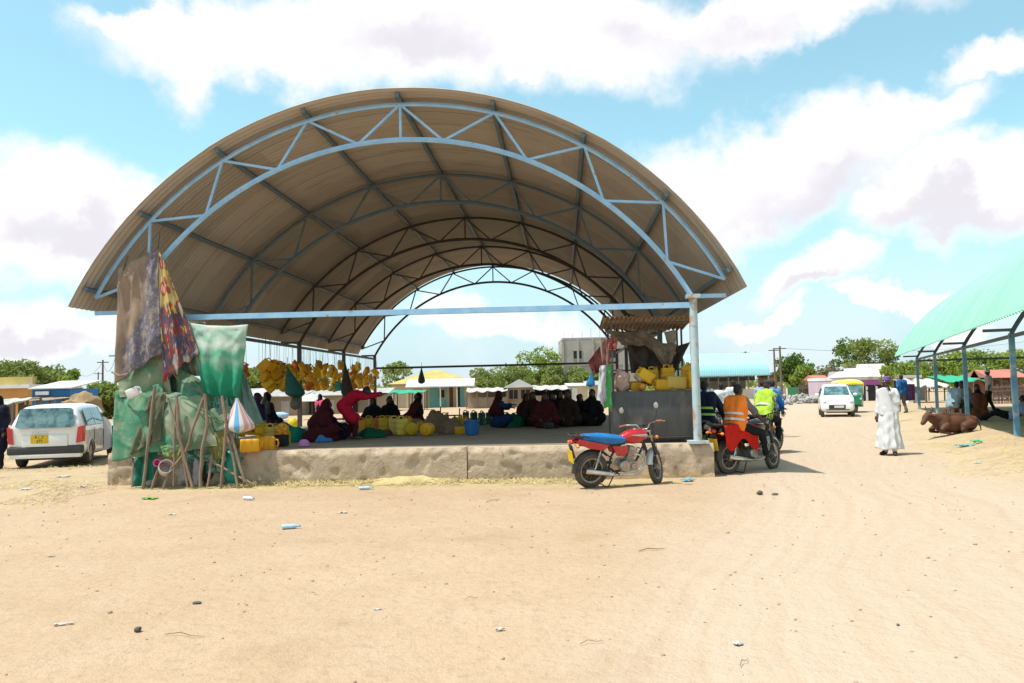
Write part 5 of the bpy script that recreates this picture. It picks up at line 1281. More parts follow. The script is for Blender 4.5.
# wooden rack with two uprights
rk = thing('wooden_rack', 'rough wooden rack with upright sticks behind the sacking heaps', 'rack', F(450, 427), -SA)
WD2 = mat('brown_wood', (.17,.09,.05), .8, c2=(.11,.06,.035), scale=8)
k = MB()
for y in (0, .12, .24): k.box((0, y, .32), (.62,.09,.03))
obj('top', k, WD2, rk)
for x, y, h in ((-.27,0,.58),(.27,0,.52),(-.27,.25,.32),(.27,.25,.32),(.12,0,.32)):
    k = MB(); k.tube([(x,y,0),(x+.01,y,h)], .018, 6); obj('leg', k, WD2, rk)
bn = thing('low_bench', 'low wooden bench behind the maroon robed woman', 'bench', F(340, 432), -SA)
k = MB(); k.box((0,0,.34),(1.0,.26,.04)); obj('seat', k, WD2, bn, bevel=.006)
for x in (-.42,.42):
    k = MB(); k.box((x,0,.16),(.06,.22,.32)); obj('leg', k, WD2, bn)
for n_, (px, py, lab) in enumerate(((549,428.5,'black cooking pot on the floor in front of the seated women'),(557,428,'small dark bowl beside the black pot'))):
    o = obj('pot', MB().lathe([(.001,0),(.10,0),(.14,.06),(.14,.13),(.15,.14),(.13,.14),(.10,.02),(.001,.02)] if n_ == 0 else [(.001,0),(.07,0),(.11,.05),(.10,.05),(.06,.01),(.001,.01)], 'z', (0,0,0), 20), BLK); o.location = F(px, py); tag(o, lab, 'pot' if n_ == 0 else 'bowl')
o = obj('box', MB().box((0,0,.07),(.10,.08,.06)), BLK); bpy.data.objects.remove(o)
# remove the pattern can (only its copies stay)
for c in kids(CAN): bpy.data.objects.remove(c)
bpy.data.objects.remove(CAN)
# ------------------------------------------------------------------ people under and around the shed
NAVY = cloth_mat('navy_cloth', (.012,.014,.030)); BLACKC = cloth_mat('black_cloth', (.009,.009,.011)); MAR = cloth_mat('maroon_robe', (.055,.008,.012)); PURPC = cloth_mat('purple_robe', (.035,.022,.075)); DRED = cloth_mat('dark_red_robe', (.075,.010,.014))
REDC = cloth_mat('red_tunic', (.42,.008,.030)); BLUEC = cloth_mat('blue_cloth', (.03,.14,.38)); PINKC = cloth_mat('pink_cloth', (.55,.08,.14)); WHTC = cloth_mat('white_cotton', (.62,.62,.62), (.56,.56,.57)); GREYC = cloth_mat('grey_cloth', (.16,.16,.165)); BLTR = cloth_mat('black_trousers', (.016,.016,.018))
PBL = cloth_mat('pale_blue_shirt', (.30,.36,.52)); LBL = cloth_mat('light_blue_shirt', (.26,.36,.42)); BRC = cloth_mat('brown_robe', (.035,.018,.013))
def face_cam(p, off=0): return math.atan2(-(CAM.x-p.x), CAM.y-p.y)+off      # heading that looks at the camera
random.seed(3)
def S(px, py, lab, rz, m, v=None, z=FLOORZ, **k):
    p = F(px, py, z) if z is not None else GG(px, py); return sit_robed(lab, p, rz, m, v, **k)
S(255, 433, 'woman in a dark purple robe and veil sitting nearest the striped bag', rad(-70), PURPC, PURPC, h=1.12)
S(265, 431, 'woman in a black robe sitting behind the purple robed one', rad(-50), NAVY, BLACKC, h=1.15)
S(316, 441, 'woman in a dark maroon robe sitting sideways left of the bending man', rad(-60), MAR, MAR, h=.92, lean=.22)
S(326, 439, 'woman in a navy robe sitting tucked behind the maroon robed one', rad(-100), NAVY, NAVY, h=.70)
S(374, 429, 'woman in a wide black robe sitting behind the jerrycans under the stretched arm', rad(170), BLACKC, NAVY, h=.88)
S(391, 428, 'woman in a narrow black veil sitting right of the stretched hand', rad(165), BLACKC, BLACKC, h=.92, wide=.75)
S(414, 428, 'woman in a dark red robe leaning back left of the rack', rad(110), DRED, BLACKC, h=1.02, lean=-.10)
S(497, 427, 'woman in a maroon veil and blue cloth raising one hand', rad(-85), cloth_mat('blue_wrap', (.012,.035,.10)), MAR, h=1.02, wide=.7, arm=[(-.15,.38,.52,-1),(.20,.40,.60,1)])
S(526, 425, 'veiled woman at the left end of the seated row', rad(200), MAR, MAR, h=.90, wide=.6)
S(533, 425.5, 'veiled woman second from the left in the seated row', rad(185), BRC, MAR, h=.96, wide=.6)
S(546, 427, 'woman in a wide dark red robe in the middle of the seated row', rad(178), DRED, MAR, h=.95, wide=.85)
S(560, 425.5, 'woman in black right of the dark red one in the seated row', rad(190), NAVY, BLACKC, h=.98, wide=.62)
S(568.5, 426, 'woman in dark brown, rightmost of the close seated row', rad(175), BRC, BRC, h=1.0, wide=.68)
S(552.5, 425, 'woman in dark maroon squeezed between the dark red and the black robed ones', rad(182), MAR, BLACKC, h=.92, wide=.6)
S(580, 424.5, 'woman in a dark robe in the gap left of the one by the kiosk', rad(188), NAVY, MAR, h=.86, wide=.6)
S(593, 425, 'woman in a black robe sitting apart by the kiosk with an arm stretched out', rad(170), BLACKC, BLACKC, h=1.0, wide=.72, arm=[(.55,.10,.50,1),(-.16,.33,.25,-1)])
# the bending man
hp = F(352, 439.5)
bend = pose(pel=(-.22,0,.80), chest=(.06,.0,1.00), neck=(.22,0,1.09), head=(.36,.02,1.12), look=(.95,0,-.25),
    shL=(.13,.17,1.04), shR=(.13,-.17,1.03), elL=(.42,.16,1.02), wrL=(.68,.14,1.05), elR=(.40,-.18,.98), wrR=(.62,-.10,1.02),
    hipL=(-.20,.10,.78), hipR=(-.20,-.10,.78), knL=(-.02,.12,.44), knR=(.12,-.11,.45), anL=(-.12,.12,.085), anR=(.10,-.11,.085), toeL=(.04,.12,.03), toeR=(.26,-.11,.03))
person('man in a long red tunic bending over to the right with his arm stretched out', hp, rad(-4), bend, [('tunic', REDC, dict(g=.03, sleeve=1, down=.85)), ('hair', HAIR), ('trousers', cloth_mat('dark_maroon_trousers', (.05,.012,.016)))], vox=.016, scale=.94)
# person in pink and small figure beyond the platform edge
person('person in a pink top standing beyond the platform behind the maroon robed woman', V((D(320,400,31).x, 31, 0)), rad(150), pose(), [('shirt', PINKC), ('veil', BLACKC), ('trousers', BLTR)], vox=.022, scale=.92)

# riders at the right corner
def behind(loc, rz, a, b=0): return loc+V((math.cos(rz), math.sin(rz), 0))*a+V((-math.sin(rz), math.cos(rz), 0))*b
ORANGE = cloth_mat('orange_vest', (.90,.24,.03), (.80,.18,.025)); BAND = mat('reflective_silver', (.62,.62,.60), .35, c2=(.50,.48,.45)); LIME = cloth_mat('lime_vest', (.40,.60,.06)); NAVYJ = cloth_mat('navy_jacket', (.016,.024,.05))
P = ride_pose(.82, .06, footR=(.26,.58,.36), footL=(-.24,.50,.36), handR=(.30,.52,.95), handL=(-.30,.55,.95), look=(.15,1,-.05)); P['knR'] = V((.25,.48,.76)); P['knL'] = V((-.25,.46,.76))
person('rider in an orange safety vest sitting on the dark motorcycle', behind(B2LOC, B2RZ, .22), B2RZ-PI/2, P, [('shirt', GREYC, dict(g=.016, sleeve=.6)), ('vest', ORANGE, dict(g=.036, sleeve=0)), ('strap', BAND, dict(at=(.30,.62))), ('trousers', BLTR), ('shoe', SOLE), ('hair', HAIR)], vox=.013, scale=.96)
P = ride_pose(.82, .03, look=(.1,1,0))
person('rider in a navy jacket with lime bands sitting behind the front post', behind(B3LOC, rad(62), .20), rad(62)-PI/2, P, [('jacket', NAVYJ, dict(g=.03, sleeve=1)), ('strap', mat('lime_band', (.40,.75,.08), .5), dict(at=(.28,.66))), ('trousers', BLTR), ('shoe', SOLE), ('hair', HAIR)], vox=.014)
P = ride_pose(.82, .24, look=(.2,1,-.3)); 
person('rider in a blue and lime jacket stooping forward on the farthest motorcycle', behind(B4LOC, rad(52), .45), rad(52)-PI/2, P, [('jacket', cloth_mat('bright_blue_jacket', (.02,.16,.50)), dict(g=.026, sleeve=1)), ('vest', LIME, dict(g=.034, sleeve=0)), ('strap', BAND, dict(at=(.45,))), ('trousers', BLTR), ('shoe', SOLE), ('cap', mat('dark_olive_cap', (.04,.045,.04), .9))], vox=.014)
# red cloth under the rider, lying over the seat and tank
def seatcloth():
    b = MB()
    def fn(i, j):
        x = -.28+.92*i; a = (j-.5)*2
        y = a*.30; dr = max(0, abs(a)-.42)
        z = .905+.02*nz(i*5, j*5, 1)-(dr*.62*(1+.3*math.sin(i*9))) ; y = math.copysign(min(abs(a), .42)*.36+dr*.06+.02*nz(i*4, j*6, 3), a)
        if i > .8: z -= (i-.8)*.2
        return V((x, y, z))
    b.grid(fn, 22, 22); return b
o = obj('red_cloth', seatcloth(), cloth_mat('red_cloth', (.55,.02,.012)), None, True, 180); o.location = B2LOC; o.rotation_euler = (rad(2),0,B2RZ); tag(o, 'bright red cloth draped over the seat under the orange vested rider', 'cloth')
# lookers-on behind the riders
for px, py, d, lab, m, tr, cap, h in ((733,378,26,'man in a white shirt standing behind the riders, back turned','w',GREYC,None,1.02),(706,382,23,'man in a pale blue shirt standing half hidden by the front post','p',BLTR,None,1.0),(762,380,25,'man in a pale blue striped shirt standing behind the stooping rider','b',BLTR,None,1.0),(772.5,384,24,'man in a blue shirt standing rightmost of the group by the motorcycles','b2',BLTR,None,1.0),(721,385,24,'man in a white shirt standing between the navy and orange riders','w2',BLTR,None,.97)):
    p = D(px, py, d); p.z = 0
    mm = {'w': WHTC, 'p': LBL, 'b': PBL, 'b2': cloth_mat('mid_blue_shirt', (.16,.25,.48)), 'w2': WHTC}[m]
    person(lab, p, rad(random.uniform(-30,30)), pose(elR=(.25,.06,1.15), wrR=(.20,.22,1.0)) if m == 'w' else pose(), [('shirt', mm, dict(g=.03)), ('trousers', tr), ('shoe', SOLE), ('hair', HAIR)], vox=.02, scale=h)
p = D(697, 400, 16.6); p.z = 0
person('rider in a lime vest standing hidden behind the kiosk and front post', p, rad(10), pose(), [('shirt', NAVYJ), ('vest', LIME, dict(g=.034, sleeve=0)), ('trousers', BLTR), ('hair', HAIR)], vox=.02, scale=.93)
# the man in white
p = GG(890.5, 455)
P = pose(head=(0,.03,1.615), look=(.35,1,-.02), shL=(-.165,0,1.41), shR=(.165,0,1.41), elL=(-.23,.06,1.17), wrL=(-.13,.16,1.44), elR=(.21,-.02,1.13), wrR=(.22,.05,.88), anL=(-.13,.06,.085), knL=(-.12,.06,.5), anR=(.12,-.03,.085), toeL=(-.20,.20,.03), toeR=(.15,.12,.03))
whm = person('man in a long white robe and purple cap standing on the dirt road', p, face_cam(p, rad(-25)), P, [('trousers', WHTC), ('shoe', SOLE), ('cap', mat('purple_cap', (.14,.07,.24), .9, c2=(.22,.12,.30), scale=20), dict(flat=1))], vox=.011, eyes=True)
rb = MB(); rings = []
for z, rx, ry, cx, cy in ((.14,.315,.26,0,.02),(.17,.315,.26,0,.02),(.35,.29,.24,0,.02),(.6,.265,.21,0,.015),(.9,.25,.18,0,.01),(1.15,.225,.155,0,.01),(1.3,.225,.15,0,.01),(1.40,.205,.13,0,.0),(1.46,.12,.09,0,0),(1.50,.075,.075,0,.005)):
    t = max(0, 1-z/1.2)
    rings.append([V((cx+rx*math.cos(a)*(1+.17*t*math.sin(6*a+z*1.5)+.10*t*math.sin(11*a)), cy+ry*math.sin(a)*(1+.17*t*math.sin(7*a+1+z)), z+.015*math.sin(3*a)*t)) for a in np.linspace(0, 2*PI, 61)[:-1]])
rings = [[V((p.x*.82, p.y*1.0, p.z)) for p in r] for r in rings]
rb.loft(rings)
for s in 'LR':
    a, b, c = P['sh'+s], P['el'+s], P['wr'+s]; rb.limb([a-V((0,0,.01)), a.lerp(b,.5), b, b.lerp(c,.75)], [.075,.075,.078,.066], 12)
rb.limb([P['elL']+V((.03,0,0)), V((-.22,.06,.98)), V((-.20,.05,.80))], [.065,.05,.03], 10)
fuse('robe', rb, WHTC, whm, .012, 2)
sw = MB()
def shawl(i, j):
    a = rad(200)-rad(220)*i; r = 1.0+.05*math.sin(i*18+j*3)
    return V((.20*r*math.cos(a)*(1-.15*(1-j)), .185*r*math.sin(a), 1.46-.62*j*(.55+.45*math.sin(PI*i))-.03*math.cos(a*2)))
sw.grid(shawl, 30, 18); o = bpy.data.objects.new('tmp', sw.mesh('tmp')); col.objects.link(o); q = o.modifiers.new('s','SOLIDIFY'); q.thickness = .012; link('shawl', bake(o), cloth_mat('white_shawl', (.64,.64,.65), (.58,.58,.59)), whm, True, 180)
# walkers and sitters on the right
p = GG(903, 413.5)
person('man in a bright blue shirt walking away behind the man in white', p, rad(15), pose(knL=(-.09,.12,.52), anL=(-.09,.10,.12), anR=(.09,-.14,.085)), [('shirt', BLUEC), ('trousers', cloth_mat('khaki_trousers', (.13,.115,.095))), ('shoe', SOLE), ('hair', HAIR)], vox=.02)
p = GG(990.5, 413)
person('man in a pale shirt and white cap walking under the green shed', p, rad(60), pose(knL=(-.09,.14,.52), anL=(-.09,.16,.10), knR=(.09,0,.5), anR=(.09,-.16,.10)), [('shirt', cloth_mat('pale_pink_shirt', (.62,.52,.52))), ('trousers', BLTR), ('shoe', SOLE), ('cap', mat('white_cap', (.7,.7,.7), .8), dict(peak=1))], vox=.02)
p = GG(953, 421)
st1 = thing('stool', 'low wooden stool under the man in the light blue shirt', 'stool', p); k = MB(); k.box((0,0,.40),(.36,.32,.05)); obj('seat', k, WD2, st1)
for x, y in ((-.14,-.12),(.14,-.12),(.14,.12),(-.14,.12)): k = MB(); k.tube([(x*1.2,y*1.2,0),(x,y,.38)], .02, 6); obj('leg', k, WD2, st1)
person('man in a light blue shirt sitting with his back to us under the green shed', p, rad(-62), chair_pose(.44,.20), [('shirt', LBL, dict(g=.03)), ('trousers', cloth_mat('denim', (.035,.065,.115))), ('shoe', SOLE), ('hair', HAIR)], vox=.018)
p = GG(969, 420)
st2 = dup(st1, p, (0,0,.4), 'low wooden stool under the dark haired man by the blue post')
person('dark haired man in a grey shirt sitting facing us beside the blue post', p, rad(120), chair_pose(.44,.22), [('shirt', GREYC), ('trousers', cloth_mat('brown_trousers', (.06,.035,.025))), ('shoe', SOLE), ('hair', HAIR)], vox=.02)
p = GG(979, 418)
sit_robed('woman in a brown robe and black veil sitting right of the blue post', p, rad(140), cloth_mat('rust_robe', (.16,.05,.025)), BLACKC, h=1.25)
p = GG(1012, 421)
lay = pose(pel=(0,0,.14), chest=(.0,-.22,.40), neck=(.0,-.30,.56), head=(.03,-.32,.71), look=(.3,1,-.1), shL=(-.19,-.28,.52), shR=(.19,-.28,.52), elL=(-.30,-.30,.26), wrL=(-.28,-.12,.10), elR=(.28,-.2,.28), wrR=(.16,.05,.30),
    hipL=(-.10,.03,.13), hipR=(.10,.03,.13), knL=(-.14,.45,.26), knR=(.12,.40,.34), anL=(-.16,.86,.09), anR=(.14,.70,.085), toeL=(-.17,.95,.20), toeR=(.14,.86,.06))
person('man in a pale blue shirt sitting on the ground, legs outstretched, at the right edge', p, rad(62), lay, [('shirt', PBL, dict(g=.035, sleeve=.7)), ('trousers', BLTR), ('shoe', SOLE), ('hair', HAIR)], vox=.016)
# far left person beside the station wagon
p = V((D(3, 467, 19.0).x, 19.0, 0))
person('person in a dark navy robe standing left of the station wagon', p-V((.12,0,0)), rad(160), pose(), [('tunic', NAVY, dict(g=.05, sleeve=1, down=1.0)), ('trousers', NAVY), ('veil', BLACKC), ('shoe', SOLE)], vox=.018)
# ------------------------------------------------------------------ the lying cow
def cow(label, loc, rz):
    root = thing('cow', label, 'cow', loc, rz)
    m = mat('red_brown_hide', (.115,.043,.022), .7, c2=(.07,.028,.015), scale=3, stain=(.17,.085,.05), sscale=2.5, slo=.58, shi=.75, bump=.2, bscale=70)
    b = MB()                                                         # facing +X, lying on its belly
    b.ell((0,0,.36), (.62,.30,.33), None, 18, 12); b.ell((.40,0,.40), (.34,.27,.34), None, 16, 10); b.ell((-.42,0,.36), (.34,.30,.30), None, 16, 10)
    b.limb([(-.60,0,.56),(-.2,0,.66),(.2,0,.66),(.45,0,.70)], [.10,.10,.11,.13], 12)   # spine, hump at the withers
    b.ell((.42,0,.73), (.15,.09,.10)); b.ell((-.66,.02,.50), (.12,.16,.14))
    b.limb([(.52,0,.52),(.76,.03,.60),(.93,.08,.66)], [.22,.16,.12], 14)                # neck
    b.limb([(.60,0,.34),(.80,0,.46),(.96,0,.60)], [.07,.06,.04], 10)                  # dewlap
    hd = [(.95,.10,.72),(1.07,.13,.63),(1.17,.17,.50),(1.23,.19,.43)]
    b.limb(hd, [.125,.115,.085,.075], 14)
    for s in (-1, 1):
        b.limb([(-.42,s*.24,.36),(-.12,s*.36,.30),(-.02,s*.36,.16)], [.17,.12,.07], 12)      # hind thigh, knee forward
        b.limb([(-.02,s*.36,.13),(-.38,s*.34,.075)], [.058,.05], 10); b.limb([(-.38,s*.34,.07),(-.08,s*.42,.05)], [.048,.042], 10)
        b.limb([(.44,s*.22,.32),(.66,s*.26,.16)], [.12,.072], 12); b.limb([(.66,s*.26,.10),(.38,s*.29,.055)], [.06,.045], 10)
        b.limb([(.94,.10+s*.10,.74),(.92,.10+s*.24,.70),(.90,.10+s*.30,.67)], [.035,.045,.02], 8)        # ears
    fuse('body', b, m, root, .018, 4)
    HORN = mat('horn', (.10,.08,.06), .5)
    for s in (-1, 1):
        h = MB(); h.limb([(.94,.10+s*.07,.81),(.92,.10+s*.15,.88),(.93,.10+s*.17,.97),(.96,.10+s*.14,1.03)], [.032,.027,.018,.008], 8); obj('horn', h, HORN, root)
        e = MB(); e.ell((1.04,.13+s*.108,.69), .018); obj('eye', e, BLK, root)
        k = MB(); k.limb([(-.08,s*.42,.045),(-.02,s*.43,.04)], [.046,.04], 8); obj('hoof', k, HORN, root)
    n = MB(); n.ell((1.25,.195,.41), (.035,.06,.055)); obj('muzzle', n, mat('muzzle', (.06,.035,.03), .4), root)
    t = MB(); t.limb([(-.76,0,.52),(-.84,.06,.36),(-.80,.16,.14),(-.72,.24,.06)], [.035,.022,.018,.03], 8); obj('tail', t, m, root)
    return root
cw = cow('red brown cow lying on the ground in front of the blue posts', GG(955, 434), rad(180+8)); cw.scale = (.84,.82,.74)
# ------------------------------------------------------------------ trees
def leaf_mat(name, c, c2, c3):
    m = bpy.data.materials.new(name); m.use_nodes = True; N = NT(m.node_tree)
    co = N.n('ShaderNodeTexCoord').outputs['Object']; gi = N.n('ShaderNodeNewGeometry').outputs['Random Per Island']
    b = N.mix(gi, c, c2); b = N.mix(N.mrange(N.noise(co, .55, 3, .6), .42, .66), b, c3)
    d = N.n('ShaderNodeBsdfDiffuse', {'Color': b}); t = N.n('ShaderNodeBsdfTranslucent', {'Color': b})
    N.n('ShaderNodeOutputMaterial', {0: N.n('ShaderNodeMixShader', {0: .38, 1: d.outputs[0], 2: t.outputs[0]}).outputs[0]}); return m
LF = leaf_mat('thorn_tree_leaves', (.19,.25,.06), (.26,.32,.09), (.27,.30,.11))
LFD = leaf_mat('dark_leaves', (.08,.14,.03), (.12,.19,.05), (.18,.24,.06))
LFY = leaf_mat('lime_leaves', (.25,.33,.06), (.32,.38,.09), (.21,.29,.06))
LFG = leaf_mat('dry_scrub', (.26,.23,.14), (.32,.27,.18), (.23,.23,.11))
BARK = mat('grey_bark', (.16,.125,.095), .9, c2=(.10,.08,.06), scale=4, bump=.5, bscale=12)
rs = np.random.RandomState(4)
def leaves(centres, radii, n, size, squash=.75):
    vs = []; fs = []
    for c, r in zip(centres, radii):
        d = rs.normal(size=(n, 3)); d /= np.linalg.norm(d, axis=1)[:, None]
        rr = r*rs.uniform(.25, 1.08, n)**.55
        p = np.array(c)+d*rr[:, None]*np.array([1, 1, squash])
        a = rs.normal(size=(n, 3)); a /= np.linalg.norm(a, axis=1)[:, None]
        b = np.cross(a, rs.normal(size=(n, 3))); b /= np.linalg.norm(b, axis=1)[:, None]
        s = size*rs.uniform(.5, 1.3, n)
        for k in range(n):
            o = len(vs); A = a[k]*s[k]; B_ = b[k]*s[k]*.55
            vs += [p[k]-A, p[k]+B_, p[k]+A, p[k]-B_]; fs.append((o, o+1, o+2, o+3))
    m = MB(); m.v = [tuple(x) for x in vs]; m.f = fs; return m
def tree_proto(H, W, lf, seed, base=.18, nclump=22, n=190, size=.22, spread=1.0, trunk=.13, flat=.75):
    """crown of width W between base*H and H, and a trunk with limbs that reach into the clumps"""
    global rs; rs = np.random.RandomState(seed); rnd = random.Random(seed)
    cs, rr = [], []
    for i in range(nclump):
        a = rnd.uniform(0, 2*PI); q = rnd.random()**.55; z = base*H+(1-base)*H*(.18+.70*rnd.random())
        k = math.sin(PI*min(.98, max(.12, (z-base*H)/((1-base)*H)*.80+.14)))
        rad_ = W*.5*q*k*spread*.82; r = W*rnd.uniform(.13, .24)
        z = min(z, H-r*flat*.8)
        cs.append((rad_*math.cos(a), rad_*math.sin(a), z)); rr.append(r)
    crown = leaves(cs, rr, n, size, flat)
    t = MB(); top = V((rnd.uniform(-.3,.3), rnd.uniform(-.3,.3), H*.55))
    t.tube([(0,0,-.1),(.05*H*rnd.uniform(-.5,.5), 0, H*.2), top*.8, top], [trunk, trunk*.8, trunk*.55, trunk*.3], 8)
    for c, r in zip(cs, rr):
        s = V((0,0,H*rnd.uniform(.15,.45))); e = V(c); mid = s.lerp(e, .5)+V((0,0,-.12*H*rnd.random()))
        t.tube([s, mid, e], [trunk*.4, trunk*.28, trunk*.08], 5)
    return crown, t
def tree(label, px, d, ytop, wpx, lf, seed, group=None, name='tree', wpx_h=None, rot=0, **k):
    p = D(px, 400, d); p.z = 0; H = D(px, ytop, d).z; W = wpx*1.16*d/FP
    root = thing(name, label, 'tree' if name != 'bush' else 'bush', p, rot, group)
    c, t = tree_proto(H, W, lf, seed, **k)
    obj('crown', c, lf, root, False); obj('trunk', t, BARK, root); return root
# far left
tree('broad bushy tree behind the yellow shop at the left edge', 14, 80, 361, 60, LF, 1, base=.15)
tree('green tree between the yellow shop and the blue kiosk, behind both', 50, 85, 366, 48, LF, 2, base=.12)
tree('slim loose tree right of the blue kiosk roof', 72, 70, 369, 26, LFY, 3, nclump=9, base=.2)
tree('low scrub bush behind the open driver door of the station wagon', 100, 62, 384, 42, LF, 4, name='bush', base=0, trunk=.05)
tree('low scrub bush left of the tarpaulin stall', 128, 70, 383, 36, LF, 41, name='bush', base=0, trunk=.05)
# through the left side of the shed
for i, (px, yt, wd, d, f, lab) in enumerate(((238,362,34,66,LFY,'bright green tree seen just right of the white and green net'),(262,366,40,70,LF,'green tree behind the big bunch of hanging jerrycans'),(290,360,36,74,LF,'tall green tree behind the dark green hanging sack'),(318,372,40,78,LF,'green tree behind the long row of hanging jerrycans'),(352,374,36,84,LF,'small green tree left of the rear left post'))):
    tree(lab, px, d, yt, wd, f, 10+i, base=.1, nclump=12)
tree('loose tree behind the gable of the yellow roofed house', 396, 96, 361, 34, LF, 20, nclump=10)
# behind the stalls
for i, (px, yt, wd, d, f, lab) in enumerate(((486,369,38,98,LF,'round green tree rightmost behind the yellow roofed house'),(512,366,44,104,LF,'wide green tree behind the pale market stalls'),(540,347,44,108,LFY,'tallest green tree, left of the grey concrete building'),(563,362,40,100,LF,'green tree in front of the grey concrete building'),(590,372,34,96,LF,'low green tree below the windows of the concrete building'))):
    tree(lab, px, d, yt, wd, f, 30+i, base=.08, nclump=18, n=190)
tree('small crown showing above the turquoise arched roof', 742, 130, 343, 30, LFY, 45, nclump=8)
tree('dense dark green tree right of the turquoise arched roof', 793, 100, 352, 42, LFD, 46, base=.1, nclump=20, n=220)
tree('bright green bushy tree at the foot of the dense dark one', 809, 92, 366, 26, LFY, 47, base=.05)
tree('dry grey brown thicket behind the hatchback', 838, 90, 366, 40, LFG, 48, base=0, n=140, name='bush')
tree('dry grey brown thicket left of the stepped white parapet', 862, 92, 366, 36, LFG, 49, base=0, n=140, name='bush')
tree('tall dark tree with a leaning top behind the purple shop', 852, 118, 335, 34, LFD, 50, base=.35, nclump=12)
tree('tall spreading green tree behind the purple shop', 873, 112, 339, 46, LF, 51, base=.3, nclump=18, n=200)
tree('small pale sapling in front of the purple shop', 883.5, 52, 363, 22, LFY, 52, base=.3, nclump=7, n=70, size=.12, trunk=.05)
for i, (px, yt, wd, f, lab) in enumerate(((905,362,36,LFY,'lime green tree left of the far blue posts'),(930,355,44,LF,'green tree between the two far blue posts'),(957,352,46,LFY,'lime green tree behind the green market canopy'),(984,350,46,LF,'green tree left of the red roofed hut'),(1010,349,46,LFY,'lime green tree behind the red roofed hut'),(1040,350,46,LF,'green tree at the right edge of the view'))):
    tree(lab, px, 108+3*(i % 2), yt, wd, f, 60+i, base=.02, nclump=18, n=170)
# far scrub on the horizon: one mass
rs = np.random.RandomState(9); cs = []; rr = []
for k in range(420):
    a = rs.uniform(-.95, .95); d = rs.uniform(190, 330); cs.append((d*math.sin(a), d*math.cos(a), rs.uniform(.4, 2.2))); rr.append(rs.uniform(2.2, 4.6))
o = obj('distant_scrub', leaves(cs, rr, 46, .75, .55), LF, None, False); tag(o, 'low green scrub along the far horizon', 'scrub', None, 'stuff')

# ------------------------------------------------------------------ buildings
def M_(n, c, **k): return mat(n, c, k.pop('rough', .85), bump=.2, bscale=4, scale=k.pop('scale', .8), **k)
W_YEL = M_('yellow_wall', (.55,.42,.13), stain=(.42,.32,.17), sscale=.8); W_CREAM = M_('cream_wall', (.56,.47,.32)); W_WHITE = M_('white_wall', (.72,.70,.67), stain=(.5,.45,.38), sscale=.9); W_TURQ = M_('turquoise_wall', (.18,.48,.44)); W_BLUE = M_('blue_wall', (.04,.19,.42)); W_PURP = M_('purple_wall', (.42,.12,.34)); W_GREY = M_('raw_concrete', (.40,.37,.32), c2=(.31,.28,.245), stain=(.26,.23,.19), sscale=.5); W_MUD = M_('mud_wall', (.34,.25,.17), c2=(.26,.19,.13)); W_ORG = M_('orange_wall', (.55,.27,.08))
R_YEL = M_('yellow_roof', (.46,.37,.12)); R_WHITE = M_('white_roof_sheet', (.60,.59,.57), rough=.5); R_TIN = M_('old_tin_roof', (.42,.40,.37), c2=(.30,.27,.24), rough=.5); R_AQUA = roof_mat('aqua_iron_sheet', (.30,.60,.64), (.34,.64,.68), 1.2, (.30,.58,.60)); R_RED = M_('red_roof', (.48,.17,.12)); DKW = M_('dark_opening', (.03,.027,.025)); SHUT = M_('brown_shutter', (.14,.075,.045)); POLEW = M_('pole_wood', (.16,.12,.09)); TARPW = cloth_mat('white_tarp', (.50,.48,.44), (.38,.36,.33)); TARPG = cloth_mat('market_green', (.05,.36,.22)); R_GRN = M_('green_paint', (.06,.26,.12))
def X(px, d): p = D(px, 400, d); return V((p.x, d, 0))
def Z(px, py, d): return D(px, py, d).z
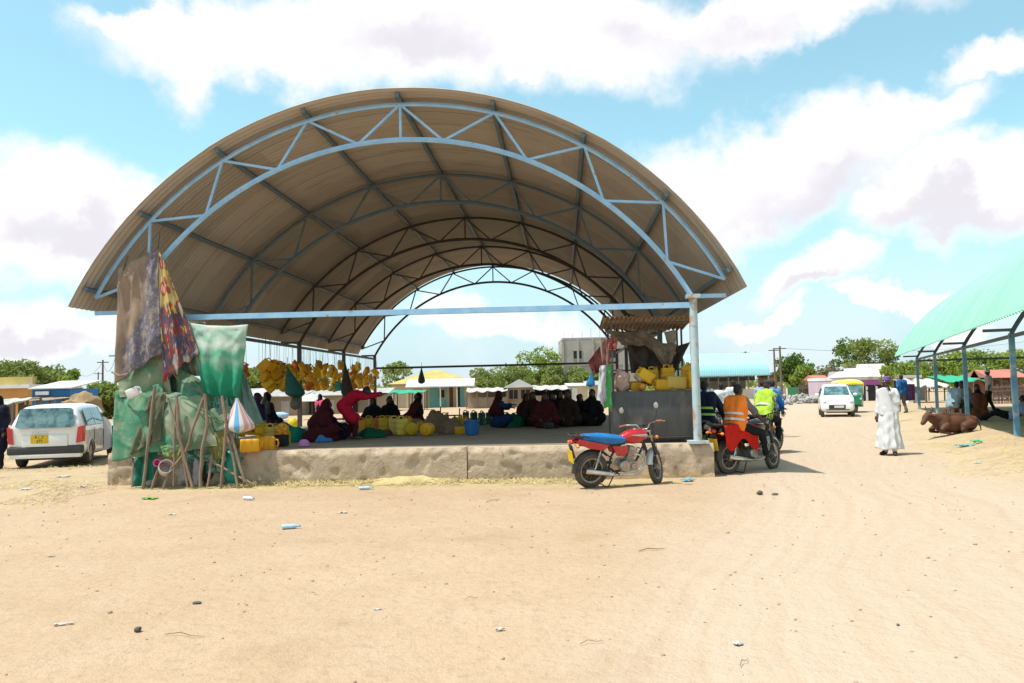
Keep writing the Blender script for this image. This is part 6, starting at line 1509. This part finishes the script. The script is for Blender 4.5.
def house(name, label, px0, px1, d, depth, zw, wall, roof=None, kind='flat', zr=None, over=.3, wins=(), doors=(), cat='building', group=None, par=.0, frame=None):
    a, b = X(px0, d), X(px1, d); W = (b-a).length; c = (a+b)/2
    root = thing(name, label, cat, c, 0, group)
    m = MB(); m.box((0, depth/2, zw/2), (W, depth, zw)); obj('wall', m, wall, root, False)
    if kind == 'flat':
        m = MB(); m.box((0, depth/2, zw+.12), (W+over*2, depth+over*2, .24)); obj('roof', m, roof or wall, root, False)
    elif kind in ('hip', 'gable'):
        m = MB(); w2, y0, y1 = W/2+over, -over, depth+over; i = (depth/2+over) if kind == 'hip' else 0
        vs = [(-w2,y0,zw),(w2,y0,zw),(w2,y1,zw),(-w2,y1,zw),(-w2+i,depth/2,zr),(w2-i,depth/2,zr)]
        m.add(vs, [(0,1,5,4),(2,3,4,5),(1,2,5),(3,0,4),(0,3,2,1)]); obj('roof', m, roof, root, False)
    elif kind == 'shed':
        m = MB(); m.loft([[V((x,-over,zw)),V((x,depth+over,zr)),V((x,depth+over,zr+.06)),V((x,-over,zw+.06))] for x in (-W/2-over, W/2+over)]); obj('roof', m, roof, root, False)
    elif kind == 'gable_front':
        m = MB(); w2 = W/2+over; m.loft([[V((-w2,y,zw)),V((0,y,zr)),V((w2,y,zw)),V((0,y,zw+.01))] for y in (-over, depth+over)]); obj('roof', m, roof, root, False)
    for q, (x0, x1, z0, z1) in enumerate(wins):
        xa, xb = -W/2+W*x0, -W/2+W*x1
        f = MB(); t = .07
        f.box(((xa+xb)/2,-.03,z0-.04),(xb-xa+.2,.10,.08)); f.box(((xa+xb)/2,-.02,z1+.03),(xb-xa+.16,.07,.06)); f.box((xa-.03,-.02,(z0+z1)/2),(.06,.07,z1-z0)); f.box((xb+.03,-.02,(z0+z1)/2),(.06,.07,z1-z0)); f.box(((xa+xb)/2,-.012,(z0+z1)/2),(.05,.04,z1-z0-.01))
        fo = obj('window', f, frame or wall, root, False)
        g = MB(); g.box(((xa+xb)/2,-.003,(z0+z1)/2),(xb-xa,.02,z1-z0)); obj('pane', g, DKW, fo, False)
    for x0, x1, z1, mm in doors:
        g = MB(); g.box((-W/2+W*(x0+x1)/2,-.02,z1/2),(W*(x1-x0),.06,z1)); obj('door', g, mm, root, False)
    return root, W
# yellow roofed house behind the shed
d = 78
r, W = house('house', 'yellow roofed house with a white verandah and a turquoise front', 392, 473, d, 7, 2.35, W_CREAM, R_YEL, 'hip', 3.75, .4, wins=((.60,.65,.9,1.7),), doors=((.50,.56,1.9,W_TURQ),(.71,.755,1.95,SHUT),(.80,.84,1.95,DKW)))
m = MB(); m.box((W*.07,-.02,.97),(W*.21,.05,1.9)); obj('front_panel', m, W_TURQ, r, False); m = MB(); m.box((W*.115,-.05,1.32),(.55,.03,.75)); obj('window', m, DKW, r, False); m = MB(); m.box((W*.355,-.02,.97),(W*.07,.05,1.9)); obj('front_panel', m, W_TURQ, r, False)
m = MB(); m.loft([[V((x,-2.0,1.95)),V((x,-.02,2.7)),V((x,-.02,2.78)),V((x,-2.0,2.06))] for x in (-W*.30, W*.53)]); obj('verandah_roof', m, R_WHITE, r, False)
for k in range(5): m = MB(); m.box((-W*.28+k*W*.20,-1.9,.98),(.13,.13,1.96)); obj('verandah_post', m, W_CREAM, r, False)
def canopy(name, label, px0, px1, ytop, d, m, depth=2.5, sag=.18, posts=4, tilt=.3, seed=0, wob=.12):
    a, b = X(px0, d), X(px1, d); W = (b-a).length; z = Z((px0+px1)/2, ytop, d); c = (a+b)/2
    root = thing(name, label, 'stall', c)
    g = MB(); g.grid(lambda i, j: V(((i-.5)*W, -depth/2+depth*j, z-.02-tilt*(1-j)-sag*abs(math.sin(i*PI*(posts-1)))*(1-.5*j)+wob*nz(i*6, j*2, seed))), 40, 6)
    o = bpy.data.objects.new('tmp', g.mesh('tmp')); col.objects.link(o); q = o.modifiers.new('s','SOLIDIFY'); q.thickness = .03; link('canopy', bake(o), m, root, True, 180)
    for k in range(posts):
        x = (k/(posts-1)-.5)*W*.98
        for y in (-depth/2+.05, depth/2-.05):
            t = MB(); t.tube([(x, y, -.05), (x+.04, y, z-tilt*(1-(y/depth+.5))-.02)], .05, 6); obj('post', t, POLEW, root)
    return root, W, z
canopy('canopy_stall', 'stall under a long green cloth in front of the yellow roofed house', 380, 426, 389.5, 70, TARPG, 2.2, .1, 4, .25, 1)
def counter(root, W, h, m, y=-.9): k = MB(); k.box((0, y, h/2), (W*.94, .25, h)); obj('counter_wall', k, m, root, False)
r, W, z = canopy('canopy_stall', 'stall under a sagging white tarpaulin right of the turquoise front', 467, 508, 387, 71, TARPW, 3, .12, 5, .30, 2, .10); counter(r, W, .95, W_MUD); k = MB(); k.box((0,1.4,.9),(W*.96,.08,1.6)); obj('back_wall', k, W_MUD, r, False)
r, W = house('market_hut', 'small market hut with a pale gabled tin roof and netted sides', 506, 533, 71, 3.5, 1.75, W_MUD, R_WHITE, 'gable_front', 2.5, .25, wins=((.12,.44,.75,1.55),(.56,.9,.75,1.55)))
r, W, z = canopy('canopy_stall', 'long stall under torn white sheets right of the gabled market hut', 533, 570, 384.5, 71, TARPW, 3, .10, 4, .35, 3, .10); counter(r, W, 1.0, W_MUD); k = MB(); k.box((0,1.4,.9),(W*.96,.08,1.6)); obj('back_wall', k, DKW, r, False)
house('store_hut', 'cream coloured windowless store at the right end of the stalls', 570, 588, 70, 4, 1.75, W_CREAM, R_WHITE, 'shed', 2.0, .2, doors=((.12,.42,1.6,W_WHITE),))
house('store_hut', 'cream store partly hidden behind the kiosk', 590, 612, 74, 4, 1.8, W_CREAM, R_TIN, 'shed', 2.2, .25, doors=((.4,.7,1.6,SHUT),))
# three storey shell
zb = Z(600, 339, 105); 
r, W = house('concrete_building', 'unfinished grey concrete building with rods sticking out of its top', 564, 640, 105, 10, zb, W_GREY, W_GREY, 'flat', None, .02, wins=((.14,.25,zb-2.55,zb-1.5),(.14,.25,2.5,3.5),(.60,.72,zb-2.55,zb-1.5),(.60,.72,2.5,3.5)), frame=W_GREY)
k = MB()
for x in np.linspace(-W/2, W/2, 6): k.box((x,-.06,zb/2),(.28,.16,zb))
k.box((0,-.05,zb-3.3),(W,.13,.3)); obj('column', k, W_GREY, r, False)
for i in range(9):
    x = -W/2+.2+i*W/8.4; k = MB(); k.tube([(x,.1,zb),(x+random.uniform(-.08,.08),.1,zb+random.uniform(.7,1.5))], .025, 4); obj('rod', k, DARK, r)
# turquoise arched shed far right of the post
a, b = X(688, 92), X(771, 92); W = (b-a).length
r = thing('market_shed', 'far market shed with a turquoise arched roof and open front', 'shed', (a+b)/2)
z0, z1 = Z(730, 376, 92), Z(730, 352.5, 92)+.05
def aq(i, j):
    an = PI*(.0+.5*2*j*.5+.0); t = j*PI; return V(((i-.5)*W*1.0, 5.0-5.0*math.cos(t), z0+(z1-z0)*math.sin(t)**.8+.03*math.sin(i*PI*70)))
k = MB(); k.grid(aq, 280, 20); obj('roof', k, R_AQUA, r, True, 180)
for i in range(9):
    for y in (.15, 9.8):
        k = MB(); k.box(((i/8-.5)*W*.97, y, z0/2), (.14,.14,z0)); obj('post', k, POSTBLUE if i == 8 else POLEW, r, False)
k = MB(); k.box((0,9.0,1.1),(W*.95,.1,2.2)); obj('back_wall', k, W_MUD, r, False)
k = MB(); k.box((0,5,z0-.3),(W*.95,.1,.5)); obj('beam', k, DARK, r, False)
a, b = X(690, 84), X(782, 86); k = MB(); k.box((0,0,.55),((b-a).length,.25,1.1)); o = obj('boundary_wall', k, W_GREY, None, False); o.location = (a+b)/2; tag(o, 'low grey block wall in front of the turquoise arched shed', 'wall', None, 'thing')
house('hut', 'small brown hut at the right end of the turquoise shed', 770, 778, 96, 4, 2.4, W_ORG, SHUT, 'flat', None, .2)
# purple shop with a stepped white parapet
d = 66
r, W = house('shop', 'purple shop with a stepped white parapet and dark arched bays', 836, 888, d, 6, Z(860, 380, d), M_('pale_lilac_wall', (.52,.40,.47)), W_WHITE, 'flat', None, .05)
k = MB(); k.box((0,-.04,Z(860, 382.5, d)),(W,.07,.42)); obj('painted_band', k, W_PURP, r, False)
zt = Z(860, 380, d)+.24
for x0, x1, yt in ((0,.30,371),(.30,.55,368),(.55,1,364)):
    zz = Z(860, yt, d); k = MB(); k.loft([[V((-W/2+W*x0-.2*(x0==0),-.25,zt+.004)),V((-W/2+W*x1-.002,-.25,zt+.004)),V((-W/2+W*x1-.002,.35,zz)),V((-W/2+W*x0+.5*(x0==0),.35,zz))], [V((-W/2+W*x0,1.6,zt+.004)),V((-W/2+W*x1-.002,1.6,zt+.004)),V((-W/2+W*x1-.002,1.2,zz)),V((-W/2+W*x0,1.2,zz))]]); obj('parapet', k, W_WHITE, r, False)
for i in range(5):
    x = -W/2+W*(.1+.19*i); k = MB(); k.prism([(x-.38,-.06,.0),(x+.38,-.06,.0)]+[(x+.38*math.cos(t),-.06,1.05+.45*math.sin(t)) for t in np.linspace(0, PI, 9)], (0,.05,0)); obj('arched_bay', k, DKW, r, False)
    k = MB(); k.box((x+.48,-.08,.6),(.14,.12,1.2)); obj('pillar', k, W_WHITE, r, False)
house('shop', 'pale pink shop with a white roof edge right of the purple one', 889, 918, 70, 5, Z(900, 378, 70), M_('pale_pink_wall', (.60,.42,.40)), R_WHITE, 'flat', None, .3, doors=((.2,.4,1.6,DKW),(.55,.75,1.6,SHUT)))
house('hut', 'orange hut behind the bright bushy tree', 816, 829, 84, 3, Z(822, 380, 84), W_ORG, R_RED, 'gable', Z(822, 375, 84), .2)
house('hut', 'low hut with a red front left of the hatchback', 822, 836, 76, 3, Z(828, 385, 76), M_('red_wall', (.36,.05,.035)), R_TIN, 'flat', None, .1)
# market on the right
r, W, z = canopy('canopy_stall', 'white canvas stall behind the man in the bright blue shirt', 903, 938, 378, 58, TARPW, 3.2, .14, 4, .5, 5, .15); k = MB(); k.box((W*.2,1.3,.85),(W*.5,.1,1.5)); obj('back_wall', k, W_GREY, r, False); k = MB(); k.box((-W*.28,0,.35),(W*.25,.6,.7)); obj('counter', k, W_WHITE, r, False)
for i, (px, c) in enumerate(((908,(.03,.035,.10)),(911,(.06,.02,.05)))):
    m_ = cloth_mat('hung_cloth_%s' % ('navy', 'plum')[i], c); p = D(px, 384, 50)
    tag(cloth('hung_garment', None, None, [p+V((-.22,0,0)), p+V((.22,0,0)), p+V((.20,0,-1.0)), p+V((-.2,0,-1.05))], m_, folds=2, amp=.03, seed=i, nu=10, nv=10), ('dark navy garment hanging at the white canvas stall, left one', 'dark plum garment hanging at the white canvas stall, right one')[i], 'garment')
r, W, z = canopy('canopy_stall', 'green canopy stall behind the seated men', 942, 992, 375.5, 60, TARPG, 4, -.12, 4, .45, 6, .15)
r, W = house('hut', 'open hut with a pink red roof behind the stick fence', 993, 1030, 58, 4, .2, W_MUD, R_RED, 'gable', Z(1010, 369, 58), .1); bpy.data.objects.remove(kids(r)[1])
zz = Z(1010, 377.5, 58); k = MB(); k.loft([[V((x,-.2,zz)),V((x,2,Z(1010,369,58))),V((x,4.2,zz)),V((x,2,zz+.05))] for x in (-W/2-.1, W/2+.1)]); obj('roof', k, R_RED, r, False)
for i in range(5): k = MB(); k.tube([(-W/2+W*i/4,0,0),(-W/2+W*i/4,0,zz)], .07, 6); obj('post', k, POLEW, r)
a, b = X(992, 52), X(1030, 50); fn = thing('stick_fence', 'rough stick fence in front of the red roofed hut', 'fence', (a+b)/2); W = (b-a).length
for i in range(26): x = (i/25-.5)*W; k = MB(); k.tube([(x,0,-.05),(x+random.uniform(-.06,.06),random.uniform(-.04,.04),random.uniform(1.0,1.25))], .03, 5); obj('stake', k, POLEW, fn)
for z in (.4,.8,1.05): k = MB(); k.tube([(-W/2,-.05,z),(W/2,-.05,z+.05)], .03, 5); obj('rail', k, POLEW, fn)
a, b = X(800, 74), X(826, 72); fn = thing('stick_fence', 'brown stick fence left of the hatchback', 'fence', (a+b)/2); W = (b-a).length
for i in range(30): x = (i/29-.5)*W; k = MB(); k.tube([(x,0,-.05),(x+random.uniform(-.08,.08),0,random.uniform(1.2,1.9))], .05, 5); obj('stake', k, POLEW, fn)
for z in (.5,1.1): k = MB(); k.tube([(-W/2,-.06,z),(W/2,-.06,z+.05)], .04, 5); obj('rail', k, POLEW, fn)
a, b = X(788, 80), X(801, 80); k = MB(); k.box((0,0,.6),((b-a).length,.06,1.2)); o = obj('green_fence', k, R_GRN, None, False); o.location = (a+b)/2; tag(o, 'green sheet fence at the foot of the dense dark tree', 'fence')
RUBB = M_('grey_rubble', (.42,.40,.37), c2=(.30,.28,.26)); 
for i, (px, d, w_, h_, lab) in enumerate(((786,66,1.6,.7,'grey rubble heap below the green sheet fence'),(800,64,1.8,.8,'largest grey rubble heap, between fence and road'),(815,62,1.4,.6,'grey rubble heap nearest the hatchback'),(778,60,1.0,.45,'low rubble heap at the end of the block wall'))):
    k = MB(); rr_ = random.Random(i)
    for q in range(60):
        x, y = rr_.gauss(0, .42)*w_, rr_.gauss(0, .5); s = rr_.uniform(.10, .28); z = max(0, h_*.75*(1-(x/w_)**2))*rr_.uniform(.1, 1)
        k.box((x, y, z+s*.2), (s*rr_.uniform(.8,1.7), s, s*rr_.uniform(.5,1)), (rr_.uniform(-.8,.8), rr_.uniform(-.8,.8), rr_.uniform(0,3)))
    o = obj('rubble_heap', k, RUBB, None, False, bevel=.015); o.location = X(px, d); tag(o, lab, 'rubble')
# left edge
d = 52
r, W = house('shop', 'yellow shop with a white band and orange front at the left edge', -24, 28, d, 6, Z(5, 388.5, d), W_ORG, W_WHITE, 'flat', None, .15, doors=((.6,.72,1.6,SHUT),(.82,.93,1.6,DKW)))
k = MB(); zz = Z(5, 388.5, d)+.244; k.box((0,.6,(zz+Z(5,377,d))/2),(W,.3,Z(5,377,d)-zz)); obj('parapet', k, W_YEL, r, False)
d = 44; r, W = house('kiosk_hut', 'blue kiosk with a white roof behind the station wagon', 32, 70, d, 3, Z(50, 389, d), W_BLUE, R_WHITE, 'shed', Z(50, 382, d+3), .15); k = MB(); k.box((0,-.25,Z(50,397,d)),(W*1.1,.5,.08)); obj('shelf', k, BLK, r, False); k = MB(); k.box((-W*.2,-.1,Z(50,396,d)+.16),(W*.35,.1,.2)); obj('sign_board', k, W_WHITE, r, False)
r, W, z = canopy('canopy_stall', 'low stall with a pale cloth roof left of the station wagon', -14, 27, 397.5, 34, TARPW, 2, .08, 4, .2, 8, .1); k = MB(); k.box((W*.30,.8,.8),(W*.18,.06,1.2)); obj('hung_sheet', k, R_GRN, r, False); k = MB(); k.box((W*.12,.8,.8),(W*.15,.06,1.2)); obj('hung_sheet', k, SHUT, r, False)
r, W, z = canopy('canopy_stall', 'low wooden stall roof just above the station wagon roof', 24, 66, 397, 40, M_('brown_plank', (.32,.23,.15)), 2, .03, 4, .1, 9, .05)
crump('brushwood_heap', 'heap of brown brushwood above the station wagon roof', 'brushwood', X(79, 40)+V((0,0,.6)), (.9,.7,.65), M_('brushwood', (.34,.23,.12)), 3, jag=.6)
# low mud stalls seen under the hanging jerrycans
for i, (a_, b_, yt, d, lab) in enumerate(((205,255,393,58,'low mud walled stall seen right of the striped bag'),(258,300,395,60,'low mud walled stall behind the seated pair of women'),(303,345,394,62,'low mud walled stall behind the maroon robed woman'),(346,386,392,66,'low mud walled stall left of the yellow roofed house'))):
    r, W = house('market_hut', lab, a_, b_, d, 3, Z((a_+b_)/2, yt+2, d), W_MUD, R_TIN, 'shed', Z((a_+b_)/2, yt-2, d+3)+.1, .3, doors=((.15,.30,1.1,DKW),(.55,.75,1.1,W_GREY)))
for i, (px, yt, d, lab) in enumerate(((262,388,48,'white market parasol left of the hanging dark green sack'),(312,393,50,'white market parasol behind the person in pink'))):
    p = X(px, d); r = thing('market_parasol', lab, 'parasol', p); zz = Z(px, yt, d); k = MB(); k.lathe([(.001,zz),(.5,zz-.15),(1.1,zz-.5),(1.08,zz-.52),(.5,zz-.18),(.001,zz-.04)], 'z', (0,0,0), 10); obj('canopy', k, TARPW, r); k = MB(); k.tube([(0,0,0),(0,0,zz-.03)], .025, 6); obj('pole', k, POLEW, r)
o = sack('sack', 'yellow sack standing on the sand beyond the platform', 'sack', X(293, 36), 0, cloth_mat('yellow_sacking', (.62,.50,.04)), (.22,.18,.55))
o = sack('sack', 'pale blue bundle lying by the mud walled stalls', 'sack', X(280, 46)+V((0,0,.2)), 0, cloth_mat('pale_blue_sacking', (.35,.50,.66)), (.5,.3,.4))
# utility poles and wires
PT = []
for i, (px, yt, d, lab) in enumerate(((75.5,368,110,'thin utility pole behind the slim loose tree'),(98,372,120,'short distant utility pole left of the tall dark one'),(102.5,360,84,'tall dark utility pole left of the tarpaulin stall'),(115.5,353,70,'tall utility pole nearest the tarpaulin stall'),(776,348,88,'pale utility pole at the end of the turquoise shed'),(782,346,80,'tall utility pole with a cross arm right of the turquoise shed'))):
    p = X(px, d); zz = Z(px, yt, d); r = thing('utility_pole', lab, 'utility pole', p)
    k = MB(); k.tube([(0,0,-.1),(0,0,zz)], [.14,.09], 8); obj('pole', k, POLEW, r); k = MB(); k.box((0,0,zz-.25),(1.2,.09,.10)); obj('cross_arm', k, POLEW, r, False); PT.append(p+V((0,0,zz-.2)))
def wire(a, b, lab):
    k = MB(); k.tube([a.lerp(b, t)-V((0,0,1.2*4*t*(1-t))) for t in np.linspace(0, 1, 20)], .018, 4); tag(obj('overhead_wire', k, DARK), lab, 'wire')
wire(PT[0], PT[2], 'thin overhead wire between the two left utility poles'); wire(PT[2], PT[3], 'thin overhead wire running to the pole by the tarpaulin stall')
wire(PT[5], V((70, 96, 7.2)), 'thin overhead wire running right above the hatchback')

# ------------------------------------------------------------------ litter, stones, straw
def bottle(px, py, rz, m, lab):
    b = MB(); b.lathe([(.001,0),(.030,.002),(.033,.02),(.031,.05),(.033,.08),(.031,.11),(.033,.14),(.028,.17),(.013,.20),(.013,.225),(.001,.225)], 'x', (0,0,0), 16)
    o = obj('plastic_bottle', b, m); o.location = GG(px, py)+V((0,0,.033)); o.rotation_euler = (0,0,rz); tag(o, lab, 'bottle'); c = MB(); c.lathe([(.015,.222),(.015,.24),(.001,.241)], 'x', (0,0,0), 12); obj('cap', c, PLB, o); return o
CLR = mat('clear_plastic', (.62,.68,.72), .1, c2=(.5,.56,.62), spec=.6); BLP = mat('pale_blue_plastic', (.20,.45,.70), .2, c2=(.45,.62,.78), spec=.6)
bottle(282, 529.5, .2, BLP, 'crushed pale blue plastic bottle on the sand in front of the stall').scale = (.9,.9,.9)
bottle(244, 500, -.5, CLR, 'clear plastic bottle lying near the foot of the tarpaulin stall').scale = (.9,.9,.9)
bottle(359, 490, .1, BLP, 'blue tinted plastic bottle lying before the platform wall').scale = (1,1,.8)
def scrap(px, py, w_, h_, m, lab, nm='plastic_scrap', rz=0, t=.012):
    s = GG(px, py); b = MB(); w_ *= .6; h_ *= .6; t *= .7; b.grid(lambda i, j: V(((i-.5)*w_*(1+.5*nz(j*3, px)), (j-.5)*h_*(1+.5*nz(i*3, py)), t*.6+t*(1+2*nz(i*4+px, j*4)))), 12, 10)
    o = bpy.data.objects.new('tmp', b.mesh('tmp')); col.objects.link(o); q = o.modifiers.new('s','SOLIDIFY'); q.thickness = .003
    o = link(nm, bake(o), m, None, True, 180); o.location = s; o.rotation_euler = (0,0,rz); return tag(o, lab, 'litter')
scrap(688, 481.5, .34, .34, PLB, 'bright blue plastic bag lying flat right of the red motorcycle', 'plastic_bag', .3, .03)
scrap(150, 499, .36, .26, mat('leaf_green_film', (.16,.42,.04), .5), 'bright green plastic scrap on the ground below the stall', t=.02)
scrap(738, 645, .09, .07, PLW, 'white paper scrap in the right foreground', 'paper_scrap', .4, .012); scrap(500, 631, .10, .04, PLW, 'pale paper scrap in the middle foreground', 'paper_scrap', .1)
scrap(343, 513, .18, .10, PLW, 'white film scrap in front of the platform', t=.012); scrap(64, 625, .22, .035, PLW, 'pale strip of film in the left foreground', t=.01, rz=.3)
scrap(82, 488, .26, .16, PLW, 'crumpled white film near the station wagon, right one', t=.03); scrap(63, 477, .45, .25, PLW, 'wide white film near the rear tyre of the station wagon', t=.015); scrap(25, 490, .3, .12, PLW, 'dull white film at the left edge', t=.02)
scrap(965, 446.5, .55, .40, mat('turquoise_film', (.06,.40,.46), .5), 'turquoise plastic sheet scrap below the lying cow', t=.03); scrap(977, 443.5, .34, .3, mat('bright_green_film', (.03,.36,.14), .5), 'green plastic scrap beside the turquoise one', t=.05)
scrap(979, 463.5, .2, .12, PLB, 'small blue film on the sand below the turquoise scrap', t=.01); scrap(172, 515, .14, .08, PLW, 'grey film scrap on the left sand', t=.01); scrap(51, 557, .12, .05, mat('dull_film', (.30,.29,.27), .6), 'dull grey strip on the left sand', t=.008); scrap(377, 610, .1, .04, PLW, 'faint pale scrap in the foreground', t=.006)
DST = mat('dark_stone', (.12,.10,.085), .9, bump=.5); 
for i, (px, py, s, lab) in enumerate(((138,632,.024,'small dark round stone in the left foreground'),(197,604,.022,'dark brown clod near the left foreground stone'),(760,495,.042,'dark clod on the track before the motorcycles'),(775,495,.03,'lower brown clod right of the dark clod'),(898,626,.010,'tiny dark stone on the track in the foreground'))):
    c = crump('stone', lab, 'stone', GG(px, py), (s*(1.6 if i in (1,3) else 1), s, s*(.5 if i in (1,3) else .85)), DST, i, jag=.3)
def twig(px0, py0, px1, py1, r, lab):
    a, b = GG(px0, py0, .012), GG(px1, py1, .012); k = MB(); k.tube([a, a.lerp(b,.35)+V((.0,.02,.012)), a.lerp(b,.7)+V((0,-.02,.006)), b], [r*.4, r*.45, r*.35, r*.2], 6); tag(obj('twig', k, WOOD), lab, 'twig')
twig(639,552,665,549.5,.012,'dark twig lying on the sand right of centre'); twig(740,668,748,660,.006,'thin dark twig on the track in the right foreground'); twig(580,646,603,642,.006,'pale twig in the middle foreground'); twig(465,601,478,599,.006,'short twig in the middle of the sand'); twig(165,636,205,638,.007,'long pale straw stem in the left foreground'); twig(486,503,500,500,.010,'short twig before the platform wall'); twig(890,423.5,912,420,.02,'bent stick lying left of the cow')
# straw: uncountable
def straw(n, pick, name, label):
    rs = np.random.RandomState(len(label)); vs, fs = [], []
    while len(fs) < n:
        x, y = pick(rs)
        L_ = rs.uniform(.04, .16); a = rs.uniform(0, PI); t = rs.uniform(-.1, .45); z = gz(x, y)+.006
        dx, dy, dz = L_*math.cos(a)*math.cos(t), L_*math.sin(a)*math.cos(t), L_*abs(math.sin(t)); wx, wy = -math.sin(a)*.004, math.cos(a)*.004
        o = len(vs); vs += [(x-wx,y-wy,z),(x+wx,y+wy,z),(x+dx+wx,y+dy+wy,z+dz),(x+dx-wx,y+dy-wy,z+dz+.004)]; fs.append((o,o+1,o+2,o+3))
    m = MB(); m.v = vs; m.f = fs
    o = obj(name, m, mat('dry_straw', (.52,.42,.19), .8, c2=(.38,.29,.13), scale=2), None, False); tag(o, label, 'straw', None, 'stuff')
def pk1(r):
    while True:
        u = r.uniform(-3.6, 3.3); v = -abs(r.normal(0, .33))-.02
        if nz(u*1.3, v*2, 3) > -.15 and v > -1.0: p = B(u, v); return p.x, p.y
def pk2(r):
    while True:
        y = r.uniform(12.5, 24); x = r.uniform(-.72*y, -.50*y)
        if nz(x*.7, y*.7, 5) > .02: return x, y
def pk3(r):
    while True:
        y = r.uniform(13, 26); x = .39*y+4.0+r.uniform(-1.8, 5)
        if nz(x*.7, y*.7, 9) > -.05: return x, y
straw(5200, pk1, 'straw_litter', 'dry yellow straw trodden along the foot of the platform wall')
straw(3500, pk2, 'straw_litter', 'scattered straw and dung on the ground by the station wagon')
straw(4500, pk3, 'straw_litter', 'dry straw on the bank under the green shed')
# heap of straw against the wall
def pk4(r): 
    u = r.normal(.2, .6); p = B(u, -abs(r.normal(0,.10))-.03); return p.x, p.y
hb = MB(); hb.grid(lambda i, j: V((-.75+1.75*i, .03-.40*j, max(-.02, .10*(1-j)**1.4*math.sin(PI*i)**.7*(1+.5*nz(i*9, j*3, 2))))), 50, 10); o = obj('straw_heap', hb, mat('pale_straw', (.56,.45,.22), .9, c2=(.44,.34,.16), scale=9, bump=1, bscale=60), None, True, 180); o.location = SC; o.rotation_euler = (0,0,-SA); tag(o, 'low bank of pale straw swept against the platform wall', 'straw', None, 'stuff')
# pebbles and dung crumbs scattered over the open sand: uncountable
pb = MB(); r_ = random.Random(8)
for i in range(900):
    y = 3.2+ (r_.random()**.7)*14; x = r_.uniform(-.72, .72)*y; s = r_.uniform(.004, .016)*(1.6 if r_.random() < .06 else 1)
    pb.ell((x, y, gz(x, y)+s*.3), (s, s*r_.uniform(.6,1), s*.6), (0,0,r_.uniform(0,3)), 6, 4)
tag(obj('pebbles', pb, mat('pebble', (.30,.22,.145), .9, c2=(.42,.32,.22), scale=1.5)), 'small pebbles and crumbs scattered on the sand', 'pebbles', None, 'stuff')
